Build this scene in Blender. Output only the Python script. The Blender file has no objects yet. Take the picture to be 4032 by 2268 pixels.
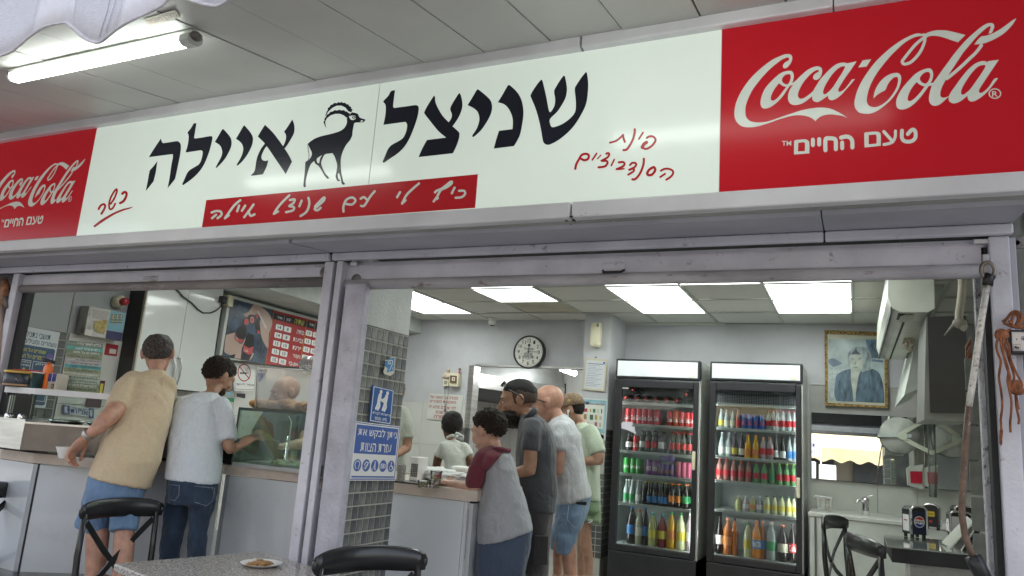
import bpy, bmesh, math, random
from mathutils import Vector, Matrix, geometry, noise
random.seed(7)
S = bpy.context.scene
COL = S.collection
# ---------------------------------------------------------------- camera
F = 2900.0; PX, PY = 2016.0, 1134.0
CAM = Vector((0, 0, 1.35))
def _basis():
    up = Vector((3093-PX, 13540+PY, -F)).normalized()
    l = Vector((-4300-PX, -(1232-PY), -F)).normalized()
    X = -(l - up*l.dot(up)); X.normalize()
    Y = up.cross(X)
    return Matrix((X, Y, up))
R = _basis()
cd = bpy.data.cameras.new('camera'); cam = bpy.data.objects.new('camera', cd); COL.objects.link(cam)
cd.sensor_width = 36; cd.lens = F/4032*36; cd.clip_start = 0.02; cd.clip_end = 300
cam.matrix_world = Matrix.Translation(CAM) @ R.to_4x4()
S.camera = cam
# ---------------------------------------------------------------- light
W = bpy.data.worlds.new('World'); S.world = W; W.use_nodes = True
nt = W.node_tree; bg = nt.nodes['Background']
sky = nt.nodes.new('ShaderNodeTexSky'); sky.sky_type = 'NISHITA'; sky.sun_disc = False
SUN_EL, SUN_AZ = math.radians(58), math.radians(28)
sky.sun_elevation = SUN_EL; sky.sun_rotation = SUN_AZ
sky.air_density = 1.2; sky.dust_density = 2.5
hs = nt.nodes.new('ShaderNodeHueSaturation'); hs.inputs['Saturation'].default_value = .55; nt.links.new(sky.outputs[0], hs.inputs['Color']); nt.links.new(hs.outputs[0], bg.inputs[0]); bg.inputs[1].default_value = 0.15
sl = bpy.data.lights.new('sun', 'SUN'); sl.energy = 3.2; sl.angle = math.radians(0.5); sl.color = (1, .96, .9)
so = bpy.data.objects.new('sun', sl); COL.objects.link(so)
d = Vector((math.sin(SUN_AZ)*math.cos(SUN_EL), math.cos(SUN_AZ)*math.cos(SUN_EL), math.sin(SUN_EL)))
so.rotation_euler = d.to_track_quat('Z', 'Y').to_euler(); so.location = d*20
S.view_settings.view_transform = 'Standard'; S.view_settings.look = 'None'
S.view_settings.exposure = 1.65; S.view_settings.gamma = 1; S.view_settings.use_curve_mapping = False
S.cycles.max_bounces = 8; S.cycles.diffuse_bounces = 4; S.cycles.glossy_bounces = 4
S.cycles.transmission_bounces = 6; S.cycles.transparent_max_bounces = 24
S.cycles.use_denoising = True; S.cycles.sample_clamp_indirect = 6; S.cycles.caustics_reflective = False; S.cycles.caustics_refractive = False
S.render.engine = 'CYCLES'
# ---------------------------------------------------------------- projection from measured picture points onto real planes
def ray(x, y): return R @ Vector((x-PX, -(y-PY), -F))
def onY(x, y, Y): d = ray(x, y); return CAM + d*((Y-CAM.y)/d.y)
def onX(x, y, X): d = ray(x, y); return CAM + d*((X-CAM.x)/d.x)
def onZ(x, y, Z): d = ray(x, y); return CAM + d*((Z-CAM.z)/d.z)
def onP(x, y, o, n):
    d = ray(x, y); return CAM + d*((o-CAM).dot(n)/d.dot(n))
def zt(s, ox, oy): return lambda p: (ox+p[0]*s, oy+p[1]*s)
# ---------------------------------------------------------------- materials
M = {}
def mat(name, col, rough=.6, metal=0, var=.06, vs=6, bump=0, bs=60, spec=.5, coat=0, emit=0, ecol=None, dirt=0, dcol=(.12,.09,.07), ds=14, alpha=1, stretch=None, dth=.62):
    if name in M: return M[name]
    m = bpy.data.materials.new(name); m.use_nodes = True; t = m.node_tree; N = t.nodes; L = t.links
    b = N['Principled BSDF']; b.inputs['Roughness'].default_value = rough; b.inputs['Metallic'].default_value = metal
    b.inputs['Specular IOR Level'].default_value = spec; b.inputs['Coat Weight'].default_value = coat; b.inputs['Coat Roughness'].default_value = .05
    tc = N.new('ShaderNodeTexCoord'); mp = N.new('ShaderNodeMapping'); L.new(tc.outputs['Object'], mp.inputs[0])
    if stretch: mp.inputs['Scale'].default_value = stretch
    n1 = N.new('ShaderNodeTexNoise'); n1.inputs['Scale'].default_value = vs; n1.inputs['Detail'].default_value = 6; L.new(mp.outputs[0], n1.inputs[0])
    cr = N.new('ShaderNodeValToRGB'); L.new(n1.outputs[0], cr.inputs[0])
    c0 = [max(0, c*(1-var*2.2)) for c in col]; c1 = [min(1, c*(1+var*1.6)) for c in col]
    cr.color_ramp.elements[0].position = .3; cr.color_ramp.elements[1].position = .7
    cr.color_ramp.elements[0].color = (*c0, 1); cr.color_ramp.elements[1].color = (*c1, 1)
    out = cr.outputs[0]
    if dirt:
        n2 = N.new('ShaderNodeTexNoise'); n2.inputs['Scale'].default_value = ds; n2.inputs['Detail'].default_value = 9; n2.inputs['Roughness'].default_value = .7; L.new(mp.outputs[0], n2.inputs[0])
        r2 = N.new('ShaderNodeValToRGB'); L.new(n2.outputs[0], r2.inputs[0]); r2.color_ramp.elements[0].position = dth; r2.color_ramp.elements[1].position = dth+.1
        ml = N.new('ShaderNodeMath'); ml.operation = 'MULTIPLY'; L.new(r2.outputs[0], ml.inputs[0]); ml.inputs[1].default_value = dirt
        mx = N.new('ShaderNodeMix'); mx.data_type = 'RGBA'; L.new(ml.outputs[0], mx.inputs[0]); L.new(out, mx.inputs[6]); mx.inputs[7].default_value = (*dcol, 1)
        out = mx.outputs[2]
    L.new(out, b.inputs['Base Color'])
    if bump:
        n3 = N.new('ShaderNodeTexNoise'); n3.inputs['Scale'].default_value = bs; n3.inputs['Detail'].default_value = 5; L.new(mp.outputs[0], n3.inputs[0])
        bp = N.new('ShaderNodeBump'); bp.inputs['Strength'].default_value = bump; bp.inputs['Distance'].default_value = .01; L.new(n3.outputs[0], bp.inputs['Height']); L.new(bp.outputs[0], b.inputs['Normal'])
    if emit:
        b.inputs['Emission Strength'].default_value = emit; b.inputs['Emission Color'].default_value = (*(ecol or col), 1)
    if alpha < 1: b.inputs['Alpha'].default_value = alpha
    M[name] = m; return m
def glassmat(name, tint=(.93,.97,.95), rough=.02, refl=1.0, haze=0, hcol=(.8,.82,.8)):
    if name in M: return M[name]
    m = bpy.data.materials.new(name); m.use_nodes = True; t = m.node_tree; N = t.nodes; L = t.links
    N.remove(N['Principled BSDF']); o = N['Material Output']
    tr = N.new('ShaderNodeBsdfTransparent'); tr.inputs[0].default_value = (*tint, 1)
    gl = N.new('ShaderNodeBsdfGlossy'); gl.inputs['Roughness'].default_value = rough
    fr = N.new('ShaderNodeFresnel'); fr.inputs[0].default_value = 1.5
    ml = N.new('ShaderNodeMath'); ml.operation = 'MULTIPLY'; ml.inputs[1].default_value = refl; L.new(fr.outputs[0], ml.inputs[0])
    mx = N.new('ShaderNodeMixShader'); L.new(ml.outputs[0], mx.inputs[0]); L.new(tr.outputs[0], mx.inputs[1]); L.new(gl.outputs[0], mx.inputs[2])
    last = mx
    if haze:
        df = N.new('ShaderNodeBsdfDiffuse'); df.inputs[0].default_value = (*hcol, 1)
        m2 = N.new('ShaderNodeMixShader'); m2.inputs[0].default_value = haze; L.new(mx.outputs[0], m2.inputs[1]); L.new(df.outputs[0], m2.inputs[2]); last = m2
    L.new(last.outputs[0], o.inputs[0]); M[name] = m; return m
def flat(name, col, rough=.5, **k): return mat(name, col, rough, var=k.pop('var', .02), **k)
# ---------------------------------------------------------------- objects
def link(name, me, mt, parent=None, wloc=None):
    """mesh given in world space (or local when wloc is set) -> object"""
    if mt is not None and not isinstance(mt, (list, tuple)): mt = [mt]
    if mt and len(me.materials) == 0:
        for q in mt: me.materials.append(q)
    o = bpy.data.objects.new(name, me); COL.objects.link(o)
    if parent is not None:
        o.parent = parent
        w = wpos(parent)
        if wloc is None: o.location = -w
        else: o.location = Vector(wloc) - w
    elif wloc is not None: o.location = wloc
    return o
def wpos(o):
    v = Vector((0, 0, 0))
    while o is not None: v += o.location; o = o.parent
    return v
def tag(o, label=None, cat=None, group=None, kind=None):
    if label: o['label'] = label
    if cat: o['category'] = cat
    if group: o['group'] = group
    if kind: o['kind'] = kind
    return o
def thing(name, label, cat, loc=(0, 0, 0), group=None):
    o = bpy.data.objects.new(name, None); COL.objects.link(o); o.location = loc; o.empty_display_size = .1
    return tag(o, label, cat, group)
def dup(root, loc, label=None, group=None, rotz=None, scale=None):
    r = root.copy(); COL.objects.link(r); r.location = loc
    if rotz is not None: r.rotation_euler = (0, 0, rotz)
    if scale is not None: r.scale = (scale,)*3 if not hasattr(scale, '__len__') else scale
    if label: r['label'] = label
    if group: r['group'] = group
    for ch in list(root.children):
        c = ch.copy(); COL.objects.link(c); c.parent = r
        for g in ch.children:
            q = g.copy(); COL.objects.link(q); q.parent = c
    return r
class MB:
    def __init__(s): s.v = []; s.f = []; s.sm = []
    def add(s, vs, fs, smooth=False):
        b = len(s.v); s.v += [Vector(v) for v in vs]
        for f in fs: s.f.append([b+i for i in f]); s.sm.append(smooth)
        return s
    def box(s, x0, x1, y0, y1, z0, z1, bev=0, m=None):
        if bev:
            bm = bmesh.new(); bmesh.ops.create_cube(bm, size=1)
            for v in bm.verts: v.co = Vector(((x0+x1)/2+v.co.x*(x1-x0), (y0+y1)/2+v.co.y*(y1-y0), (z0+z1)/2+v.co.z*(z1-z0)))
            bmesh.ops.bevel(bm, geom=bm.edges[:], offset=bev, segments=2, affect='EDGES', profile=.5)
            bm.verts.index_update(); vs = [v.co.copy() for v in bm.verts]; fs = [[v.index for v in f.verts] for f in bm.faces]; bm.free()
        else:
            vs = [Vector((x, y, z)) for x in (x0, x1) for y in (y0, y1) for z in (z0, z1)]
            fs = [(0,1,3,2),(4,6,7,5),(0,4,5,1),(2,3,7,6),(0,2,6,4),(1,5,7,3)]
        if m: vs = [m @ v for v in vs]
        return s.add(vs, fs)
    def hexa(s, p):  # 8 points: bottom 4 ccw, top 4 ccw
        return s.add(p, [(3,2,1,0),(4,5,6,7),(0,1,5,4),(1,2,6,5),(2,3,7,6),(3,0,4,7)])
    def slab(s, pts, n, t):  # polygon pts extruded by n*t
        k = len(pts); n = Vector(n)
        top = [Vector(p)+n*t for p in pts]
        return s.add([Vector(p) for p in pts]+top, [list(range(k))[::-1], list(range(k, 2*k))]+[(i, (i+1) % k, k+(i+1) % k, k+i) for i in range(k)])
    def tube(s, path, r, seg=8, cap=True, flat=None):
        path = [Vector(p) for p in path]; n = len(path); rr = r if hasattr(r, '__len__') else [r]*n
        t0 = (path[1]-path[0]).normalized(); a = t0.orthogonal().normalized()
        vs = []; 
        for i, p in enumerate(path):
            t = (path[min(i+1, n-1)]-path[max(i-1, 0)]).normalized()
            a = (a - t*a.dot(t)); a = a.normalized() if a.length > 1e-6 else t.orthogonal().normalized()
            b = t.cross(a)
            for k in range(seg):
                an = 2*math.pi*k/seg
                vs.append(p + (a*math.cos(an)+b*math.sin(an)*(flat or 1))*rr[i])
        fs = [(i*seg+k, i*seg+(k+1) % seg, (i+1)*seg+(k+1) % seg, (i+1)*seg+k) for i in range(n-1) for k in range(seg)]
        if cap: fs += [list(range(seg))[::-1], list(range((n-1)*seg, n*seg))]
        return s.add(vs, fs, True)
    def lathe(s, prof, c=(0, 0, 0), seg=16, ax='z', cap=True):
        vs = []; c = Vector(c)
        for r, h in prof:
            for k in range(seg):
                an = 2*math.pi*k/seg; x, y = r*math.cos(an), r*math.sin(an)
                vs.append(c + (Vector((x, y, h)) if ax == 'z' else Vector((x, -h, y)) if ax == 'y' else Vector((h, x, y))))
        n = len(prof)
        fs = [(i*seg+k, i*seg+(k+1) % seg, (i+1)*seg+(k+1) % seg, (i+1)*seg+k) for i in range(n-1) for k in range(seg)]
        if cap: fs += [list(range(seg))[::-1], list(range((n-1)*seg, n*seg))]
        return s.add(vs, fs, True)
    def loft(s, secs, seg=20, ex=2.0, cap=True):
        """secs: (center, right*rx, fwd*ry[, exponent])"""
        vs = []
        for q in secs:
            c, a, b = Vector(q[0]), Vector(q[1]), Vector(q[2]); e = q[3] if len(q) > 3 else ex
            for k in range(seg):
                an = 2*math.pi*k/seg; x, y = math.cos(an), math.sin(an)
                x = math.copysign(abs(x)**(2/e), x); y = math.copysign(abs(y)**(2/e), y)
                vs.append(c+a*x+b*y)
        n = len(secs)
        fs = [(i*seg+k, i*seg+(k+1) % seg, (i+1)*seg+(k+1) % seg, (i+1)*seg+k) for i in range(n-1) for k in range(seg)]
        if cap: fs += [list(range(seg))[::-1], list(range((n-1)*seg, n*seg))]
        return s.add(vs, fs, True)
    def ball(s, c, r, seg=16, rings=10, m=None):
        c = Vector(c); r = Vector(r) if hasattr(r, '__len__') else Vector((r, r, r)); vs = []; fs = []
        for i in range(rings+1):
            th = math.pi*i/rings
            for k in range(seg):
                ph = 2*math.pi*k/seg; v = Vector((r.x*math.sin(th)*math.cos(ph), r.y*math.sin(th)*math.sin(ph), r.z*math.cos(th)))
                vs.append(c + (m @ v if m else v))
        for i in range(rings):
            for k in range(seg): fs.append((i*seg+k, (i+1)*seg+k, (i+1)*seg+(k+1) % seg, i*seg+(k+1) % seg))
        return s.add(vs, fs, True)
    def mesh(s, name='m', fix=True):
        me = bpy.data.meshes.new(name); me.from_pydata([tuple(v) for v in s.v], [], s.f)
        me.polygons.foreach_set('use_smooth', s.sm)
        if fix:
            bm = bmesh.new(); bm.from_mesh(me); bmesh.ops.remove_doubles(bm, verts=bm.verts, dist=1e-6); bmesh.ops.recalc_face_normals(bm, faces=bm.faces); bm.to_mesh(me); bm.free()
        me.update(); return me
    def obj(s, name, mt, parent=None, wloc=None, fix=True): return link(name, s.mesh(name, fix), mt, parent, wloc)
def box(name, mt, x0, x1, y0, y1, z0, z1, parent=None, bev=0, **k): return MB().box(x0, x1, y0, y1, z0, z1, bev).obj(name, mt, parent)
# ---------------------------------------------------------------- 2D artwork laid on planes
def smooth(pts, n=4, thr=50):
    k = len(pts); P = [Vector(p) for p in pts]; out = []
    cor = []
    for i in range(k):
        a = P[i]-P[i-1]; b = P[(i+1) % k]-P[i]
        ang = abs(math.degrees(a.angle_signed(b, 0))) if a.length > 0 and b.length > 0 else 0
        cor.append(ang > thr)
    for i in range(k):
        p0, p1, p2, p3 = P[i-1], P[i], P[(i+1) % k], P[(i+2) % k]
        out.append(p1.copy())
        if cor[i] and cor[(i+1) % k]: continue
        t1 = Vector((0, 0)) if cor[i] else (p2-p0)*.5
        t2 = Vector((0, 0)) if cor[(i+1) % k] else (p3-p1)*.5
        for j in range(1, n):
            t = j/n
            out.append(p1*(2*t**3-3*t*t+1)+t1*(t**3-2*t*t+t)+p2*(-2*t**3+3*t*t)+t2*(t**3-t*t))
    return out
def open_smooth(pts, n=5):
    P = [Vector(p[:2]) for p in pts]; w = [p[2] if len(p) > 2 else 1 for p in pts]; out = []; ow = []
    for i in range(len(P)-1):
        p0, p1, p2, p3 = P[max(i-1, 0)], P[i], P[i+1], P[min(i+2, len(P)-1)]
        for j in range(n):
            t = j/n; t1 = (p2-p0)*.5; t2 = (p3-p1)*.5
            out.append(p1*(2*t**3-3*t*t+1)+t1*(t**3-2*t*t+t)+p2*(-2*t**3+3*t*t)+t2*(t**3-t*t)); ow.append(w[i]*(1-t)+w[i+1]*t)
    out.append(P[-1]); ow.append(w[-1]); return out, ow
class Art:
    """collects flat polygons in 2D (any coords) mapped to 3D by fn(p)->Vector; each gets a hair more lift so that none are coplanar"""
    def __init__(s, fn, n, lift=.001): s.fn = fn; s.n = Vector(n); s.l = lift; s.mb = MB()
    def poly(s, loops, sm=True, n=4):
        loops = [smooth(l, n) if sm else [Vector(p) for p in l] for l in loops]
        tri = geometry.tessellate_polygon([[Vector((p[0], p[1], 0)) for p in l] for l in loops])
        flatp = [p for l in loops for p in l]
        s.mb.add([s.fn((p[0], p[1]))+s.n*s.l for p in flatp], tri); s.l += 4e-5
        return s
    def stroke(s, pts, w):
        P, ww = open_smooth(pts); k = len(P); L = []; Rr = []
        for i in range(k):
            t = (P[min(i+1, k-1)]-P[max(i-1, 0)]); t = t.normalized() if t.length else Vector((1, 0)); q = Vector((-t.y, t.x))
            L.append(P[i]+q*w*ww[i]/2); Rr.append(P[i]-q*w*ww[i]/2)
        vs = L+Rr; fs = [(i, i+1, k+i+1, k+i) for i in range(k-1)]
        s.mb.add([s.fn((p.x, p.y))+s.n*s.l for p in vs], fs); s.l += 3e-5
        for c, r in ((P[0], ww[0]*w/2), (P[-1], ww[-1]*w/2)):
            s.mb.add([s.fn((c.x+r*math.cos(a*math.pi/6), c.y+r*math.sin(a*math.pi/6)))+s.n*s.l for a in range(12)], [list(range(12))]); s.l += 3e-5
        return s
    def ell(s, cx, cy, rx, ry, inner=0, n=28, a0=0, a1=360):
        o = [(cx+rx*math.cos(2*math.pi*i/n), cy+ry*math.sin(2*math.pi*i/n)) for i in range(n)]
        if inner: return s.poly([o, [(cx+(x-cx)*inner, cy+(y-cy)*inner) for x, y in o][::-1]], False)
        return s.poly([o], False)
    def rect(s, x0, y0, x1, y1): return s.poly([[(x0, y0), (x1, y0), (x1, y1), (x0, y1)]], False)
    def text(s, t, x0, y0, x1, y1, keep=False):
        """text stretched into the box x0..x1, y0 (top) .. y1 (bottom)"""
        me = textmesh(t)
        if not me: return s
        vs, fs, (ax, ay, bx, by) = me
        sx = (x1-x0)/max(bx-ax, 1e-6); sy = (y1-y0)/max(by-ay, 1e-6)
        s.mb.add([s.fn((x0+(v[0]-ax)*sx, y1-(v[1]-ay)*sy))+s.n*s.l for v in vs], fs); s.l += 3e-5
        return s
    def obj(s, name, mt, parent=None): return s.mb.obj(name, mt, parent, fix=False)
_tc = {}
HEB = lambda c: '\u0590' <= c <= '\u05ff'
def vis(t):
    """logical Hebrew -> visual order"""
    if not any(HEB(c) for c in t): return t
    words = t.split(' ')
    out = [w[::-1] if any(HEB(c) for c in w) else w for w in words][::-1]
    return ' '.join(out).replace('(', '\0').replace(')', '(').replace('\0', ')')
def textmesh(t, bold=0.012):
    key = t
    if key in _tc: return _tc[key]
    cu = bpy.data.curves.new('t', 'FONT'); cu.body = vis(t); cu.size = 1; cu.offset = bold; cu.resolution_u = 2
    o = bpy.data.objects.new('t', cu); COL.objects.link(o)
    dg = bpy.context.evaluated_depsgraph_get(); me = bpy.data.meshes.new_from_object(o.evaluated_get(dg))
    vs = [tuple(v.co) for v in me.vertices]; fs = [tuple(p.vertices) for p in me.polygons]
    bpy.data.objects.remove(o); bpy.data.curves.remove(cu); bpy.data.meshes.remove(me)
    if not vs: _tc[key] = None; return None
    bb = (min(v[0] for v in vs), min(v[1] for v in vs), max(v[0] for v in vs), max(v[1] for v in vs))
    _tc[key] = (vs, fs, bb); return _tc[key]
def frame(tl, tr, bl):
    """uv frame over a rectangle in space, u right, v down, both 0..1; returns fn, normal towards the viewer"""
    tl, tr, bl = Vector(tl), Vector(tr), Vector(bl); u = tr-tl; v = bl-tl
    n = v.cross(u).normalized()
    if n.dot(CAM-tl) < 0: n = -n
    return (lambda p: tl+u*p[0]+v*p[1]), n
def pixframe(kind, val, tl, tr, bl):
    f = {'Y': onY, 'X': onX, 'Z': onZ}[kind]
    return frame(f(*tl, val), f(*tr, val), f(*bl, val))
def plate(name, fn, n, mt, t=.004, parent=None, r=(0, 0, 1, 1)):
    """thin board filling the frame, its face on the frame plane (front), thickness behind"""
    pts = [fn((r[0], r[1])), fn((r[2], r[1])), fn((r[2], r[3])), fn((r[0], r[3]))]
    return MB().slab([p-n*t for p in pts], n, t).obj(name, mt, parent)
# ================================================================ materials used widely
white_pl = mat('painted_wall_grey', (.50,.505,.53), .75, var=.05, vs=3, bump=.15, bs=180)
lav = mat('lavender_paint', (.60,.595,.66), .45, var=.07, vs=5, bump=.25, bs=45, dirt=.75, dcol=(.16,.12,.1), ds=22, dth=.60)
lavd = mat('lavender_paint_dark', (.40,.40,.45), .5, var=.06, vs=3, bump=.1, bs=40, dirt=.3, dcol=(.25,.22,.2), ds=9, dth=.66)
rustm = mat('rusty_paint', (.47,.455,.48), .6, var=.14, vs=9, bump=.5, bs=70, dirt=.9, dcol=(.16,.07,.04), ds=26, dth=.60, stretch=(.35, 1, 1))
grimy = mat('grimy_metal', (.22,.2,.19), .6, var=.3, vs=14, bump=.5, bs=50, dirt=.8, dcol=(.05,.04,.035), ds=12, dth=.52)
black = mat('black_gap', (.015,.015,.018), .7)
alu = mat('sign_frame_white', (.66,.65,.67), .4, var=.05, vs=4, bump=.12, bs=30, dirt=.5, dcol=(.3,.24,.2), ds=40, dth=.68)
soffm = mat('soffit_panel_grey', (.52,.515,.49), .5, var=.06, vs=1.5, bump=.08, bs=25, dirt=.25, dcol=(.25,.22,.2), ds=4, dth=.66)
steel = mat('stainless_steel', (.62,.62,.6), .28, 1, var=.08, vs=4, bump=.08, bs=90, stretch=(1,1,12))
chrome = mat('chrome', (.8,.8,.8), .08, 1, var=.02)
blackpl = mat('black_plastic', (.016,.016,.018), .38, var=.15, vs=20, bump=.08, bs=80)
whitepl = mat('white_plastic', (.78,.78,.76), .4, var=.03)
creampl = mat('cream_plastic', (.72,.68,.5), .4, var=.06)
glass = glassmat('clear_glass')
WHT = flat('print_white', (.78,.78,.76), .5); BLK = flat('print_black', (.02,.02,.025), .5)
RED = flat('print_red', (.55,.03,.035), .4); BLU = flat('print_blue', (.03,.11,.36), .4)

# ================================================================ setting
FLOOR = MB().box(-40, 40, -40, 12, -.2, 0).obj('ground', mat('pavement_concrete', (.36,.34,.31), .85, var=.1, vs=2, bump=.3, bs=60, dirt=.4)); tag(FLOOR, kind='structure')
fl = MB().box(-5.1, .9, 3.3, 9.4, 0, .012).obj('shop_floor', mat('floor_tile', (.42,.40,.37), .35, var=.06)); tag(fl, kind='structure')
# ceiling over the shop: grid of suspended tiles, two of them stained, light panels
CZ = 2.54
ceil_t = mat('ceiling_tile', (.62,.61,.57), .85, var=.03, vs=2, bump=.1, bs=120)
ceil_s = mat('ceiling_tile_stained', (.46,.43,.33), .85, var=.08, vs=3)
gridm = mat('ceiling_grid', (.45,.46,.42), .5)
panelm = mat('light_panel', (1,1,1), .5, emit=2.9, ecol=(.93,1.0,.95))
ceil = thing('suspended_ceiling', None, None, (0, 0, CZ)); tag(ceil, kind='structure')
e0 = onZ(1852, 1230, CZ); e1 = onZ(1745, 1186, CZ)
TX = (onZ(2064, 1228, CZ).x-onZ(1865, 1232, CZ).x); TY = (e0.y-e1.y)
gx0 = onZ(1865, 1232, CZ).x; gy0 = onZ(1865, 1232, CZ).y
lit = {(-1, 0), (-1, -1), (1, -1), (3, -1), (3, 0), (4, -2), (5, -1), (5, 0), (1, -4), (3, -4), (-3, -1), (-3, -4), (-1, -4), (5, -4)}
tile_me = MB().box(0, TX-.022, -(TY-.022), 0, 0, .015).mesh('tile'); stain_me = tile_me.copy(); pan_me = tile_me.copy()
for i in range(-5, 9):
    for j in range(-6, 2):
        y1 = gy0+j*TY; x0 = gx0+i*TX
        if x0 < -5.2 or x0 > 1.2 or y1-TY < 3.1: continue
        if (i, j) in lit:
            p = thing('ceiling_light_panel', 'square white ceiling light panel, %s' % {(-1,0):'rear of the pair nearest the tiled pillar',(-1,-1):'front of the pair nearest the tiled pillar',(1,-1):'single one between the two left pairs',(3,-1):'front of the pair above the fridges',(3,0):'rear of the pair above the fridges',(5,-1):'front of the pair nearest the air conditioner',(5,0):'rear of the pair nearest the air conditioner'}.get((i, j), 'in the row hidden behind the shutter box'), 'ceiling light', (x0+.011, y1-.011, CZ), 'ceiling light panels')
            link('diffuser', pan_me, panelm, p, (x0+.011, y1-.011, CZ-.004))
            w = TX-.022; h = TY-.022; fr = MB()
            for a in ((-.008, w+.008, -.012, .0), (-.008, w+.008, -h, -h+.012)): fr.box(a[0], a[1], a[2], a[3], -.012, -.004)
            for a in ((-.008, .004), (w-.004, w+.008)): fr.box(a[0], a[1], -h+.0125, -.0125, -.012, -.004)
            link('frame', fr.mesh('f'), whitepl, p, (x0+.011, y1-.011, CZ))
        else:
            st = (i, j) in ((1, 0),)
            link('ceiling_tile', stain_me if st else tile_me, ceil_s if st else ceil_t, ceil, (x0+.011, y1-.011, CZ+random.uniform(0, .004)))
gm = MB()
for i in range(-5, 9): gm.box(gx0+i*TX-.011, gx0+i*TX+.011, 3.12, gy0+1.35*TY, CZ-.004, CZ+.02)
for j in range(-5, 3): gm.box(gx0-5*TX, gx0+8.2*TX, gy0+j*TY-.011, gy0+j*TY+.011, CZ-.0075, CZ-.0045)
gm.obj('grid_rail', gridm, ceil)
box('slab_above', flat('plaster', (.5,.5,.5), .8), -5.4, 1.6, 3.05, 9.6, CZ+.1, CZ+.25, ceil)
tag(bpy.data.objects['grid_rail'], kind='stuff')
# walls
WALLY = 7.08
def wall(name, label, mtl, *a):
    o = box(name, mtl, *a); return tag(o, label, 'wall')
xk0 = onY(1865, 1500, WALLY).x          # kitchen opening left side
xk1 = onY(2300, 1500, WALLY).x
zk = onY(1850, 1440, WALLY).z
bw = thing('back_wall', 'grey painted back wall above the kitchen opening, carrying the round clock', 'wall', (-3, WALLY, 0))
box('painted_plaster', white_pl, -5.1, xk0, WALLY, WALLY+.12, 1.62, CZ+.1, bw)
box('lintel', white_pl, xk0, xk1, WALLY, WALLY+.12, zk, CZ+.1, bw)
wtile = mat('white_wall_tile', (.60,.60,.57), .22, var=.03, vs=1.5, coat=.2)
wt_dark = mat('tile_grout', (.4,.4,.38), .8)
box('grout', wt_dark, -5.1, xk0, WALLY+.012, WALLY+.12, 0, 1.62, bw)
def tiles(parent, mt, o, u, v, n, nu, nv, gap=.004, t=.01, jit=.0015, name='tile', skip=None):
    """individual tiles sharing one mesh; o = corner, u, v = tile steps, n = outward"""
    o, u, v, n = map(Vector, (o, u, v, n)); uu = u.normalized()*gap/2; vv = v.normalized()*gap/2
    pts = [uu+vv, u-uu+vv, u+v-uu-vv, v-vv+uu]
    me = MB().slab([p-n*0 for p in pts], n, t).mesh(name); ms = mt if isinstance(mt, (list, tuple)) else [mt]
    mes = []
    for q in ms: mm = me.copy(); mm.materials.append(q); mes.append(mm)
    for a in range(nu):
        for b in range(nv):
            if skip and skip(a, b): continue
            link(name, random.choice(mes), None, parent, o+u*a+v*b+n*random.uniform(0, jit))
xg = [onY(p, 1610, WALLY).x for p in (1600, 1655)]
tiles(bw, wtile, (xk0, WALLY+.01, 1.62-.45*4), (-.6, 0, 0), (0, 0, .45), (0, -1, 0), 5, 4)
# kitchen recess behind
kit = thing('kitchen_wall', 'white tiled rear wall of the kitchen seen through the opening', 'wall', (-2.6, 9.2, 0))
box('grout', wt_dark, -4.6, -1.2, 9.22, 9.3, 0, CZ+.1, kit)
tiles(kit, wtile, (-4.6, 9.2, .2), (.42, 0, 0), (0, 0, .4), (0, -1, 0), 8, 6)
kw = thing('kitchen_side_wall', 'white tiled left side wall of the kitchen behind the steel hood', 'wall', (-4.2, 8, 0))
box('grout', wt_dark, -4.3, -4.22, WALLY+.13, 9.19, 0, CZ+.1, kw)
box('kitchen_ceiling', ceil_t, -4.6, -1.1, WALLY+.12, 9.3, 2.52, 2.54, ceil)
# pier right of the opening with the certificate, then fridge wall
PY0 = 6.72
px0 = onY(2303, 1300, PY0).x; px1 = onY(2405, 1300, PY0).x
pier = thing('wall_pier', 'grey painted wall pier between the kitchen opening and the fridges', 'wall', (px0, PY0, 0))
box('painted_plaster', white_pl, px0, px1, PY0, WALLY+.4, 1.45, CZ+.1, pier)
dkt = [mat('mosaic_dark_%d' % k, c, .5, var=.12, vs=20, bump=.3, bs=70) for k, c in enumerate([(.10,.105,.10), (.13,.13,.125), (.075,.08,.08)])]
gro = mat('mosaic_grout', (.42,.42,.38), .85)
box('grout', gro, px0+.006, px1-.006, PY0+.006, WALLY+.4, 0, 1.45, pier)
tiles(pier, dkt, (px1-.006, PY0+.01, .3), (0, .062, 0), (0, 0, .0575), (1, 0, 0), 7, 20, .008, .003)
tiles(pier, dkt, (px0+.08, PY0+.006, .3), (.062, 0, 0), (0, 0, .0575), (0, -1, 0), 3, 13, .008, .003)
FW = 7.2
fw = thing('fridge_wall', 'grey painted wall behind the two drinks fridges and the framed portrait', 'wall', (-.8, FW, 0))
box('painted_plaster', white_pl, px1, 1.45, FW+.05, FW+.15, 1.98, CZ+.1, fw)
box('painted_plaster', white_pl, px1, -.35, FW+.05, FW+.15, 0, 1.98, fw)
box('tile_backing', wt_dark, -.35, 1.45, FW+.06, FW+.15, 0, 1.98, fw)
# left wall
LX = -5.1
lw = thing('left_wall', 'tall grey and tiled left side wall of the shop with posters and menu board', 'wall', (LX, 5, 0))
box('painted_plaster', mat('wall_grey_cool', (.33,.345,.355), .4, var=.05, vs=2, bump=.05), LX-.15, LX, 2.8, WALLY, 0, CZ+.1, lw)
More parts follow.
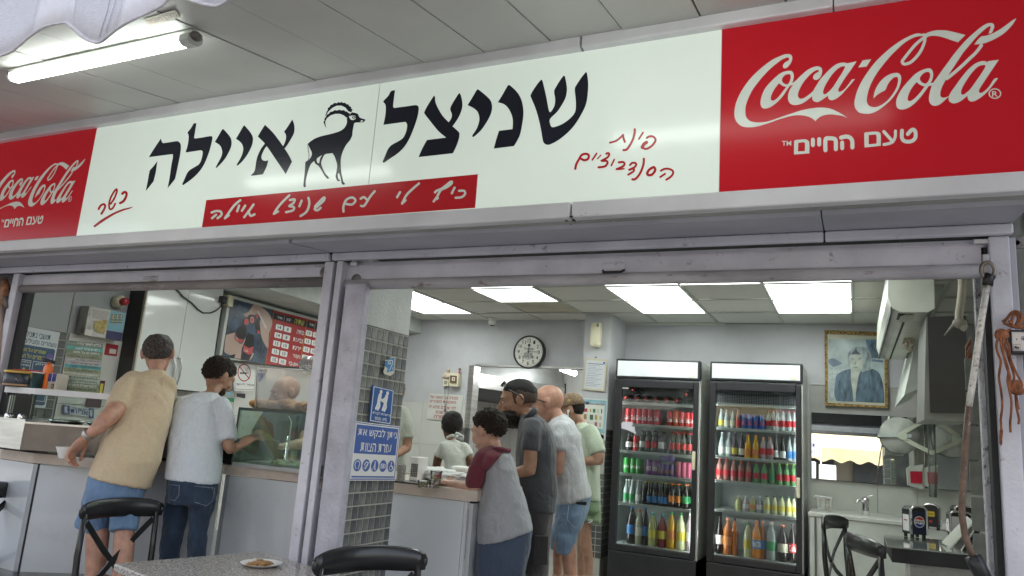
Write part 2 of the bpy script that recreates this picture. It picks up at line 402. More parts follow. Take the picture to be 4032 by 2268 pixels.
# right wall
RX = 1.3; RN = .66
rw = thing('right_wall', 'pale tiled right side wall of the shop beside the shutter rail', 'wall', (RX, 5, 0))
box('painted_plaster', wtile, RX, RX+.15, 4.4, FW+.15, 0, CZ+.1, rw); box('painted_plaster', wtile, RN, RN+.15, 3.35, 4.4, 0, CZ+.1, rw); box('painted_plaster', white_pl, RN+.151, RX, 4.25, 4.39, 0, CZ+.1, rw)
box('tiled_return', mat('mosaic_pale', (.33,.35,.32), .5, var=.1, vs=8, bump=.2), RN-.12, RN-.001, 3.2, 3.35, 0, CZ+.1, rw)
SHY_ = 2.72
# dark neighbour at both ends of the front
nb = mat('neighbour_wall', (.10,.10,.105), .8, var=.3, vs=4, bump=.6, bs=14, dirt=.6, dcol=(.3,.28,.25), ds=6)
tag(box('neighbour_wall', nb, onY(4022, 1500, SHY_+.05).x+.03, 3.2, SHY_+.03, 3.4, 0, 3.4), 'dark stained masonry wall at the right end of the shop front', 'wall')
tag(box('neighbour_wall', nb, -8.5, onY(30, 1300, SHY_+.05).x, SHY_+.06, SHY_+.1, 0, 3.4), 'dark wall strip with rusty fittings at the left end of the shop front', 'wall')
# ================================================================ lightbox sign
SY = 2.35; SHY = 2.72; SC = SY/2.6
sfn = lambda p: onY(p[0], p[1], SY)
SN = (0, -1, 0)
zL, zR = onY(2829, 766, SY).z, onY(2841, 117, SY).z       # lower / upper edge of the face
XL, X1, X2, X3 = onY(-900, 800, SY).x, onY(337, 740, SY).x, onY(2835, 440, SY).x, .62*SC
XB = onY(1470, 560, SY).x
glow = mat('sign_face_white', (.51,.53,.49), .14, var=.03, vs=2, spec=.35, emit=.13, ecol=(.86,1.0,.88), dirt=.45, dcol=(.30,.28,.2), ds=150, dth=.66)
glow2 = mat('sign_face_red', (.34,.008,.014), .2, var=.05, vs=1.2, spec=.15, emit=.05, ecol=(1,.03,.05))
logo_w = mat('sign_logo_white', (.52,.54,.49), .2, spec=.3, emit=.05, ecol=(.88,1.0,.86), dirt=.2, dcol=(.5,.45,.36), ds=50, dth=.68)
ink = mat('sign_letter_navy', (.018,.02,.032), .2, spec=.3)
inkr = mat('sign_letter_red', (.38,.010,.018), .2, spec=.3, emit=.03, ecol=(1,.05,.05))
sign = thing('shop_sign', 'long lightbox sign with ibex emblem, dark Hebrew lettering and red drink logo panels', 'sign', (-1.8, SY, 2.2))
g = .002
box('white_face', glow, X1, XB-g, SY, SY+.01, zL, zR, sign)
box('white_face', glow, XB+g, X2, SY, SY+.01, zL, zR, sign)
box('red_face', glow2, XL, X1-g, SY, SY+.01, zL, zR, sign)
box('red_face', glow2, X2+g, X3, SY, SY+.01, zL, zR, sign)
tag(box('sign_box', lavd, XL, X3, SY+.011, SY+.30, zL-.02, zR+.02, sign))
# frame, lower rail in two lengths, underside trays
XJ = onY(2260, 830, SY).x
MB().box(XL, XJ-.003, SY-.035, SY+.01, zL-.06, zL-.0015, .006).obj('frame_rail', alu, sign)
MB().box(XJ+.003, X3+.03, SY-.035, SY+.01, zL-.06, zL-.0015, .006).obj('frame_rail', alu, sign)
XT = onY(2295, 190, SY).x
MB().box(XL, XT-.003, SY-.03, SY+.01, zR+.0015, zR+.05, .006).obj('frame_rail', alu, sign)
MB().box(XT+.003, X2+.35, SY-.03, SY+.01, zR+.0015, zR+.05, .006).obj('frame_rail', alu, sign)
MB().box(X2+.353, X3+.03, SY-.03, SY+.01, zR+.0015, zR+.06, .006, m=Matrix.Identity(4)).obj('frame_rail', alu, sign)
MB().box(X3+.002, X3+.03, SY-.03, SY+.30, zL-.001, zR, .004).obj('end_rail', alu, sign)
tray = mat('sign_underside', (.34,.345,.32), .5, var=.08, vs=3, bump=.1, bs=30, dirt=.4, dcol=(.2,.15,.1), ds=10, dth=.66)
yb = onZ(2290, 880, zL-.06).y
MB().box(XL, XJ-.002, SY+.011, yb, zL-.06, zL-.021).obj('underside_tray', tray, sign)
MB().box(XJ+.002, X3+.028, SY+.011, yb, zL-.06, zL-.021).obj('underside_tray', tray, sign)
for i, (x, y) in enumerate([(2249, 854), (2231, 869), (2260, 869), (2249, 885), (2286, 884)]):
    q = onZ(x, y, zL-.0605); MB().lathe([(.006, -.001), (.006, .003)], q, 10).obj('bolt', black, sign)
for i, (x, y) in enumerate([(2306, 838), (2288, 847), (2352, 842), (2338, 864), (2398, 856), (2326, 882), (2388, 877), (2415, 874), (2190, 869), (2210, 886)]):
    q = onZ(x, y, zL-.0605); MB().lathe([(.004, -.001), (.004, .003)], q, 8).obj('screw', alu, sign)

# ---- drink logo
ZA = zt(.23465, 2840, 180); ZB = zt(.27603, 3340, 40); ZC = zt(.27603, 3040, 460)
logoA = [
 [[(1033,345),(1045,378),(1075,382),(1110,365),(1150,320),(1180,265),(1192,215),(1185,175),(1160,150),(1120,143),(1060,148),(980,180),(880,225),(780,290),(680,370),(580,460),(480,565),(400,670),(330,780),(280,880),(240,990),(222,1100),(222,1180),(240,1245),(275,1300),(330,1345),(400,1368),(500,1372),(600,1358),(720,1325),(840,1285),(960,1240),(1080,1205),(1180,1180),(1290,1168),(1390,1175),(1470,1195),(1530,1225),(1580,1268),(1610,1235),(1660,1195),(1740,1165),(1840,1155),(1940,1165),(2030,1180),(2118,1212),(2040,1160),(1940,1105),(1850,1065),(1760,1045),(1650,1040),(1540,1050),(1420,1070),(1300,1100),(1180,1140),(1060,1180),(960,1215),(860,1250),(760,1278),(660,1290),(570,1288),(490,1268),(440,1230),(412,1180),(404,1110),(410,1020),(440,920),(480,830),(530,735),(600,640),(680,540),(760,450),(850,365),(930,300),(1010,240),(1080,207),(1120,200),(1138,215),(1138,240),(1120,255),(1080,275),(1050,305)]],
 [[(1150,422),(1195,440),(1215,490),(1212,560),(1190,625),(1150,680),(1100,750),(1040,840),(970,920),(890,990),(810,1040),(740,1058),(690,1045),(662,1000),(660,930),(685,830),(730,730),(800,640),(880,560),(970,480),(1060,435)],
  [(1135,478),(1160,495),(1165,540),(1150,600),(1118,650),(1080,650),(1040,625),(1018,585),(1030,540),(1070,495)],
  [(970,630),(1010,665),(1050,685),(1092,690),(1040,760),(980,840),(920,900),(870,925),(838,915),(830,880),(850,810),(900,720)]],
 [[(1160,645),(1190,630),(1250,590),(1330,510),(1420,430),(1500,380),(1580,352),(1640,352),(1680,375),(1693,420),(1685,480),(1655,540),(1610,572),(1565,573),(1540,550),(1545,510),(1575,475),(1620,445),(1643,430),(1630,410),(1590,415),(1520,460),(1440,540),(1370,630),(1315,730),(1288,810),(1290,860),(1320,892),(1370,888),(1430,855),(1500,800),(1560,745),(1560,810),(1450,910),(1360,970),(1270,997),(1200,995),(1150,965),(1122,910),(1122,830),(1150,740),(1205,662),(1150,675)]],
 [[(2270,265),(2115,297),(2080,288),(2000,290),(1920,320),(1830,390),(1740,480),(1660,570),(1590,680),(1540,770),(1525,850),(1535,915),(1580,945),(1630,945),(1700,905),(1790,840),(1795,880),(1820,910),(1870,915),(1940,885),(2020,820),(2100,730),(2180,640),(2242,565),(2195,570),(2150,630),(2080,720),(2020,765),(1985,778),(1962,765),(1970,720),(2010,650),(2080,540),(2180,400)],
  [(2050,348),(2075,350),(2070,380),(2020,470),(1950,580),(1880,690),(1810,770),(1750,815),(1720,812),(1708,780),(1730,700),(1780,610),(1850,500),(1930,410),(2000,360)]],
 [[(2515,230),(2375,248),(2300,368),(2440,352)]]]
logoB = [
 [[(1060,350),(1020,337),(960,340),(880,370),(780,420),(680,485),(580,560),(480,650),(390,740),(310,840),(240,940),(180,1040),(130,1150),(100,1250),(87,1340),(105,1410),(160,1465),(250,1482),(330,1475),(420,1435),(510,1370),(600,1290),(680,1190),(735,1080),(755,980),(745,930),(715,903),(670,898),(600,915),(520,960),(450,1030),(400,1110),(370,1190),(360,1262),(410,1215),(470,1175),(530,1140),(560,1070),(600,1010),(650,965),(690,955),(708,970),(710,1020),(690,1100),(640,1190),(570,1280),(490,1345),(410,1383),(340,1385),(290,1360),(265,1310),(270,1230),(295,1130),(340,1020),(410,900),(500,780),(600,660),(700,560),(800,470),(900,410),(980,380),(1050,374)]],
 [[(1060,362),(1130,325),(1220,297),(1320,290),(1420,298),(1540,325),(1670,358),(1565,462),(1480,435),(1380,400),(1280,375),(1190,370),(1100,388)]],
 [[(1150,833),(1195,860),(1210,920),(1195,1000),(1150,1080),(1080,1180),(1000,1280),(920,1355),(840,1405),(760,1422),(705,1400),(683,1350),(690,1270),(730,1180),(790,1090),(870,1000),(960,910),(1060,855)],
  [(1140,882),(1165,905),(1165,960),(1140,1020),(1105,1053),(1060,1040),(1025,1000),(1025,960),(1060,915),(1100,890)],
  [(978,1028),(1010,1060),(1060,1085),(1090,1090),(1040,1160),(970,1240),(910,1290),(870,1300),(848,1285),(850,1240),(880,1160),(930,1080)]],
 [[(2000,340),(2045,330),(2070,280),(2082,235),(2070,200),(2035,188),(1980,195),(1900,240),(1800,320),(1690,420),(1590,530),(1500,640),(1420,750),(1340,860),(1270,960),(1200,1060),(1165,1170),(1150,1260),(1160,1320),(1200,1362),(1260,1365),(1330,1330),(1440,1225),(1400,1245),(1350,1253),(1315,1235),(1312,1180),(1340,1090),(1400,980),(1440,910),(1560,730),(1640,610),(1740,490),(1830,385),(1920,300),(1990,245),(2025,230),(2030,250)]],
 [[(1795,495),(1885,385),(1960,370),(2060,335),(2160,280),(2260,210),(2340,150),(2395,122),(2350,200),(2280,280),(2200,350),(2100,410),(1990,460),(1900,485)]],
 [[(2148,712),(2000,732),(1985,750),(1940,730),(1870,740),(1790,780),(1700,860),(1610,970),(1530,1080),(1460,1180),(1430,1250),(1440,1305),(1490,1333),(1550,1325),(1620,1290),(1700,1222),(1705,1270),(1740,1305),(1800,1300),(1880,1255),(1960,1190),(2040,1100),(2135,975),(2080,985),(2010,1090),(1940,1160),(1890,1187),(1862,1175),(1870,1130),(1920,1050),(2000,930),(2080,810)],
  [(1935,785),(1955,795),(1945,830),(1890,920),(1820,1020),(1740,1130),(1680,1185),(1640,1210),(1615,1205),(1608,1170),(1630,1100),(1690,1000),(1760,900),(1850,810)]]]
strB = [([(1110,378),(1040,425),(950,505),(870,600),(800,690),(770,735),(785,768),(830,770),(900,740),(985,655),(1045,565),(1085,460),(1092,400),(1075,355)], 42), ([(1120,1075),(1215,1055)], 36), ([(1405,980),(1500,905),(1610,810),(1720,705),(1820,610),(1898,508)], 46)]
tagl = [([(1853,200),(1850,290),(1875,340),(1935,358),(2000,345),(2043,300),(2045,225),(2020,187),(1985,195),(1935,250)], 54), ([(1760,205),(1755,290),(1720,360),(1650,388),(1595,397)], 42), ([(1595,215),(1715,350)], 46),
        ([(985,300),(1055,285),(1112,300),(1143,350),(1145,440)], 58), ([(1000,370),(1000,452)], 56), ([(762,480),(764,325),(820,310),(878,315),(908,345),(910,465)], 58), ([(673,322),(673,400)], 56), ([(583,330),(583,408)], 56)]
tagp = [[[(1315,240),(1340,225),(1490,215),(1530,230),(1550,262),(1550,400),(1535,418),(1330,440),(1318,425)], [(1378,265),(1470,255),(1490,275),(1490,385),(1378,397)]],
        [[(316,350),(340,335),(470,325),(510,340),(531,372),(531,510),(520,525),(325,541),(314,525)], [(375,375),(450,365),(470,385),(468,493),(368,498)]]]
def logo_art(fn, name='drink_logo'):
    a = Art(lambda p: fn(ZA(p)), SN)
    for l in logoA: a.poly(l, n=3)
    b = Art(lambda p: fn(ZB(p)), SN, .0016)
    for l in logoB: b.poly(l, n=3)
    for p, w in strB: b.stroke(p, w)
    b.ell(2090, 1195, 91, 75, .8); b.text('R', 2050, 1160, 2132, 1238)
    c = Art(lambda p: fn(ZC(p)), SN, .0016)
    for p, w in tagl: c.stroke(p, w)
    for l in tagp: c.poly(l, n=3)
    c.text('TM', 142, 348, 274, 415)
    m = MB()
    for q in (a, b, c): m.add(q.mb.v, q.mb.f)
    m.obj(name, logo_w, sign, fix=False)
logo_art(sfn)
def aff3(src, dst):
    A = Matrix([[s[0], s[1], 1] for s in src]).inverted()
    cx = A @ Vector([d[0] for d in dst]); cy = A @ Vector([d[1] for d in dst])
    return lambda x, y: (cx[0]*x+cx[1]*y+cx[2], cy[0]*x+cy[1]*y+cy[2])
def XZ(p): q = sfn(p); return (q.x, q.z)
af = aff3([XZ(ZB((2395,122))), XZ(ZB((2090,1195))), XZ(ZA((1580,1268)))], [XZ((338,625)), XZ((277,784)), XZ((58,824))])
def leftfn(p): q = sfn(p); x, z = af(q.x, q.z); return Vector((x, SY, z))
logo_art(leftfn)
# ---- Hebrew shop name
ZF = zt(.24068, 560, 440); ZG = zt(.33385, 1480, 260); ZD = zt(.26217, 1150, 380); ZH = zt(.43478, 780, 660); ZI = zt(.17941, 2240, 480); ZJ = zt(.13803, 360, 720)
lf = [[(310,437),(322,490),(345,515),(450,500),(560,483),(600,490),(630,530),(635,600),(620,720),(590,870),(545,1080),(525,1120),(418,1252),(450,1080),(480,870),(505,740),(500,705),(470,697),(110,745),(200,600)],
 [(250,808),(225,990),(195,1110),(180,1150),(60,1300),(90,1150),(120,985),(135,950),(190,890)],
 [(890,187),(843,193),(800,270),(742,340),(748,355),(762,400),(755,500),(735,590),(710,668),(850,648),(960,632),(990,650),(990,700),(965,800),(930,860),(870,900),(780,955),(735,1010),(700,1090),(657,1185),(668,1205),(720,1170),(850,1070),(960,950),(1030,830),(1090,680),(1130,540),(1152,430),(1140,402),(1110,400),(1000,420),(870,437),(852,425),(860,370),(875,280)],
 [(1323,283),(1340,295),(1400,360),(1450,430),(1465,500),(1455,580),(1410,680),(1350,780),(1270,870),(1215,922),(1205,910),(1240,840),(1290,750),(1310,680),(1305,620),(1280,560),(1240,525),(1190,497),(1250,395),(1305,300)],
 [(1673,222),(1720,275),(1780,350),(1812,420),(1812,490),(1790,570),(1730,690),(1650,800),(1575,875),(1555,880),(1550,862),(1600,780),(1640,690),(1655,610),(1640,540),(1600,490),(1535,445),(1600,335),(1655,240)],
 [(2010,215),(2130,330),(2240,470),(2330,600),(2400,710),(2453,818),(2400,920),(2350,1022),(2290,930),(2200,800),(2120,680),(2040,565),(1980,490),(1893,407),(1950,310)],
 [(2455,128),(2480,180),(2494,260),(2485,350),(2440,440),(2380,540),(2335,600),(2300,570),(2320,540),(2350,460),(2355,400),(2345,360),(2322,330),(2390,235)],
 [(2045,560),(2010,520),(1950,600),(1900,700),(1870,800),(1850,930),(1830,990),(1785,1035),(1800,1047),(1975,1025),(2020,940),(2050,860),(2065,795),(2010,805),(1965,785),(1952,740),(1970,680),(2010,600)]]
lg = [[(228,287),(180,297),(150,350),(92,412),(93,430),(115,460),(118,520),(110,600),(90,695),(230,675),(350,660),(370,690),(362,760),(335,830),(290,875),(190,930),(145,980),(110,1060),(80,1130),(95,1145),(150,1105),(260,1030),(340,950),(400,850),(450,730),(490,610),(508,510),(500,475),(470,462),(350,478),(220,495),(205,480),(210,420)],
 [(692,355),(700,370),(703,420),(730,490),(790,590),(860,663),(890,620),(898,570),(880,520),(885,480),(930,400),(975,330),(990,322),(1005,350),(1020,420),(1020,490),(995,570),(950,650),(905,712),(975,775),(988,810),(975,880),(945,960),(910,1030),(505,1075),(550,970),(605,873),(830,845),(740,770),(650,660),(580,570),(575,540),(610,470),(680,360)],
 [(1202,277),(1220,285),(1300,350),(1355,410),(1372,480),(1360,560),(1310,660),(1240,760),(1160,833),(1142,835),(1140,818),(1190,740),(1218,660),(1220,600),(1200,540),(1150,495),(1083,463),(1140,370),(1190,285)],
 [(1570,225),(1590,235),(1660,300),(1710,380),(1735,470),(1742,570),(1725,700),(1695,830),(1630,945),(1392,975),(1420,870),(1453,765),(1612,745),(1617,650),(1600,570),(1560,495),(1510,450),(1440,430),(1500,330),(1555,235)],
 [(1950,163),(1965,172),(1980,230),(2010,360),(2040,520),(2055,545),(2075,530),(2110,460),(2115,380),(2103,300),(2130,240),(2180,160),(2215,115),(2230,120),(2245,190),(2255,280),(2240,370),(2200,450),(2140,540),(2055,625),(2058,690),(2075,720),(2110,720),(2200,685),(2290,620),(2350,545),(2360,450),(2355,370),(2347,270),(2370,220),(2430,130),(2475,75),(2490,85),(2505,200),(2500,330),(2480,450),(2430,560),(2350,690),(2260,790),(2160,870),(2070,920),(2020,930),(1980,905),(1965,850),(1950,760),(1920,620),(1880,490),(1830,370),(1828,340),(1860,280),(1920,195)]]
for Z, ls in ((ZF, lf), (ZG, lg)):
    for k, l in enumerate(ls):
        if Z is ZF and k in (1, 6, 7): continue
        a = Art(lambda p, Z=Z: sfn(Z(p)), SN)
        a.poly([l], n=3)
        if Z is ZF and k == 0: a.poly([ls[1]], n=3)
        if Z is ZF and k == 5: a.poly([ls[6]], n=3); a.poly([ls[7]], n=3)
        a.obj('letter', ink, sign)
ib = Art(lambda p: sfn(ZD(p)), SN)
ib.poly([[(905,240),(960,250),(995,268),(1012,312),(1060,335),(1095,342),(1100,362),(1075,385),(1040,390),(960,393),(935,405),(925,450),(912,520),(905,590),(870,660),(820,720),(780,790),(750,870),(735,940),(733,1030),(738,1110),(748,1180),(762,1240),(775,1285),(800,1310),(785,1328),(755,1320),(742,1290),(735,1240),(720,1190),(705,1148),(690,1165),(690,1210),(700,1245),(728,1255),(710,1275),(680,1265),(665,1235),(655,1205),(665,1150),(675,1090),(678,1020),(660,960),(640,900),(605,850),(560,858),(495,870),(460,930),(440,990),(450,1050),(490,1140),(540,1200),(565,1232),(530,1235),(490,1190),(450,1120),(400,1045),(350,1010),(335,970),(290,1010),(260,1070),(235,1150),(215,1230),(205,1300),(210,1355),(185,1367),(172,1345),(175,1290),(185,1200),(195,1100),(200,1000),(215,975),(260,945),(290,900),(300,850),(280,800),(255,750),(245,715),(250,700),(330,640),(440,597),(560,570),(700,530),(770,490),(810,440),(828,380),(825,330),(860,280),(880,260)],
 [(855,300),(900,287),(950,292),(958,335),(920,355),(880,345)], [(455,878),(430,895),(378,930),(372,970),(390,1003),(410,998),(425,930)], [(1022,378),(1045,358),(1070,362),(1055,380)]], n=2)
ib.ell(928, 316, 24, 20, .45)
def crest(base, cnt, amp):
    P, w = open_smooth(base, 8); out = []
    for i, p in enumerate(P):
        q = (P[min(i+1, len(P)-1)]-P[max(i-1, 0)]).normalized(); out.append(p+Vector((q.y, -q.x))*(amp*abs(math.sin(math.pi*cnt*i/(len(P)-1))) if i > len(P)*.2 else 0))
    return [(p.x, p.y) for p in out]
ib.poly([crest([(500,310),(515,250),(560,170),(620,120),(700,100),(760,98),(830,126),(880,170),(902,215)], 11, 13)+[(895,240),(850,225),(800,165),(740,138),(670,140),(610,170),(545,230)]], False)
ib.poly([crest([(518,475),(490,430),(485,390),(505,325),(550,268),(620,225),(700,212),(780,218),(835,245),(868,268)], 11, 11)+[(825,325),(780,285),(720,262),(650,262),(580,285),(525,330),(500,380),(505,430)]], False)
ib.stroke([(240,715),(245,800),(258,880),(250,950)], 9)
ib.obj('ibex_emblem', ink, sign)
bn = Art(lambda p: sfn(ZH(p)), SN, .0008); bn.poly([[(75,295),(2535,60),(2510,365),(35,542)]], False); bn.obj('slogan_banner', inkr, sign)
hwd = {}
for p in ([(2365,212),(2410,212),(2420,238),(2390,268),(2335,275)], [(2325,183),(2300,234)], [(2148,226),(2165,210),(2215,188),(2292,128),(2296,148),(2250,182),(2200,207),(2165,268),(2136,308)], [(2166,285),(2174,276)],
          [(2003,145),(1950,190),(1890,250),(1850,328)], [(1850,325),(1882,298)], [(1832,223),(1805,270)], [(1603,215),(1560,265),(1508,345),(1478,347)], [(1475,283),(1503,268),(1530,290)],
          [(1320,400),(1320,350),(1347,292),(1400,272),(1428,300),(1397,335),(1342,330)], [(1062,352),(1140,272),(1142,298),(1092,345),(1058,375),(1082,388),(1113,365)], [(1002,275),(1010,330),(985,400),(930,440)],
          [(941,300),(920,352)], [(835,295),(878,290),(864,325),(828,350),(870,358),(862,388),(800,405)], [(830,253),(770,310),(720,370),(690,420)], [(690,420),(728,398)],
          [(505,335),(470,385),(420,450)], [(460,395),(478,437),(515,424)], [(430,345),(400,392)], [(375,345),(357,397)], [(386,296),(330,345),(275,420),(247,460)], [(247,460),(282,433)], [(127,408),(165,395),(208,400),(215,430),(180,460)], [(167,428),(130,460)]):
    xm = sum(q[0] for q in p)/len(p); hw = hwd.setdefault(0 if xm > 2090 else 1 if xm > 1700 else 2 if xm > 1250 else 3 if xm > 640 else 4, Art(lambda p: sfn(ZH(p)), SN, .002)); hw.stroke(p, 20)
for hw in hwd.values(): hw.obj('slogan_word', logo_w, sign)
rd = Art(lambda p: sfn(ZI(p)), SN)
for p, w in (([(1190,285),(1120,355),(1030,420),(905,458)], 44), ([(1190,290),(1195,340),(1228,440)], 48), ([(1448,165),(1440,260),(1400,400),(1330,530),(1270,608),(1200,622)], 50), ([(1630,235),(1537,378)], 38),
    ([(1715,352),(1760,325),(1840,322),(1900,375),(1885,450),(1800,545),(1700,595),(1620,575)], 48), ([(1610,560),(1650,490),(1705,452)], 74), ([(2022,1075),(2100,1035),(2200,1035),(2282,1080),(2282,1150),(2220,1220),(2140,1270)], 46), ([(2112,1143),(2008,1212)], 44),
    ([(1860,995),(1770,1050),(1722,1130),(1755,1172),(1830,1155),(1893,1075),(1885,1015),(1855,995)], 56), ([(1648,812),(1640,930),(1590,1080),(1520,1200),(1450,1262),(1397,1265)], 50), ([(1345,950),(1390,905),(1460,905),(1480,945),(1440,1000),(1325,1055)], 46), ([(1330,1055),(1420,1035),(1425,1085),(1305,1162)], 44),
    ([(1100,892),(1195,885),(1225,930),(1180,985),(1050,1042)], 48), ([(1050,1045),(1130,1045),(1215,1030)], 32), ([(1000,830),(935,962)], 36), ([(825,705),(868,688),(890,720),(850,785),(720,858)], 46), ([(740,862),(830,862),(850,915),(790,982),(655,1002)], 48), ([(705,735),(632,812)], 26), ([(615,697),(520,838)], 38),
    ([(145,1035),(170,930),(230,820),(285,735),(370,705),(440,735),(425,815),(345,845),(275,815)], 50)):
    rd.stroke(p, w)
rd.obj('corner_slogan', inkr, sign)
ks = Art(lambda p: sfn(ZJ(p)), SN)
for p, w in (([(885,312),(955,262),(1005,300),(990,400),(920,520),(822,580)], 70), ([(555,600),(660,440),(725,270),(730,190),(690,200),(610,320),(545,450),(510,600),(515,720),(560,758),(630,700),(682,595)], 54), ([(212,750),(265,655),(350,612),(395,645),(375,740),(292,885)], 62)): ks.stroke(p, w)
ks.stroke([(95,1240,.9),(300,1090,1.2),(500,965,1),(700,855,.9),(900,775,.8),(1080,725,.6),(1180,690,.15)], 66)
ks.obj('kosher_mark', inkr, sign)
# pale strip filling the face joint
box('face_joint', mat('joint_strip', (.5,.52,.47), .4), XB-g, XB+g, SY+.001, SY+.009, zL, zR, sign)

# ================================================================ canopy soffit: sloping boards above the pavement
SLO = math.tan(math.radians(10)); z_top = zR+.05
def soff_z(y): return z_top-(SY-y)*SLO
SO = Vector((0, SY, z_top)); SNrm = Vector((0, -SLO, 1)).normalized()
can = thing('canopy', None, None, (0, SY, z_top)); tag(can, kind='structure')
seams = []
for x, y in ((924, 419), (1935, 244), (2463, 149)): seams.append(onP(x, y, SO, SNrm).x)
bx = [X3+.3]
k = -0.195*SC
while k > -6.4: bx.append(k); k -= .305*SC
bx[0] = .11*SC
bx = [.72*SC, .415*SC]+bx
zt0, y_out = z_top, 1.28
for a, b in zip(bx[1:], bx[:-1]):
    x0, x1 = a+.0032, b-.0032; dz = random.uniform(-.003, .003)
    MB().hexa([(x0, y_out, soff_z(y_out)+dz), (x1, y_out, soff_z(y_out)+dz), (x1, SY+.3, soff_z(SY+.3)+dz), (x0, SY+.3, soff_z(SY+.3)+dz),
               (x0, y_out, soff_z(y_out)+.03), (x1, y_out, soff_z(y_out)+.03), (x1, SY+.3, soff_z(SY+.3)+.03), (x0, SY+.3, soff_z(SY+.3)+.03)]).obj('soffit_board', soffm, can)
MB().hexa([(bx[-1], y_out-.01, soff_z(y_out)+.032), (.66, y_out-.01, soff_z(y_out)+.032), (.66, 3.1, soff_z(3.1)+.032), (bx[-1], 3.1, soff_z(3.1)+.032),
           (bx[-1], y_out-.01, soff_z(y_out)+.1), (.66, y_out-.01, soff_z(y_out)+.1), (.66, 3.1, soff_z(3.1)+.1), (bx[-1], 3.1, soff_z(3.1)+.1)]).obj('canopy_deck', black, can)
bld = box('added_upper_storeys', flat('facade_render', (.5,.48,.44), .8), -10, 8, 3.06, 9.8, 3.25, 9.5); tag(bld, 'rendered upper storeys of the building above the shop front', 'building')  # unseen block, added to keep sun and sky off the front
tag(box('pavement_edge_beam', black, -7, .66, SY+.31, 3.06, zR+.1, 3.3, can), kind=None)
# ---- tube lamps under the canopy
tubeem = mat('tube_diffuser', (1,1,1), .4, emit=3.6, ecol=(.93,1,.95))
lhouse = mat('lamp_housing', (.6,.62,.58), .4, dirt=.3)
def tube_lamp(x0, x1, y, label, broken=False):
    z = soff_z(y)-.034
    t = thing('tube_lamp', label, 'lamp', (x0, y, z), 'tube lamps under the canopy')
    sl_ = [( -.030, .004), (-.028, -.016), (-.014, -.028), (.014, -.028), (.028, -.016), (.030, .004)]
    def prof(xa, xb, sc=1): 
        v = [Vector((x, y+a*sc, z+b*sc+a*SLO)) for x in (xa, xb) for a, b in sl_]; n = 6
        return MB().add(v, [(i, (i+1) % n, n+(i+1) % n, n+i) for i in range(n)]+[list(range(n))[::-1], list(range(n, 2*n))], False)
    prof(x0+.03, x1-.05).obj('diffuser', tubeem, t)
    MB().box(x0, x1, y-.02, y+.02, z+.008, z+.024, .004).obj('housing', lhouse, t)
    prof(x1-.048, x1-.004, 1.12).obj('end_cap', lhouse, t)
    prof(x0+.006, x0+.029, .8).obj('end_cap', lhouse, t)
    MB().ball((x1+.004, y-.004, z+.0), (.02, .024, .016), 10, 8).obj('burnt_end', grimy, t)
    MB().ball((x0-.006, y-.004, z+.012), (.014, .012, .01), 8, 6).obj('clip', grimy, t)
LA, LB = onP(62, 276, SO, SNrm), onP(770, 108, SO, SNrm)
tube_lamp(LA.x, LB.x, (LA.y+LB.y)/2, 'lit tube lamp half hidden by the scalloped awning edge at the upper left')
tube_lamp(-.97, .2, 1.74, 'lit tube lamp under the canopy boards above the right half of the sign')
# sticker behind lamp
fn, n = frame(onP(565, 75, SO-Vector((0,0,.004)), SNrm), onP(690, 38, SO-Vector((0,0,.004)), SNrm), onP(590, 105, SO-Vector((0,0,.004)), SNrm))
st = thing('sticker', 'old yellowed sticker with brown lettering on the soffit beside the lamp', 'sticker', fn((.5, .5)))
plate('backing', fn, n, flat('sticker_yellowed', (.5,.47,.36), .6), .001, st)
Art(fn, n, .0005).text('מתקן חשמל', .05, .15, .95, .9).obj('lettering', flat('sticker_brown', (.3,.16,.1)), st)
# ---- awning with scalloped valance
AY = .95
fab = mat('awning_fabric_pale', (.66,.66,.72), .85, var=.05, vs=90, bump=.35, bs=500, stretch=(1, 1, 5))
fab2 = mat('awning_fabric_plain', (.72,.72,.78), .85, var=.02, vs=40, bump=.1, bs=600)
hemm = mat('awning_hem', (.60,.57,.60), .8, var=.08, vs=60, bump=.4, bs=400)
edge_px = [(-420, 250), (-330, 300), (-230, 330), (-120, 300), (0, 228), (60, 190), (120, 140), (165, 100), (215, 84), (262, 92), (310, 125), (345, 158), (378, 175), (410, 178), (450, 160), (500, 122), (560, 68), (620, 14), (650, -15), (700, -10), (760, 5), (800, 15), (850, 20), (900, 14), (940, 2), (1000, -30)]
E0, _ = open_smooth(edge_px, 4)
ed = [onY(p.x, p.y, AY) for p in E0]
per = onY(850, 0, AY).x-onY(400, 0, AY).x; xa = ed[-1].x; za = ed[-1].z
zb = onY(400, 178, AY).z
aw = thing('awning', 'pale striped fabric awning with a wavy scalloped valance hanging over the upper left', 'awning', (-2, AY, 2.3))
low = [(v.x, v.z) for v in ed]
x = xa+.02
zz = za
while x < 1.3: low.append((x, zz+.0-.03*math.cos((x-xa)/per*2*math.pi)+.03)); x += .02
x = ed[0].x
pre = []
while x > -4.6: x -= .02; pre.append((x, ed[0].z+.0-.03*math.cos((x-ed[0].x)/per*2*math.pi)+.03))
low = pre[::-1]+low
ztop = max(za, zb)+.34
stripe = .165; s0x = onY(128, 100, AY).x; cur = None; segs = []
def wob(x, z): return AY+.012*math.sin(x*14+z*3)+.006*math.sin(x*37)
for i in range(len(low)-1):
    (xa_, z0), (xb_, z1) = low[i], low[i+1]; kq = int(math.floor((xa_-s0x)/stripe))
    if kq != cur: cur = kq; segs.append((kq, MB()))
    nz = 6; vs = []
    for (xx, zl) in ((xa_, z0), (xb_, z1)):
        for q in range(nz+1): z = zl+(ztop-zl)*q/nz; vs.append((xx, wob(xx, z), z))
    segs[-1][1].add(vs, [(q, nz+1+q, nz+2+q, q+1) for q in range(nz)], True)
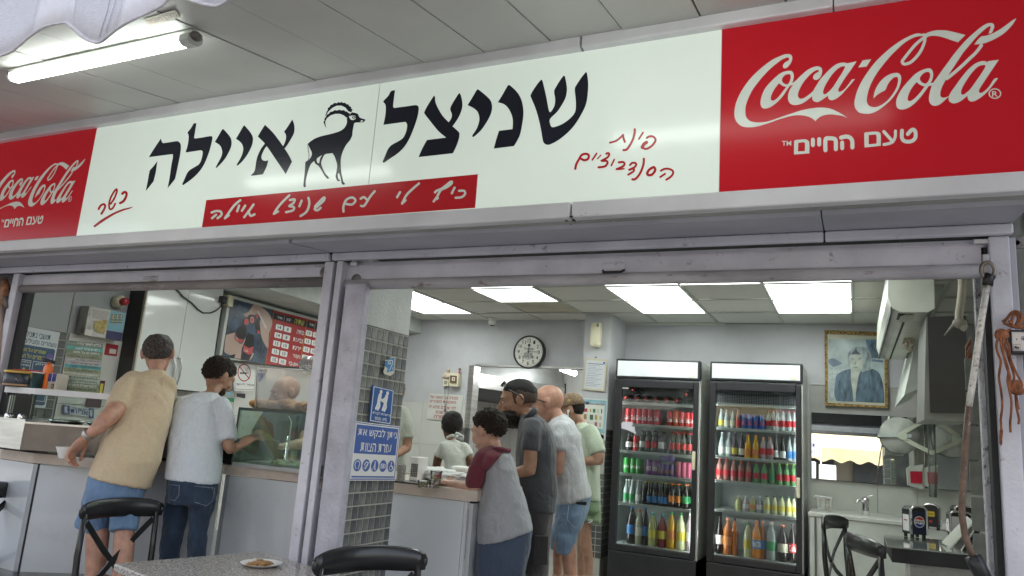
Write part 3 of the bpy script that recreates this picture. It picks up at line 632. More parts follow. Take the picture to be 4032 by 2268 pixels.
for kq, m_ in segs:
    o = link('valance_stripe', m_.mesh('valance'), fab if kq % 2 else fab2, aw); md = o.modifiers.new('t', 'SOLIDIFY'); md.thickness = .003
MB().tube([(x, wob(x, z)-.002, z+.003) for x, z in low], .0065, 6, flat=.5).obj('hem', hemm, aw)
for xs in (onY(440, 60, AY).x, onY(470, 60, AY).x):
    zlow = min(low, key=lambda q: abs(q[0]-xs))[1]
    MB().tube([(xs-(.01 if q == 0 else 0), wob(xs, zlow)-.0045, zlow+.012+q*(ztop-zlow)/6) for q in range(7)], .0016, 5).obj('seam', fab2, aw)
x = -4.6; kk = 0
while x < 1.3:
    MB().hexa([(x, AY-.01, ztop), (x+stripe, AY-.01, ztop), (x+stripe, 2.0, ztop+.62), (x, 2.0, ztop+.62), (x, AY-.01, ztop+.004), (x+stripe, AY-.01, ztop+.004), (x+stripe, 2.0, ztop+.624), (x, 2.0, ztop+.624)]).obj('roof_stripe', fab if kk % 2 else fab2, aw); x += stripe; kk += 1
MB().tube([(-4.6, AY+.02, ztop-.01), (1.3, AY+.02, ztop-.01)], .028, 10).obj('front_bar', mat('bar_grey', (.3,.3,.31), .4), aw)

# ================================================================ roller shutters
def bar_box(m, x0, x1, y0, y1, z0, z1, mt, par, b=.004): return MB().box(x0, x1, y0, y1, z0, z1, b).obj(m, mt, par)
zBot = onY(2016, 1127, SHY).z
xpL = onY(1153, 2194, SHY).x; xA = onY(1342, 1100, SHY).x; xG0 = onY(1300, 1300, SHY).x
# header soffit band + cover strip
box_ = thing('shutter_housing', 'lavender grey sheet metal housing between the sign and the shutters', 'housing', (-2, 2.9, 2.1))
HY = SHY-.04; zs0 = onY(2400, 955, HY).z; zs1 = onY(2400, 985, HY).z
xjn = onY(3240, 900, (yb+HY)/2).x; xg = onY(1310, 1010, HY).x; XR_ = onY(3990, 930, HY).x
for a, b in ((-6.2, xg-.012), (xg+.006, xjn-.002), (xjn+.002, XR_)):
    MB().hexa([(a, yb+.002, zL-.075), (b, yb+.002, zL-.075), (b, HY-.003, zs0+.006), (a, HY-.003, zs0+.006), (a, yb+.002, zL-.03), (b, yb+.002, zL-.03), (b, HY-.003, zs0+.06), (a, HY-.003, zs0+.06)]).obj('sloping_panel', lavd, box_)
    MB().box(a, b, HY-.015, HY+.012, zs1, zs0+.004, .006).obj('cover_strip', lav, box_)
box('dark_cavity', black, -6.2, XR_, SHY+.035, SHY+.1, zs1+.02, zs0+.25, box_)
grimy2 = mat('grimy_lip', (.24,.215,.21), .6, var=.25, vs=5, bump=.4, bs=50, dirt=.7, dcol=(.45,.42,.43), ds=7, dth=.55, stretch=(.3,1,1))
def shutter(name, label, x0, x1, zb_, hx):
    t = thing('roller_shutter', label, 'shutter', ((x0+x1)/2, SHY, zb_))
    h = (zs1-.004)-zb_
    b1 = MB(); b1.box(x0, x1, SHY+.0, SHY+.02, zb_+.045, zb_+.045+h*.52, .003).obj('bottom_rail', lav, t)
    MB().tube([(x0, SHY+.004, zb_+.022), (x1, SHY+.004, zb_+.022)], .0245, 10).obj('lower_lip', rustm if hx else grimy2, t)
    MB().box(x0, x1, SHY+.004, SHY+.028, zb_+.047+h*.52, zb_+h*.62, .004).obj('slat_lip', lav, t)
    MB().box(x0, x1, SHY+.014, SHY+.03, zb_+h*.63, zb_+h*1.05, .003).obj('slat', lav, t)
    return t
hmid = onY(2418, 1070, SHY)
sh1 = shutter('s', 'wide raised roller shutter with a pull handle above the right opening', xA, onY(3878, 1050, SHY).x, zBot, 1)
q = hmid; w = .045
MB().box(q.x-w, q.x+w, SHY-.006, SHY-.0005, q.z-.035, q.z+.035, .003).obj('handle_plate', lav, sh1)
MB().tube([(q.x-w*.95, SHY-.008, q.z+.004), (q.x-w*.8, SHY-.03, q.z-.008), (q.x+w*.8, SHY-.03, q.z-.008), (q.x+w*.95, SHY-.008, q.z+.004)], .005, 6).obj('handle', blackpl, sh1)
q = onY(1403, 1102, SHY); MB().lathe([(.028, -.012), (.028, .0), (.02, .006), (.008, .008)], (q.x, SHY-.002, q.z), 16, 'y').obj('lock_wheel', grimy, sh1)
q = onY(1400, 1040, SHY); MB().box(q.x-.02, q.x+.014, SHY-.016, SHY-.001, q.z-.008, q.z+.008, .003).obj('stop_bracket', alu, sh1)
q = onY(3880, 955, SHY); MB().box(q.x-.035, q.x+.02, SHY-.022, SHY-.002, q.z-.007, q.z+.007, .003).obj('stop_bracket', alu, sh1)
sh2 = shutter('s', 'raised roller shutter with a wire handle above the left opening', onY(72, 1120, SHY).x, onY(1290, 1080, SHY).x, onY(700, 1139, SHY).z, 0)
q = onY(600, 1100, SHY)
MB().box(q.x-.02, q.x+.04, SHY-.004, SHY-.0005, q.z-.02, q.z+.03, .002).obj('handle_plate', lav, sh2)
MB().tube([(q.x+.03, SHY-.006, q.z+.012), (q.x-.02, SHY-.03, q.z+.006), (q.x-.055, SHY-.035, q.z-.01), (q.x-.02, SHY-.03, q.z-.014), (q.x+.03, SHY-.006, q.z-.008)], .004, 6).obj('handle', steel, sh2)
for (px_, py_), lb in (((1277, 1072), 1), ((58, 1130), 2)):
    q = onY(px_, py_, SHY); MB().lathe([(.026, -.012), (.026, .0), (.02, .006), (.008, .009)], (q.x, SHY-.002, q.z), 16, 'y').obj('lock_wheel', grimy, sh2)
q = onY(1280, 1047, SHY); MB().box(q.x-.05, q.x+.02, SHY-.014, SHY-.001, q.z-.006, q.z+.006, .002).obj('stop_bracket', rustm, sh2)
# ---- posts and guide rails
zt_ = zs1-.002
gp = thing('shutter_post', 'double lavender steel guide post between the two openings', 'post', (-2.4, SHY, 0))
xs = [onY(a, 1400, SHY).x for a in (1253, 1288, 1306, 1328, 1352, 1378)]
MB().box(xs[0], xs[1], SHY-.035, SHY+.05, 0, zt_, .004).obj('left_flange', lav, gp)
MB().box(xs[1]+.001, xs[2]-.012, SHY-.012, SHY+.05, 0, zt_-.01).obj('groove', mat('groove_grey', (.18,.18,.19), .5), gp)
MB().box(xs[2]-.011, xs[2]-.004, SHY-.022, SHY+.04, 0, zt_-.01).obj('groove_rib', lavd, gp)
MB().box(xs[2]-.002, xs[3], SHY-.040, SHY+.05, 0, zt_, .004).obj('right_flange', lav, gp)
MB().box(xs[3]+.001, xs[4], SHY+.01, SHY+.05, 0, zt_).obj('dark_slot', black, gp)
q = onY(1290, 1795, SHY)
for py_ in (1760, 1850, 1900): v = onY(1272, py_, SHY); MB().box(v.x-.008, v.x+.008, SHY-.02, SHY-.013, v.z-.03, v.z+.02).obj('latch_plate', grimy, gp)
rj = thing('shutter_jamb', 'lavender steel jamb at the right end of the shop front', 'post', (.5, SHY, 0))
j0 = onY(3925, 1650, SHY).x; j1 = onY(4025, 1900, SHY).x
MB().box(j0, j1, SHY-.03, SHY+.06, 0, zs1+.0, .004).obj('flange', lav, rj)
MB().box(j0-.018, j0-.002, SHY+.0, SHY+.06, 0, zBot+.1).obj('dark_slot', black, rj)
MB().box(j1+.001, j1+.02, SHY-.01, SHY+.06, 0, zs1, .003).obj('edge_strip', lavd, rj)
peel = mat('peeling_paint', (.50,.5,.54), .7, var=.1, vs=30, bump=1, bs=90, dirt=1, dcol=(.055,.04,.035), ds=34, dth=.53, stretch=(1.6, 1.6, .8))
MB().box(onY(3862, 1650, SHY+.08).x, j0-.004, SHY+.07, SHY+.11, 0, CZ, .004).obj('peeling_frame', peel, rj)
lj = thing('shutter_jamb', 'narrow lavender steel jamb at the left end of the shop front', 'post', (-4.6, SHY, 0))
a = onY(28, 1300, SHY).x; b = onY(52, 1300, SHY).x; c = onY(66, 1300, SHY).x
MB().box(a, b, SHY-.03, SHY+.05, 0, zs1, .004).obj('flange', lav, lj); MB().box(b+.001, c+.02, SHY+.01, SHY+.05, 0, zs1).obj('dark_slot', black, lj)
# rusty pipe fittings left
pf = thing('pipe_fitting', 'rusty orange brown pipe fittings beside the left jamb', 'pipe', (-4.66, SHY-.03, 1.9))
cop = mat('rusty_copper', (.33,.16,.09), .55, .4, var=.25, vs=40, bump=.5, bs=80)
P_ = lambda x, y: onY(x, y, SHY-.03)
MB().tube([P_(18, 1100), P_(22, 1140), P_(14, 1170), P_(20, 1200)], [.02, .026, .018, .022], 8).obj('elbow', cop, pf)
MB().tube([P_(0, 1130), P_(10, 1150)], .016, 8).obj('stub', cop, pf)
MB().tube([P_(24, 1170), P_(28, 1215)], [.016, .014], 8).obj('valve', grimy, pf)
MB().tube([P_(10, 1200), P_(6, 1300), P_(-10, 1500)], .012, 8).obj('pipe', mat('conduit', (.42,.33,.27), .6, var=.15, bump=.4), pf)
# ---- tiled pillar
PXc = onY(1525, 2190, 3.1).x; yF = onX(1333, 2240, PXc).y; yF2 = onX(1438, 1278, PXc).y
pil = thing('tiled_pillar', 'grey mosaic tiled pillar between the openings with blue accessibility signs on its side', 'pillar', (PXc-.1, 2.9, 0))
zT = onX(1438, 1278, PXc).z
yB = 3.105
pm = mat('pillar_plaster', (.56,.575,.56), .75, var=.05, vs=6, bump=.35, bs=90, dirt=.3, dcol=(.35,.35,.3))
MB().box(PXc-.13, PXc-.006, yF+.012, yB, zT+.004, CZ+.1, .002).obj('plaster', pm, pil)
MB().box(PXc-.13, PXc-.006, yF+.012, yB-.004, 0, zT).obj('grout', mat('grout_cream', (.50,.49,.43), .85, bump=.3), pil)
tl_ = [mat('pillar_tile_%d' % k, c, .45, var=.18, vs=30, bump=.35, bs=60, dirt=.25, dcol=(.2,.2,.18)) for k, c in enumerate([(.14,.145,.145), (.17,.175,.165), (.105,.11,.115), (.20,.205,.19)])]
nr = round((zT-.3)/.0575)
tw = (yB-yF-.012)/8
tiles(pil, tl_, (PXc-.006, yF+.012, .3), (0, tw, 0), (0, 0, (zT-.3)/nr), (1, 0, 0), 8, nr, .0065, .0022, .0008)
MB().box(PXc-.05, PXc-.001, yF-.004, yF+.0115, 0, zT+.006, .002).obj('edge_bead', mat('bead', (.58,.57,.55), .6, dirt=.4), pil)
fr2 = mat('flaking_lavender', (.47,.46,.53), .6, var=.1, vs=10, bump=.6, bs=60, dirt=.8, dcol=(.2,.17,.16), ds=25, dth=.62)
MB().box(xs[4]+.001, onY(1418, 1300, SHY-.05).x, SHY-.05, yF-.006, 0, zBot+.02, .012).obj('guide_casing', fr2, pil)
# ---- signs on the pillar
ZQ = zt(360/767, 1320, 1240)
def pfr(tl, tr, bl, lift=.008):
    f = lambda p: onX(*ZQ(p), PXc+lift)
    return frame(f(tl), f(tr), f(bl))
fn, n = pfr((318, 590), (495, 632), (285, 893))
s1 = thing('wall_sign', 'upper blue sign on the tiled pillar with two white figures helping each other', 'sign', fn((.5, .5)))
plate('board', fn, n, BLU, .006, s1)
a = Art(fn, n, .0006)
a.poly([[(.03,.02),(.97,.02),(.97,.98),(.03,.98)], [(.06,.04),(.94,.04),(.94,.96),(.06,.96)]], False)
a.obj('white_border', WHT, s1)
a = Art(fn, n, .0006)
for ox, fl in ((.36, 1), (.66, -1)):
    a.ell(ox+.03, .13, .065, .055)
    X = lambda t: ox+t*fl
    a.stroke([(ox, .24), (ox-.02, .33), (ox-.03, .42)], .15); a.stroke([(ox-.03, .42), (ox+.02, .52), (ox-.04, .63)], .085); a.stroke([(ox-.05, .42), (ox-.08, .52), (ox-.13, .62)], .085)
a.stroke([(.36, .25), (.44, .36), (.52, .33), (.6, .28)], .06); a.stroke([(.64, .25), (.56, .38), (.46, .37)], .06)
a.text('אפשרות לקבלת', .1, .70, .92, .80).text('סיוע אנושי', .22, .84, .78, .93)
a.obj('white_figures_and_lettering', WHT, s1)
fn, n = pfr((163, 890), (548, 937), (105, 1390), .007)
s2 = thing('wall_sign', 'large blue and white sign on the tiled pillar with a row of five round pictograms', 'sign', fn((.5, .5)))
plate('board', fn, n, WHT, .006, s2)
a = Art(fn, n, .0005)
a.poly([[(.015,.015),(.985,.015),(.985,.985),(.015,.985)], [(.03,.028),(.97,.028),(.97,.972),(.03,.972)]], False)
BLU2 = flat('print_blue_mid', (.07,.14,.42), .4)
a.rect(.05, .05, .95, .54); a.rect(.06, .92, .96, .945); a.rect(.06, .955, .96, .962)
for k in range(5): a.ell(.15+k*.18, .74, .078, .105, n=24)
a.obj('blue_print', BLU2, s2)
a = Art(fn, n, .0012)
a.text('ניתן לבקש את', .09, .09, .93, .27).text('עזרת הצוות', .17, .35, .83, .50)
c = lambda k: .15+k*.18
a.stroke([(c(0)-.02,.80),(c(0)-.05,.74),(c(0)-.03,.68),(c(0)+.02,.67),(c(0)+.04,.72),(c(0)+.02,.80)], .014)
a.stroke([(c(1)-.04,.73),(c(1)-.01,.68),(c(1)+.03,.70),(c(1)+.01,.76),(c(1)-.02,.80)], .018).stroke([(c(1)-.05,.79),(c(1)+.05,.68)], .01)
a.ell(c(2), .675, .012, .014).stroke([(c(2), .70), (c(2), .75), (c(2)+.01, .81)], .022).stroke([(c(2)-.01, .72), (c(2)-.045, .81)], .008)
a.ell(c(3), .74, .055, .045, .7).ell(c(3), .74, .02, .025).stroke([(c(3)-.05,.69),(c(3)-.05,.79)], .01)
a.ell(c(4)+.0, .675, .012, .014).stroke([(c(4), .69), (c(4), .74), (c(4)+.035, .745), (c(4)+.045, .79)], .018).ell(c(4)-.005, .77, .04, .045, .75)
a.obj('white_lettering_and_pictograms', WHT, s2)
fn, n = pfr((418, 372), (505, 350), (412, 490), .007)
s3 = thing('sticker', 'torn blue hearing loop sticker on the pillar tiles', 'sticker', fn((.5, .5)))
a = Art(fn, n, .0); a.poly([[(0,.05),(.4,.12),(.5,-.05),(1,.0),(.97,.5),(.96,1.2),(.6,1.32),(.0,1.05),(-.12,.85),(.02,.5)]], False); a.obj('paper', flat('paper_torn', (.62,.6,.5)), s3)
a = Art(fn, n, .0006); a.poly([[(0,.12),(.35,.2),(.5,.02),(.9,.06),(.88,1.0),(.2,.98),(.3,.7),(.02,.5)]], False); a.obj('blue_ground', flat('sticker_blue', (.03,.22,.5)), s3)
a = Art(fn, n, .0012); a.stroke([(.3,.4),(.4,.22),(.65,.2),(.75,.4),(.6,.65),(.45,.88)], .07).stroke([(.42,.42),(.52,.35),(.56,.45)], .06).text('T', .68, .75, .84, .92); a.obj('white_ear', WHT, s3)
# ================================================================ interior, left side
K4 = zt(.41408, 0, 1100); K5 = zt(.40036, 0, 1250); K6 = zt(.33128, 290, 1320); K7 = zt(.24841, 860, 1140); K8 = zt(.3451, 860, 1420)
K9 = zt(.17946, 1540, 1760); K10 = zt(.42787, 1640, 1340); K11 = zt(.41398, 1600, 1100); K12 = zt(.28986, 1900, 1480); K13 = zt(.2346, 3240, 1280)
K14 = zt(.24837, 3180, 1600); K15 = zt(.24837, 3500, 1600); K16 = zt(.25397, 3480, 1900); K17 = zt(.34505, 3600, 1200); K18 = zt(.27598, 3700, 1100)
K19 = zt(.44851, 3100, 1000); K20 = zt(.46093, 3100, 1600); L5 = zt(.392, 0, 1700); L7 = zt(.39199, 800, 1700); L6 = zt(.41398, 800, 1100); L2 = zt(.41398, 1600, 1668)
def xf(K, X, tl, tr, bl): return frame(onX(*K(tl), X), onX(*K(tr), X), onX(*K(bl), X))
def yf(K, Y, tl, tr, bl): return frame(onY(*K(tl), Y), onY(*K(tr), Y), onY(*K(bl), Y))
CT = 1.07; CB = 1.02
# wall finish
v = onX(*K4((640, 515)), LX); ym = v.y; zm = onX(*K4((120, 422)), LX).z
box('panel_joint', mat('joint_olive', (.22,.2,.13), .7), LX, LX+.003, onX(*K4((705, 130)), LX).y, onX(*K4((713, 130)), LX).y, zm, CZ, lw)
box('grout', gro, LX, LX+.004, 2.95, ym, .8, zm, lw)
tiles(lw, dkt, (LX+.004, 3.02, zm-.06*16), (0, .06, 0), (0, 0, .06), (1, 0, 0), int((ym-3.02)/.06), 16, .006, .005)
tiles(lw, wtile, (LX+.001, ym+.01, zm-.5*3), (0, .55, 0), (0, 0, .5), (1, 0, 0), 6, 3, .005, .008)
# poster on the left wall
NAVY = flat('print_navy', (.035,.09,.17), .45); PAPER = flat('poster_paper', (.62,.66,.68), .45); YEL = flat('print_yellow', (.62,.55,.08), .5)
fn, n = xf(K5, LX+.016, (120, 62), (592, 148), (-45, 850))
po = thing('poster', 'white and navy health poster with yellow headline peeling off the left wall tiles', 'poster', fn((.5, .5)))
plate('sheet', fn, n, PAPER, .002, po)
a = Art(fn, n, .0006)
def rrect(a, x0, y0, x1, y1, r=.03, asp=1.0):
    ry = r*asp; a.poly([[(x0+r,y0),(x1-r,y0),(x1-r*.3,y0+ry*.3),(x1,y0+ry),(x1,y1-ry),(x1-r*.3,y1-ry*.3),(x1-r,y1),(x0+r,y1),(x0+r*.3,y1-ry*.3),(x0,y1-ry),(x0,y0+ry),(x0+r*.3,y0+ry*.3)]], False); return a
rrect(a, .04, .23, .97, .97, .04, .6)
a.text('תושבי נתניה', .30, .06, .82, .125).text('נשמרים ומצילים חיים', .08, .14, .97, .205).poly([[(.12,.03),(.2,.03),(.2,.07),(.16,.09),(.12,.07)]], False)
a.obj('navy_print', NAVY, po)
a = Art(fn, n, .0012); a.text('שומרים על ההנחיות,', .08, .26, .78, .32).text('שומרים על הבריאות!', .08, .335, .78, .395); a.obj('yellow_headline', YEL, po)
a = Art(fn, n, .0012)
for (x0, y0, x1, y1) in ((.07,.42,.52,.63),(.56,.42,.95,.63),(.07,.66,.52,.92),(.56,.66,.95,.92)):
    a.poly([[(x0,y0),(x1,y0),(x1,y1),(x0,y1)], [(x0+.008,y0+.006),(x1-.008,y0+.006),(x1-.008,y1-.006),(x0+.008,y1-.006)]], False)
a.text('הכניסה לבית העסק', .1, .435, .5, .462).text('מותרת רק עם מסכה', .1, .475, .5, .505).text('מרחק', .62, .44, .92, .47).text('על היגיינה', .1, .69, .5, .72)
a.obj('white_print', WHT, po)
a = Art(fn, n, .0014)
for x in (.18, .40): a.ell(x, .585, .055, .03).ell(x, .54, .025, .022)
a.obj('yellow_figures', YEL, po)
a = Art(fn, n, .0014); a.ell(.88, .345, .075, .05); a.obj('round_badge', flat('print_violet', (.12,.1,.3)), po)
# metal cabinet with notices
def wallbox(name, label, cat, K, near_wall, fnt, fft, fnb, mt, cover=None):
    y0 = onX(*K(near_wall), LX).y; X = onY(*K(fnt), y0).x; a = onX(*K(fnt), X); b = onX(*K(fft), X); c = onX(*K(fnb), X)
    t = thing(name, label, cat, (X, (a.y+b.y)/2, c.z))
    MB().box(LX+.001, X, a.y, b.y, c.z, a.z, .004).obj('housing', mt, t); return t, X
boxm = mat('enamel_aged', (.50,.50,.46), .5, var=.1, vs=8, bump=.2, bs=40, dirt=.8, dcol=(.12,.09,.07), ds=7, dth=.55)
cb, XC = wallbox('control_cabinet', 'aged metal control cabinet with paper notices hung high on the left wall', 'cabinet', K4, (770, 238), (850, 250), (1200, 315), (800, 530), boxm)
def patch(name, K, X, pts, mt, par, lift=.003): return Art(lambda p: onX(*K(p), X), (1, 0, 0), lift).poly([pts], False).obj(name, mt, par)
NOTE = flat('paper_note', (.60,.57,.53), .6); CYA = flat('print_pale_blue', (.20,.40,.48)); DNV = flat('print_dark_navy', (.03,.03,.10))
patch('notice', K4, XC, [(862, 268), (1050, 300), (1000, 470), (858, 365)], NOTE, cb)
patch('notice', K4, XC, [(1052, 296), (1196, 322), (1165, 505), (1015, 480)], CYA, cb)
patch('notice', K4, XC, [(1014, 483), (1164, 508), (1145, 590), (1000, 562)], DNV, cb)
patch('notice', K4, XC, [(812, 470), (880, 483), (866, 540), (800, 525)], NOTE, cb, .004)
patch('torn_glue_patch', K4, XC, [(900, 395), (1018, 385), (1010, 440), (985, 520), (920, 500), (888, 470)], mat('glue_patch', (.42,.33,.12), .6, var=.2, vs=40), cb, .005)
a = Art(lambda p: onX(*K4(p), XC), (1, 0, 0), .006)
for k in range(8): a.stroke([(870, 285+k*11), (1035-k*4, 314+k*11)], 3)
for k in range(4):
    for j in range(3): a.stroke([(1062+j*38-k*4, 335+k*24), (1085+j*38-k*4, 340+k*24)], 12)
a.obj('small_print', flat('print_grey', (.16,.15,.15)), cb)
a = Art(lambda p: onX(*K4(p), XC), (1, 0, 0), .007)
for k in range(3): a.stroke([(1075+k*38, 335), (1064+k*38, 415)], 14)
a.obj('yellow_print', flat('print_khaki', (.50,.44,.18)), cb)
# siren
q = onX(*K4((1105, 212)), LX); r = (onX(*K4((1105, 150)), LX).z-q.z)
si = thing('alarm_siren', 'round cream siren with a red centre above the control cabinet', 'alarm', q)
MB().lathe([(r*.95, .0), (r*1.02, .02), (r, .05), (r*.8, .07), (r*.62, .072)], q, 24, 'x').obj('base', creampl, si)
MB().lathe([(r*.62, .07), (r*.62, .10), (r*.5, .115), (r*.14, .118)], q, 20, 'x').obj('red_dome', mat('red_plastic', (.42,.03,.04), .3), si)
fb, XFb = wallbox('fire_alarm_box', 'small red fire alarm box beneath the control cabinet', 'alarm', K4, (985, 690), (1012, 608), (1130, 630), (1005, 718), mat('red_enamel', (.36,.02,.03), .45, dirt=.3))
patch('label_plate', K4, XFb, [(1042, 658), (1105, 668), (1098, 712), (1034, 702)], NOTE, fb)
y_, X_ = wallbox('junction_box', 'yellowish junction box half hidden behind the green rules sign', 'box', K4, (815, 600), (828, 556), (1002, 590), (820, 640), mat('old_cream', (.50,.43,.26), .5, dirt=.4))
fn, n = xf(K4, LX+.012, (955, 962), (1002, 966), (930, 1100))
pp = thing('wall_sign', 'narrow maroon and yellow sign on the white tiles of the left wall', 'sign', fn((.5, .5))); plate('board', fn, n, flat('maroon_print', (.10,.02,.04)), .003, pp)
Art(fn, n, .001).rect(.15, .2, .75, .9).obj('yellow_print', YEL, pp)
# white wall cabinet
y0 = onX(*K4((1240, 110)), LX).y; XF = onY(*K4((1400, 100)), y0).x
yE = onX(*K4((2112, 210)), XF).y; zb_ = onX(*K4((1650, 1047)), XF).z
ySm = onX(*K4((1770, 300)), XF).y
wc = thing('wall_cabinet', 'tall glossy white two door cupboard with a black side panel on the left wall', 'cabinet', (XF, (y0+yE)/2, zb_))
glossw = mat('gloss_white_door', (.66,.69,.67), .12, var=.01, coat=.8)
box('carcass', mat('cabinet_black', (.03,.03,.032), .4, bump=.05), LX+.002, XF-.022, y0, yE, zb_, CZ-.02, wc)
box('edge_strip', mat('edge_alu', (.45,.42,.34), .4), XF-.021, XF+.001, y0, y0+.012, zb_, CZ-.02, wc)
box('door', glossw, XF-.02, XF, y0+.014, ySm-.002, zb_+.005, CZ-.02, wc)
box('door', glossw, XF-.02, XF, ySm+.002, yE, zb_+.005, CZ-.02, wc)
for pts in ([(1652, 738), (1668, 830), (1655, 910), (1628, 975)], [(1718, 752), (1730, 840), (1712, 930), (1680, 1000)]):
    P = [onX(*K4(p), XF+.03) for p in pts]; P = [Vector((XF, P[0].y, P[0].z))]+P+[Vector((XF, P[-1].y, P[-1].z))]
    MB().tube(P, .009, 8).obj('handle', steel, wc)
cd_ = thing('power_cord', 'black power cord hanging in a loop across the white cupboard', 'cord', onX(*K4((1675, 90)), XF))
P = [onX(*K4(p), XF+.012) for p in [(1675, 92), (1740, 165), (1820, 222), (1880, 285), (1930, 318), (2000, 320), (2050, 300), (2095, 265), (2115, 215)]]
MB().tube([Vector(p) for p in P], .006, 6).obj('cable', blackpl, cd_)
q = onX(*K4((2125, 195)), XF+.03); MB().box(q.x-.03, q.x+.02, q.y-.03, q.y+.03, q.z-.03, q.z+.03, .01).obj('plug', blackpl, cd_)
q = onX(*K4((2150, 200)), XF+.0); MB().box(q.x-.05, q.x+.03, q.y-.0, q.y+.06, q.z-.05, q.z+.05, .008).obj('socket', creampl, cd_)
# bulkhead over the menu
bk = box('bulkhead', mat('bulkhead_white', (.52,.55,.53), .7), LX+.01, XF+.5, yE+.02, WALLY, onX(*K7((150, 60)), XF).z+.02, CZ+.05, lw)
q = onX(*L6((740, 90)), XF+.35); cam1 = thing('security_camera', 'white tube shaped security camera under the ceiling above the menu board', 'camera', q)
MB().lathe([(.035, -.05), (.04, -.03), (.04, .04), (.035, .06)], q, 16).obj('body', whitepl, cam1); MB().lathe([(.028, -.058), (.03, -.045)], q, 14).obj('lens', blackpl, cam1)
q = onX(*L6((512, 190)), XF+.25)
# menu board
XM = XF-.01
def k7(p, X=None): return onX(*K7(p), XM if X is None else X)
me_ = thing('menu_board', 'drinks menu board with red price list beside a dark photograph of hands and bottles', 'menu', k7((800, 700)))
def plat7(name, pts, mt, t=.02, X=None): return MB().slab([k7(p, X)-Vector((t, 0, 0)) for p in pts], (1, 0, 0), t).obj(name, mt, me_)
plat7('frame', [(165, 80), (1900, 560), (1750, 1260), (10, 1095)], mat('menu_frame', (.58,.60,.57), .4), .05)
photo = mat('photo_dark_blue', (.035,.06,.10), .3, var=.5, vs=9, dirt=.5, dcol=(.10,.16,.24), ds=16, dth=.55)
plat7('photo_ground', [(210, 140), (875, 325), (740, 1185), (62, 1060)], photo, .004, XM+.004)
REDM = flat('menu_red', (.36,.02,.02), .35)
plat7('price_panel', [(876, 326), (1900, 592), (1780, 1270), (742, 1185)], REDM, .004, XM+.004)
A7 = lambda l=.006: Art(lambda p: k7(p, XM+.004), (1, 0, 0), l)
skin_p = flat('print_skin', (.50,.36,.30), .35); skin_d = flat('print_skin_dark', (.30,.20,.17), .35)
a = A7(.002); a.poly([[(540,255),(600,240),(700,290),(790,370),(840,470),(850,560),(800,700),(790,920),(770,930),(690,790),(660,640),(650,520),(690,440),(600,380),(560,410),(440,440),(400,410),(410,380),(480,350)]], True, 2)
a.poly([[(120,720),(260,680),(250,780),(340,860),(380,850),(420,770),(430,790),(370,930),(360,1000),(350,1100),(250,1090),(270,1020),(180,1040),(90,990),(100,830)]], True, 2)
a.poly([[(545,1000),(560,1020),(530,1080),(490,1130),(460,1120),(480,1060)]], True, 2); a.obj('printed_hands', skin_p, me_)
a = A7(.003)
a.poly([[(380,560),(440,600),(430,720),(380,790),(290,760),(280,680),(310,610)]], True, 2).poly([[(470,690),(560,720),(560,900),(480,930),(400,880),(430,770)]], True, 2).poly([[(600,470),(650,520),(660,690),(610,700),(580,600)]], True, 2).ell(520, 450, 65, 55).poly([[(380,1000),(530,1020),(480,1130),(370,1090)]], True, 2)
a.obj('printed_bottles', flat('print_bottle_black', (.012,.01,.012), .3), me_)
a = A7(.004); a.poly([[(265,680),(290,770),(400,800),(350,850),(255,800)]], False).poly([[(400,880),(480,930),(550,900),(530,1020),(470,1030),(385,980)]], False).ell(437, 510, 38, 52).ell(530, 480, 36, 56).poly([[(600,640),(650,660),(655,700),(620,710)]], False).ell(605, 420, 20, 35)
a.obj('printed_labels', flat('print_label_red', (.55,.08,.08), .35), me_)
a = A7(.0046); a.poly([[(600,340),(635,335),(760,600),(745,630)]], False)
for (x, y, w) in ((262,765,45),(405,960,60)):
    aa = Art(lambda p, x=x, y=y: k7((x+p[0], y+p[1]+.2*p[0]), XM+.004), (1, 0, 0), .0052); aa.text('Cola', 0, -22, w, 22); a.mb.add(aa.mb.v, aa.mb.f)
a.ell(530, 480, 26, 44, .8); a.obj('printed_opener_and_script', flat('print_pale', (.62,.58,.55)), me_)
mm = lambda p: k7((p[0]-.16*(p[1]-600), p[1]+.25*(p[0]-962)), XM+.004)
a = Art(mm, (1, 0, 0), .002); a.rect(838, 398, 1900, 494); a.obj('black_header', BLK, me_)
a = Art(mm, (1, 0, 0), .003); a.rect(838, 346, 842, 1226).rect(1366, 346, 1371, 1226); a.obj('gold_rule', flat('print_gold', (.55,.33,.05)), me_)
rows = [600, 728, 857, 985, 1112]
for b in rows:
    for ca, w_, dy_ in ((962, 56, 0), (1093, 56, 0), (1428, 50, 22), (1543, 50, 22)):
        a = Art(mm, (1, 0, 0), .003); rrect(a, ca-w_, b-dy_-42, ca+w_, b-dy_+42, 12); a.obj('price_box', WHT, me_)
a = Art(mm, (1, 0, 0), .0045)
for b, l, r in zip(rows, ('14','14','15','15','15'), ('8','8','10','10','10')):
    a.text(l, 936, b-26, 988, b+26); a.text(r, 1093-(14 if len(r) < 2 else 26), b-26, 1093+(14 if len(r) < 2 else 26), b+26)
    a.text('15', 1405, b-46, 1452, b+4).text('10', 1520, b-46, 1567, b+4)
a.obj('price_digits', BLK, me_)
a = Art(mm, (1, 0, 0), .0045)
for b, t_, w in zip(rows, ('סודה', 'נביעות', 'פריגת', 'נקטר', 'פיוז-טי'), (112, 150, 140, 118, 158)): a.text(t_, 1350-w, b-34, 1350, b+30)
a.text('גדול', 905, 428, 985, 472).text('קטן', 1050, 428, 1118, 480).text('גדול', 1410, 414, 1480, 458).text('קטן', 1540, 414, 1600, 462).rect(1010, 405, 1014, 485).rect(1496, 405, 1500, 485)
a.obj('white_lettering', WHT, me_)
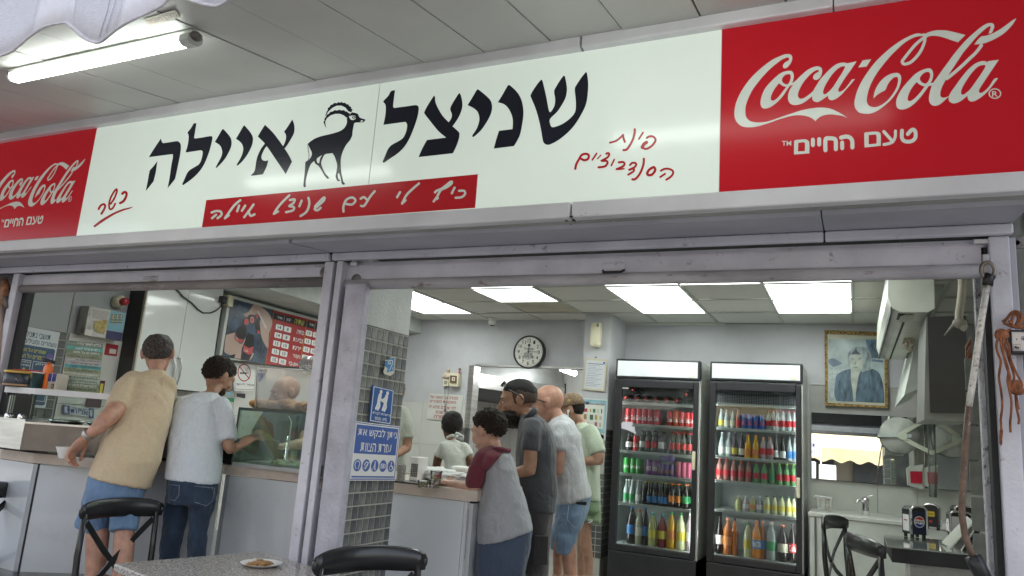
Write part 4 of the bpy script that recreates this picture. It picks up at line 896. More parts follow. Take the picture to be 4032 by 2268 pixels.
a = Art(mm, (1, 0, 0), .0045); a.text('שתיה', 1180, 408, 1330, 484); a.obj('yellow_lettering', flat('print_yellow_olive', (.62,.62,.12)), me_)
# no smoking sign
fn8 = lambda p: onX(*K8(p), XF-.10)
fn, n = frame(fn8((152, 18)), fn8((425, 62)), fn8((182, 348)))
ns = thing('no_smoking_sign', 'white no smoking sign with a red ring below the menu board', 'sign', fn((.5, .5)))
MB().slab([fn8(p)-n*.002 for p in ((152,18),(425,62),(400,342),(182,348))], n, .002).obj('sheet', WHT, ns)
a = Art(fn8, n, .001); a.ell(293, 137, 75, 102, .87).stroke([(238, 66), (350, 207)], 11); a.obj('red_ring', flat('sign_red', (.42,.02,.03)), ns)
a = Art(fn8, n, .0016); a.rect(243, 134, 322, 150).stroke([(300, 90), (318, 100), (305, 110), (325, 125)], 4).stroke([(325, 82), (338, 100), (328, 112), (342, 128)], 4).rect(327, 134, 333, 150).rect(337, 134, 343, 150)
a.obj('cigarette', BLK, ns)
a = Art(lambda p: fn8((p[0], p[1]+.06*(p[0]-200))), n, .0016); a.text('אסור לעשן!', 200, 252, 405, 284)
a.poly([[(170,30),(172,30),(192,322),(400,318),(400,322),(190,326)]], False); a.obj('black_lettering', BLK, ns)
for pts, mt_, lb in (([(100,352),(160,352),(160,402),(102,402)], CYA, 'pale blue'), ([(208,372),(310,378),(305,432),(208,412)], BLK, 'black and orange'), ([(60,418),(180,428),(176,478),(110,460)], flat('print_green', (.03,.22,.10)), 'green')):
    s_ = MB().slab([fn8(p)-n*.001 for p in pts], n, .001).obj('sticker', mt_); tag(s_, 'small %s sticker on the tiles below the no smoking sign' % lb, 'sticker')

# ================================================================ serving counter, left
edge = [onZ(*p, CB) for p in ((-260, 1742), (0, 1805), (127, 1823), (372, 1843), (882, 1867), (1192, 1901), (1290, 1912))]
edge[4].y = min(edge[4].y, 3.2); back = 4.0
ctop = mat('counter_top_beige', (.52,.44,.38), .3, var=.05, vs=20, coat=.2, dirt=.15)
cside = mat('counter_white_gloss', (.60,.63,.67), .16, var=.03, vs=1.3, coat=.5, dirt=.12, dcol=(.25,.25,.27), ds=5, dth=.56, bump=.03, bs=3)
lc = thing('serving_counter', 'white fronted serving counter with a beige top running under the left opening', 'counter', (-3.4, 3, 0))
P = [Vector((e.x, e.y, CB)) for e in edge]+[Vector((edge[-1].x, back, CB)), Vector((edge[0].x, back, CB))]
MB().slab(P, (0, 0, 1), CT-CB).obj('counter_top', ctop, lc)
def cpanel(a, b, name='front_panel', mt=cside, z0=0, z1=CB-.004, t=.02, off=.014):
    a, b = Vector((a.x, a.y, 0)), Vector((b.x, b.y, 0)); d_ = (b-a).normalized(); nn = Vector((d_.y, -d_.x, 0)); 
    if nn.y > 0: nn = -nn
    q = [a-nn*off, b-nn*off, b-nn*(off+t), a-nn*(off+t)]
    MB().hexa([v+Vector((0, 0, z0)) for v in q]+[v+Vector((0, 0, z1)) for v in q]).obj(name, mt, lc)
pa = onZ(*L5((372, 352)), CB); pb = onZ(*L5((345, 350)), CB)
cpanel(edge[1]-(edge[2]-edge[1])*2, edge[2]*.97+edge[1]*.03); cpanel(edge[2]+(edge[3]-edge[2])*.07, edge[2]+(edge[3]-edge[2])*.11, 'black_joint', black)
cpanel(edge[2]+(edge[3]-edge[2])*.0, edge[2]+(edge[3]-edge[2])*.065, 'corner_strip', mat('corner_strip', (.42,.44,.47), .4))
cpanel(edge[2]+(edge[3]-edge[2])*.115, edge[4]-(edge[4]-edge[3])*.02)
cpanel(edge[4], edge[4]+(edge[5]-edge[4])*.04, 'corner_strip', mat('corner_strip2', (.35,.37,.40), .4)); cpanel(edge[4]+(edge[5]-edge[4])*.05, edge[6])
# salad bar
c0 = onZ(*K5((185, 1340)), CT); c1 = onZ(*K5((985, 1388)), CT)
zb1 = onY(*K5((278, 1005)), c0.y).z; cx = onY(*K5((278, 1005)), c0.y).x
dirv = (c1-c0).normalized(); perp = Vector((-dirv.y, dirv.x, 0))
if perp.y < 0: perp = -perp
leftv = Vector((-1, .04, 0)).normalized()
sb = thing('salad_bar', 'stainless steel salad bar with glass guard standing on the left end of the counter', 'food display', (c0.x, c0.y, CT))
dk = mat('steel_brown', (.20,.18,.165), .3, .9, var=.12, vs=5, bump=.05)
A_ = c0+Vector((0, 0, .02)); B_ = c0+dirv*.86+Vector((0, 0, .02)); hh = Vector((0, 0, zb1-CT-.02))
C_ = B_+perp*.5; D_ = A_+leftv*.6
D2 = D_+perp*.3
MB().hexa([A_+perp*.005, B_, C_, A_+perp*.5, A_+perp*.005+hh*.86, B_+hh*.86, C_+hh*.86, A_+perp*.5+hh*.86]).obj('front_body', dk, sb)
MB().hexa([A_, A_+perp*.5+leftv*.02, D_+perp*.5, D_, A_+hh, A_+perp*.5+leftv*.02+hh, D_+perp*.5+hh, D_+hh]).obj('end_body', steel, sb)
MB().hexa([A_+hh*.86-Vector((0,0,-.001)), B_+hh*.86, B_+perp*.03+hh*.86, A_+perp*.03+hh*.86, A_+hh*.93, B_+hh*.93, B_+perp*.03+hh*.93, A_+perp*.03+hh*.93]).obj('rim', steel, sb)
for k in range(4):
    ce = A_+dirv*(.12+k*.19)+perp*.22+hh*.95
    MB().lathe([(.085, 0), (.09, .012), (.08, .014), (.075, -.02)], ce, 20).obj('pan_lid', chrome, sb)
sZ = onY(*K5((350, 696)), c0.y+.0).z
sc0 = Vector((onY(*K5((350, 696)), c0.y).x, c0.y, sZ)); sl0 = onY(*K5((50, 683)), c0.y); sl0.z = sZ; sr0 = onP(*K5((1090, 772)), sc0, perp); sr0.z = sZ
MB().slab([Vector((p.x, p.y, sZ-.03)) for p in (sl0, sc0, sr0, sr0+perp*.42, sc0+perp*.35+leftv*.0, sl0+perp*.4)], (0, 0, 1), .03).obj('shelf', mat('shelf_white', (.66,.66,.68), .3), sb)
gl2 = glassmat('guard_glass', (.88,.93,.91), .01, 1.0)
def pane(a, b, z0, z1, name='guard_pane', par=None, mt=None, t=.006):
    a = Vector((a.x, a.y, 0)); b = Vector((b.x, b.y, 0)); d_ = (b-a).normalized(); nn = Vector((-d_.y, d_.x, 0))*t
    MB().hexa([a+Vector((0,0,z0)), b+Vector((0,0,z0)), b+nn+Vector((0,0,z0)), a+nn+Vector((0,0,z0)), a+Vector((0,0,z1)), b+Vector((0,0,z1)), b+nn+Vector((0,0,z1)), a+nn+Vector((0,0,z1))]).obj(name, mt or gl2, par)
pane(sc0-Vector((.02,0,0))+perp*.02, sr0+perp*.02, zb1, sZ-.032, par=sb)
pane(onY(*K5((60, 900)), c0.y+.02), onY(*K5((325, 900)), c0.y+.02), zb1, sZ-.032, par=sb)
for kp in ((62, 972), (192, 982)):
    q = onY(*K5(kp), c0.y+.012); MB().lathe([(.018, -.012), (.02, 0), (.012, .004)], q, 14, 'y').obj('clamp', chrome, sb)
for kp in ((70, 745), (305, 757)):
    q = onY(*K5(kp), c0.y+.012); MB().lathe([(.009, -.01), (.009, 0)], q, 10, 'y').obj('bolt', blackpl, sb)
# decal on the guard glass
DBL = flat('decal_blue', (.06,.07,.22))
fn, n = xf(K5, LX+.02, (615, 860), (922, 898), (615, 950))
dcl = thing('wall_sticker', 'blue and white sticker with bold lettering behind the salad bar glass', 'sticker', fn((.5, .5)))
plate('sheet', fn, n, flat('sheet_pale', (.42,.45,.47)), .001, dcl)
a = Art(fn, n, .001); a.text('עם ישראל', .32, .05, .78, .30).text('אריות', .24, .33, .80, .82).poly([[(0,0),(.22,0),(.22,.95),(0,.95)], [(.05,.15),(.16,.1),(.14,.5),(.17,.85),(.06,.8)]], False).poly([[(.83,0),(1,0),(1,1.1),(.83,1.1)], [(.87,.2),(.95,.1),(.96,.6),(.93,.95),(.86,.8)]], False); a.obj('blue_print', DBL, dcl)
fn, n = xf(K5, LX+.02, (860, 780), (1005, 795), (845, 875)); tag(plate('wall_plaque', fn, n, flat('plum_print', (.09,.045,.06)), .002), 'dark plum plaque below the shelf end on the left wall', 'sign')
# goods on the shelf
def shp(x, y, dz=0, back=.0): p = onP(*K5((x, y)), Vector((sc0.x, sc0.y, 0))+perp*back, perp); return p
def sbase(x, back=.1):
    """point on the shelf top under zoom column x, set back from its front edge"""
    q = onP(*K5((x, 690)), Vector((sc0.x, sc0.y, 0))+perp*back, perp); q.z = sZ; return q
def wid(b, dx): return abs(onP(*K5((dx, 640)), b, perp).x-onP(*K5((0, 640)), b, perp).x)/abs(dirv.x)
def kz(b, y): return onP(*K5((350, y)), b, perp)
dep = -(R.transposed() @ (sc0-CAM)).z; upx = .40036*dep/F    # metres per zoom pixel at the shelf
b = sbase(165, .12); t = thing('jar', 'dark jar with a gold lid at the left end of the salad bar shelf', 'jar', b)
MB().lathe([(.062*.9, 0), (.068, .006), (.068, upx*125), (.06, upx*135)], b, 22).obj('body', mat('jar_dark', (.04,.045,.06), .3, var=.3, vs=30), t)
MB().lathe([(.07, upx*136), (.072, upx*140), (.072, upx*162), (.066, upx*165)], b, 22).obj('lid', mat('gold_lid', (.55,.36,.10), .35, .6), t)
MB().lathe([(.0685, upx*12), (.0685, upx*30)], b, 22, cap=False).obj('copper_band', mat('copper_band', (.35,.2,.1), .4), t)
a_ = Art(lambda p: Vector((b.x, b.y, b.z))+Vector((math.sin(p[0])*.0695, -math.cos(p[0])*.0695, p[1]*upx)), (0, 0, 0)); a_.rect(-.2, 60, 1.0, 68).rect(0, 74, .9, 80).rect(-.9, 20, -.5, 60)
a_.obj('label_print', WHT, t)
dgn = mat('tin_green', (.02,.06,.06), .4, var=.4, vs=20)
b = sbase(330, .14); t = thing('tin', 'dark green rectangular tin with a landscape print on the shelf', 'tin', b)
w, h = upx*62, upx*155
MB().box(-w, w, -.04, .04, 0, h, .006).obj('body', dgn, t, b)
MB().box(-w*.95, w*.95, -.0415, -.0405, h*.62, h*.92).obj('sunset_print', mat('sunset', (.45,.38,.15), .4, var=.6, vs=30), t, b)
MB().box(-w*1.03, w*1.03, -.043, .043, h, h+.006, .002).obj('lid', whitepl, t, b)
aa = Art(lambda p: b+Vector((p[0]*w, -.042, h-p[1]*h)), (0, -1, 0), .001); aa.text('הקפה', -.5, .50, .5, .62).text('העולמי', -.7, .65, .6, .76); aa.obj('lettering', YEL, t)
b = sbase(305, .26); t = thing('tub', 'white tub with a red round lid behind the green tin', 'tub', b); MB().lathe([(.10, upx*150), (.115, upx*160), (.10, upx*182), (.03, upx*190)], b, 20).obj('lid', mat('red_lid', (.5,.02,.03), .35), t)
MB().lathe([(.09, 0), (.1, upx*150)], b, 18).obj('body', whitepl, t)
b = sbase(440, .16); t = thing('squeeze_bottle', 'bright orange squeeze bottle with black straps on the shelf', 'bottle', b)
w = upx*52
MB().loft([(b+Vector((0,0,0)), (w,0,0), (0,w*.7,0)), (b+Vector((0,0,upx*10)), (w*1.05,0,0), (0,w*.72,0)), (b+Vector((0,0,upx*170)), (w,0,0), (0,w*.7,0)), (b+Vector((0,0,upx*225)), (w*.98,0,0), (0,w*.66,0)), (b+Vector((0,0,upx*260)), (w*.5,0,0), (0,w*.4,0)), (b+Vector((0,0,upx*272)), (w*.35,0,0), (0,w*.3,0))], 20, 2.6).obj('body', mat('orange_plastic', (.85,.18,.02), .35), t)
MB().lathe([(w*.36, upx*272), (w*.36, upx*292), (w*.2, upx*298), (w*.2, upx*312)], b, 16).obj('cap', whitepl, t)
MB().tube([b+Vector((-w*1.2, -.02, upx*300)), b+Vector((0, -.03, upx*290)), b+Vector((w*1.1, -.02, upx*290)), b+Vector((w*1.7, .0, upx*275))], [.012, .008, .008, .009], 8).obj('pump_lever', blackpl, t)
aa = Art(lambda p: b+Vector((p[0]*w, -w*.74, p[1]*upx)), (0, -1, 0), .002); aa.rect(-.4, 95, .4, 118).rect(-.4, 122, .3, 128).rect(-.1, 158, .8, 161).rect(-.5, 30, .5, 33).rect(-.5, 38, .4, 41); aa.obj('black_print', BLK, t)
b = sbase(560, .14); t = thing('carton', 'blue and cream carton with a small portrait print on the shelf', 'box', b)
w, h = upx*60, upx*165
MB().box(-w, w, -.035, .035, 0, h, .003).obj('body', mat('carton_cream', (.55,.50,.42), .5), t, b)
MB().box(-w*1.002, w*1.002, -.0365, -.0352, h*.5, h*.985).obj('blue_panel', flat('carton_blue', (.05,.05,.22)), t, b)
MB().ball(b+Vector((w*.45, -.036, h*.22)), (w*.4, .002, h*.16), 14, 8).obj('hair_print', BLK, t)
MB().ball(b+Vector((w*.5, -.038, h*.2)), (w*.22, .002, h*.1), 12, 8).obj('face_print', flat('face_print', (.45,.27,.18)), t)
MB().box(-w*.1, w*.0, -.0372, -.0367, h*.5, h*.97).obj('white_rule', WHT, t, b)
# rules sign
fo = Vector((sc0.x, sc0.y, 0))+perp*.19
fk = lambda p: onP(*K5(p), fo, perp)
fn, n = frame(fk((660, 222)), fk((1012, 258)), fk((608, 715)))
rs = thing('rules_sign', 'striped green board with ten numbered lines of lettering leaning on the shelf', 'sign', fn((.5, 1)))
cols = [(.20,.26,.20),(.12,.36,.33),(.21,.27,.18),(.27,.32,.20),(.42,.42,.42),(.42,.42,.42),(.10,.34,.36),(.28,.33,.20),(.36,.40,.30),(.36,.44,.36),(.36,.44,.36),(.21,.27,.17),(.26,.31,.19)]
hs = [1.25, 1, 1.1, .9, .8, .8, .9, .95, .9, .9, .9, 1.0, 1.1]; tot = sum(hs); v0 = 0
txt = ['כללים לאושר צרוף:','1. לדעת שהכל לטובה.','2. לחייך גם בלי סיבה','3. להודות על מה שיש ולשמוח','4. להאזין בשיר או','לשיר שיר שעושה לי טוב.','5. להקדים מחשבה למעשה.','6. לעשות מעשה טוב לעצמי.','7. לעשות מעשה טוב למען הזולת','8. לפנות זמן איכות כדי','ליהנות עם היקרים לנו.','9. לאכול מאכלים בריאים וטעימים!','10. לישון טוב בלילה (6-8 שעות).']
wa, ba = Art(fn, n, .001), Art(fn, n, .001)
for k in range(13):
    v1 = v0+hs[k]/tot
    plate('stripe', fn, n, mat('stripe_%d' % k, cols[k], .6, var=.12, vs=25, stretch=(1, 1, 6)), .012, rs, (0, v0, 1, v1-.002))
    L_ = min(.96, .028*len(txt[k])+.2)
    (wa if k in (0,1,2,8,11) else ba).text(txt[k], .97-L_, v0+.012, .95, v1-.014); v0 = v1
wa.obj('white_lettering', WHT, rs); ba.obj('dark_lettering', flat('print_olive', (.05,.07,.07)), rs)
# bowl and lid on the counter
q = onZ(*K5((635, 1385)), CT); t = thing('bowl', 'white disposable bowl on the counter below the leaning man\'s hand', 'bowl', q)
wb = upx*95*.95
MB().lathe([(wb*.55, 0), (wb*.58, .004), (wb*.98, .052), (wb, .055), (wb*.95, .055), (wb*.5, .01)], q, 24, cap=False).obj('shell', whitepl, t)
MB().lathe([(.001, .011), (wb*.5, .011)], q, 16, cap=False).obj('bottom', whitepl, t)
q = onZ(*K5((782, 1392)), CT); tag(MB().lathe([(.022, 0), (.026, .008), (.001, .01)], q, 16).obj('lid', whitepl), 'tiny white cup lid on the counter right of the disposable bowl', 'lid')
# ---------------------------------------------------------------- bread display case
GY = 3.14
k8 = lambda p, Y=GY: onY(*K8(p), Y)
gl_, gt_, gb_ = k8((197, 860)).x, k8((245, 548)).z, CT
xl, xr = k8((170, 1100)).x, -2.36
dc = thing('display_case', 'glass display case with a black rim on the counter beside the shutter post', 'display case', (-2.8, GY, CT))
gg = glassmat('case_glass', (.88,.94,.90), .01, .35)
box('front_pane', gg, xl, xr, GY, GY+.006, CT+.02, gt_, dc)
box('side_pane', gg, xl, xl+.006, GY+.007, GY+.5, CT+.02, gt_, dc)
box('top_pane', gg, xl, xr, GY, GY+.42, gt_+.001, gt_+.007, dc)
tr_ = mat('case_trim', (.03,.05,.045), .2, coat=.3)
MB().box(xl-.004, xr, GY-.006, GY-.001, gt_-.008, gt_+.008).obj('top_trim', tr_, dc); MB().box(xl-.006, xl-.0005, GY-.006, GY+.006, CT+.02, gt_).obj('corner_trim', tr_, dc)
box('base_rail', mat('case_base', (.42,.43,.44), .3), xl, xr, GY-.004, GY+.5, CT, CT+.018, dc)
bxx = k8((800, 900), GY+.35).x
MB().tube([onY(*K8((802, 632)), GY+.4), onY(*K8((832, 705)), GY+.4), onY(*K8((762, 1235)), GY+.4)], .004, 6).obj('inner_edge', mat('edge_light', (.5,.55,.5), .2), dc)
box('inner_pane', gg, bxx, xr, GY+.43, GY+.436, CT+.02, gt_, dc)
# things inside: leaves, foil, blue pack
box('tray', mat('tray_green', (.25,.28,.24), .4), xl+.05, xr, GY+.06, GY+.40, CT+.02, CT+.03, dc)
q = k8((440, 1130), GY+.3); tag(MB().ball(q, (.10, .05, .05), 12, 8).obj('blue_package', mat('blue_foil', (.02,.05,.22), .25, bump=1, bs=30)), 'crumpled blue package inside the glass display case', 'package')
q = k8((400, 1090), GY+.33); tag(MB().ball(q, (.06, .05, .045), 10, 7).obj('foil_bag', mat('foil_clear', (.5,.52,.5), .2, .5, bump=1, bs=40)), 'clear crumpled bag beside the blue package inside the case', 'bag')
leafm = mat('leaf_green', (.12,.25,.05), .5, var=.3, vs=30)
lv = MB()
for k in range(26):
    q = k8((random.uniform(560, 950), 1250), GY+random.uniform(.02, .3)); q.z = CT+.035; q.x = min(q.x, xr-.03)
    an = random.uniform(0, 6.3); d_ = Vector((math.cos(an), math.sin(an), random.uniform(-.2, .5)))*.022; e_ = Vector((-math.sin(an), math.cos(an), .1))*.01
    lv.add([q-d_, q+e_, q+d_+Vector((0,0,.004)), q-e_], [(0, 1, 2, 3)])
tag(lv.obj('chopped_greens', leafm), 'scattered chopped green leaves in the bottom of the display case', 'greens', kind='stuff')
# upper acrylic screen
px_ = glassmat('acrylic', (.92,.92,.91), .05, .5, .07, (.75,.74,.72))
zt2 = k8((445, 68), GY+.03).z; xl2 = k8((372, 530), GY+.03).x; xl3 = k8((445, 68), GY+.03).x
us = thing('acrylic_screen', 'clear acrylic screen standing on top of the glass case in front of the bread', 'screen', (-2.7, GY+.03, gt_))
MB().slab([Vector((xl2+.03, GY+.03, gt_+.012)), Vector((xr, GY+.03, gt_+.012)), Vector((xr, GY+.03, zt2-.02)), Vector((xl3, GY+.03, zt2))], (0, 1, 0), .005).obj('pane', px_, us)
MB().tube([Vector((xl2+.03, GY+.03, gt_+.012)), Vector((xl3, GY+.03, zt2)), Vector((xr, GY+.03, zt2-.02))], .0035, 6).obj('edge', mat('acrylic_edge', (.62,.64,.62), .2), us)
fn, n = yf(K8, GY+.024, (458, 90), (530, 92), (455, 135)); tag(plate('sticker', fn, n, WHT, .001), 'small white sticker at the corner of the acrylic screen', 'sticker')
s_ = bpy.data.objects['sticker.001'] if 'sticker.001' in bpy.data.objects else None
Art(fn, n, .001).text('LALU', .08, .2, .92, .8).obj('sticker_lettering', DBL, [o for o in bpy.data.objects if o.name.startswith('sticker') and o.get('label', '').startswith('small white')][0])
aa = Art(lambda p: onY(*K8(p), GY+.026), (0, -1, 0), .001); aa.poly([[(458,140),(500,138),(515,160),(500,210),(475,245),(462,225),(455,180)]], True, 2); tag(aa.obj('torn_sticker', mat('torn_blue', (.30,.36,.52), .5, var=.4, vs=60)), 'torn blue and white sticker remains on the acrylic screen', 'sticker')
q = onY(*K8((1060, 50)), GY+.1); bagm = glassmat('plastic_bag', (.8,.8,.8), .15, 2.5, .35, (.75,.76,.75))
def crumple(c, r, seed=0, sub=3, amp=.35):
    bm = bmesh.new(); bmesh.ops.create_icosphere(bm, subdivisions=sub, radius=1)
    for v_ in bm.verts:
        nn = noise.noise(v_.co*2.3+Vector((seed, 0, 0)))+.5*noise.noise(v_.co*6+Vector((0, seed, 0)))
        s_ = 1+amp*nn; v_.co = Vector((v_.co.x*r[0]*s_, v_.co.y*r[1]*s_, v_.co.z*r[2]*s_))+Vector(c)
    me = bpy.data.meshes.new('c'); bm.to_mesh(me); bm.free(); return me
tag(link('plastic_bag', crumple(q, (.07, .06, .045), 3), bagm), 'crumpled clear plastic bag lying on the edge of the acrylic screen', 'bag')
# bread rolls
brd = mat('bread_crust', (.48,.24,.08), .5, var=.3, vs=12, bump=.4, bs=25, dirt=.5, dcol=(.62,.42,.2), ds=10, dth=.5)
bread = [((410, 548), 95, 75, 'leftmost golden bread roll on the glass case'), ((490, 550), 120, 72, 'second golden bread roll from the left on the glass case'), ((610, 552), 100, 70, 'seeded darker roll left of the big loaf on the glass case'), ((700, 556), 180, 90, 'largest split topped loaf on the glass case'), ((820, 560), 120, 58, 'low roll right of the big loaf on the glass case'), ((922, 565), 105, 78, 'pinkish roll near the shutter post on the glass case'), ((1018, 570), 90, 75, 'last roll on the glass case, cut off by the shutter post')]
for k, ((x, y), w, h, lb) in enumerate(bread):
    Yb = GY+.13+.03*(k % 2); a0, a1 = k8((x, y-30), Yb), k8((x+w, y-30), Yb); ww = (a1.x-a0.x)/2
    hz = h*.3451*(-(R.transposed() @ (a0-CAM)).z)/F
    hz *= 1.5; me = crumple(((a0.x+a1.x)/2, Yb, gt_+.008+hz/2), (ww, .07, hz/2), k, 3, .10)
    for p_ in me.polygons: p_.use_smooth = True
    tag(link('bread_roll', me, brd), lb, 'bread', 'bread rolls on the glass case')
tag(box('black_bin', blackpl, k8((25, 1100), 3.25).x, xl-.01, 3.2, 3.5, CT, CT+.14, bev=.004), 'black container on the counter between the white shirt man and the case', 'container')
bg_ = thing('bottle', 'dark sauce bottle on the counter between the two leaning men', 'bottle', onZ(*L5((1655, 285)), CT)); q = wpos(bg_)
MB().lathe([(.03, 0), (.032, .1), (.012, .14), (.012, .17)], q, 14).obj('body', mat('sauce_dark', (.03,.02,.02), .15), bg_); MB().lathe([(.014, .17), (.014, .19)], q, 12).obj('cap', mat('cap_red', (.4,.05,.05), .4), bg_)
# ================================================================ back wall fittings
BY = WALLY
def k11(p, Y=BY): return onY(*K11(p), Y)
def pxm(q): return -(R.transposed() @ (Vector(q)-CAM)).z/F          # metres per photo pixel at q
# clock
q = k11((1163, 690), BY-.06); r = 145*.41398*pxm(q)
ck = thing('wall_clock', 'round wall clock with black rim and white face on the grey back wall', 'clock', q)
MB().lathe([(r*.99, -.001), (r*1.0, .006), (r*1.06, .008), (r*1.10, .0), (r*1.09, -.055), (.001, -.0585)], (q.x, BY-.06, q.z), 40, 'y', cap=False).obj('rim', mat('clock_brown', (.025,.015,.015), .3), ck)
MB().lathe([(.001, 0), (r, 0)], (q.x, BY-.058, q.z), 40, 'y', cap=False).obj('face', mat('clock_face', (.66,.66,.60), .4), ck)
cf = Art(lambda p: Vector((q.x+p[0]*r, BY-.058, q.z-p[1]*r)), (0, -1, 0), .0015)
for h in range(1, 13):
    a_ = math.radians(h*30); x, y = math.sin(a_)*.72, -math.cos(a_)*.74; w = .075 if h < 10 else .12
    cf.text(str(h), x-w, y-.115, x+w, y+.115)
for k in range(60):
    a_ = math.radians(k*6); s_, c_ = math.sin(a_), -math.cos(a_); cf.stroke([(s_*.90, c_*.90), (s_*.94, c_*.94)], .012 if k % 5 else .028)
cf.ell(.02, -.44, .09, .095).text('אסטרל', -.33, -.30, .36, -.10).text('שעונים', -.28, .07, .30, .24).text('ותכשיטים', -.42, .25, .42, .44).text('QUARTZ', -.12, .47, .14, .52)
cf.obj('numerals', BLK, ck)
ch = Art(lambda p: Vector((q.x+p[0]*r, BY-.0615, q.z-p[1]*r)), (0, -1, 0), .002)
ch.stroke([(-.1, .0), (.72, -.01)], .035).stroke([(0, .1), (.01, -.5)], .05).stroke([(.15, -.06), (-.72, .24)], .012).ell(0, 0, .05, .05); ch.obj('hands', BLK, ck)
# dome camera
q = k11((822, 395), 6.95); q.z = CZ-.002
dc_ = thing('security_camera', 'small white dome security camera on the ceiling above the kitchen opening', 'camera', q)
MB().lathe([(.05, 0), (.055, -.012), (.045, -.02)], q, 18).obj('base', whitepl, dc_); MB().ball(q-Vector((0, .01, .045)), (.042, .042, .038), 16, 10).obj('ball', whitepl, dc_)
MB().lathe([(.026, -.035), (.028, .0), (.02, .01)], q-Vector((0, .02, .06)), 14, 'y').obj('lens', blackpl, dc_)
# switch boxes with toys
def yslab(name, K, Y, pts, t, mt, par, off=0): return MB().slab([onY(*K(p), Y)+Vector((0, off, 0)) for p in pts], (0, 1, 0), t).obj(name, mt, par)
eb = thing('switch_box', 'cream electrical switch box with a brown window on the grey wall', 'switch box', k11((460, 1020)))
yslab('housing', K11, BY-.07, [(410,888),(500,893),(490,1020),(405,1012)], .069, creampl, eb)
yslab('window', K11, BY-.08, [(415,912),(478,918),(474,990),(412,985)], .009, mat('brown_window', (.16,.11,.06), .2), eb)
yslab('breaker', K11, BY-.083, [(435,930),(462,933),(460,965),(432,962)], .003, WHT, eb); yslab('breaker_red', K11, BY-.085, [(442,938),(456,940),(454,956),(440,954)], .002, flat('breaker_r', (.4,.05,.05)), eb)
e2 = thing('switch_box', 'small cream socket box left of the larger switch box', 'switch box', k11((375, 1012)))
yslab('housing', K11, BY-.05, [(352,950),(400,953),(395,1012),(348,1010)], .049, creampl, e2); yslab('cover', K11, BY-.054, [(360,962),(390,965),(386,998),(357,996)], .004, mat('cover_grey', (.30,.29,.22), .4), e2)
q = k11((385, 915), BY-.04); ty = thing('plush_toy', 'small pale plush bird toy sitting on the socket box', 'toy', q)
MB().ball(q, (.045, .035, .042), 14, 10).obj('body', mat('plush_cream', (.58,.48,.40), .95, bump=.6, bs=200), ty); MB().ball(q+Vector((-.035, -.01, -.012)), (.02, .02, .02), 10, 8).obj('wing', M['plush_cream'], ty); MB().ball(q+Vector((.01, 0, .055)), (.018, .018, .02), 10, 8).obj('head', mat('plush_tan', (.45,.33,.2), .9), ty)
q = k11((503, 870), BY-.04); ty = thing('doll', 'tiny doll in a pink dress standing on the switch box', 'toy', q)
MB().loft([(q-Vector((0,0,.035)), (.016,0,0), (0,.012,0)), (q, (.008,0,0), (0,.007,0))], 12).obj('dress', flat('doll_pink', (.5,.06,.2)), ty); MB().ball(q+Vector((0, 0, .018)), .016, 12, 8).obj('head', mat('doll_hair', (.10,.03,.03), .6), ty); MB().ball(q+Vector((0, -.008, .016)), .011, 10, 8).obj('face', flat('doll_face', (.55,.35,.25)), ty)
t = thing('cord', 'two thin grey cords hanging in front of the red lettered notice', 'cord', k11((380, 1150)))
for a_, b_ in (((362, 1020), (368, 1235)), ((408, 1020), (370, 1235))): MB().tube([k11(a_, BY-.03), k11(((a_[0]+b_[0])/2+3, 1130), BY-.035), k11(b_, BY-.03)], .0025, 5).obj('strand', mat('cord_grey', (.18,.18,.17), .7), t)
MB().ball(k11((368, 1245), BY-.03), (.014, .01, .022), 10, 8).obj('tassel', mat('tassel', (.12,.13,.1), .8, bump=1), t)
fn, n = yf(K11, BY-.012, (222, 1083), (540, 1102), (190, 1328))
al = thing('notice_board', 'white notice with five lines of red lettering on the back wall tiles', 'sign', fn((.5, .5))); plate('board', fn, n, flat('notice_white', (.60,.60,.57), .3), .004, al)
a = Art(fn, n, .001)
for t_, x0, x1, y0 in (('מכירה או הגשה של', .02, .86, .06), ('משקאות משכרים', .04, .82, .25), ('למי שטרם מלאו לו', .04, .84, .44), ('18 שנים', .26, .62, .63), ('אסורה', .22, .64, .82)): a.text(t_, x0, y0, x1, y0+.13)
a.obj('red_lettering', flat('notice_red', (.35,.03,.03)), al)
# steel jamb of the opening
jm = thing('steel_jamb', 'brushed steel corner jamb at the left side of the kitchen opening', 'post', (xk0, BY, 1))
MB().box(xk0-.062, xk0+.002, BY-.012, BY+.13, zk-.66, zk+.012, .002).obj('upper_trim', steel, jm)
MB().box(xk0-.14, xk0-.05, BY-.03, BY-.013, .2, zk-.665, .003).obj('lower_panel', mat('grey_steel', (.26,.26,.26), .35, .8), jm)
MB().box(xk0-.05, xk0-.001, BY-.028, BY+.13, .2, zk-.665, .003).obj('lower_trim', mat('dark_steel', (.12,.12,.12), .4, .6), jm)
MB().box(xk0, xk1, BY-.008, BY-.001, zk, zk+.02).obj('top_trim', steel, jm)
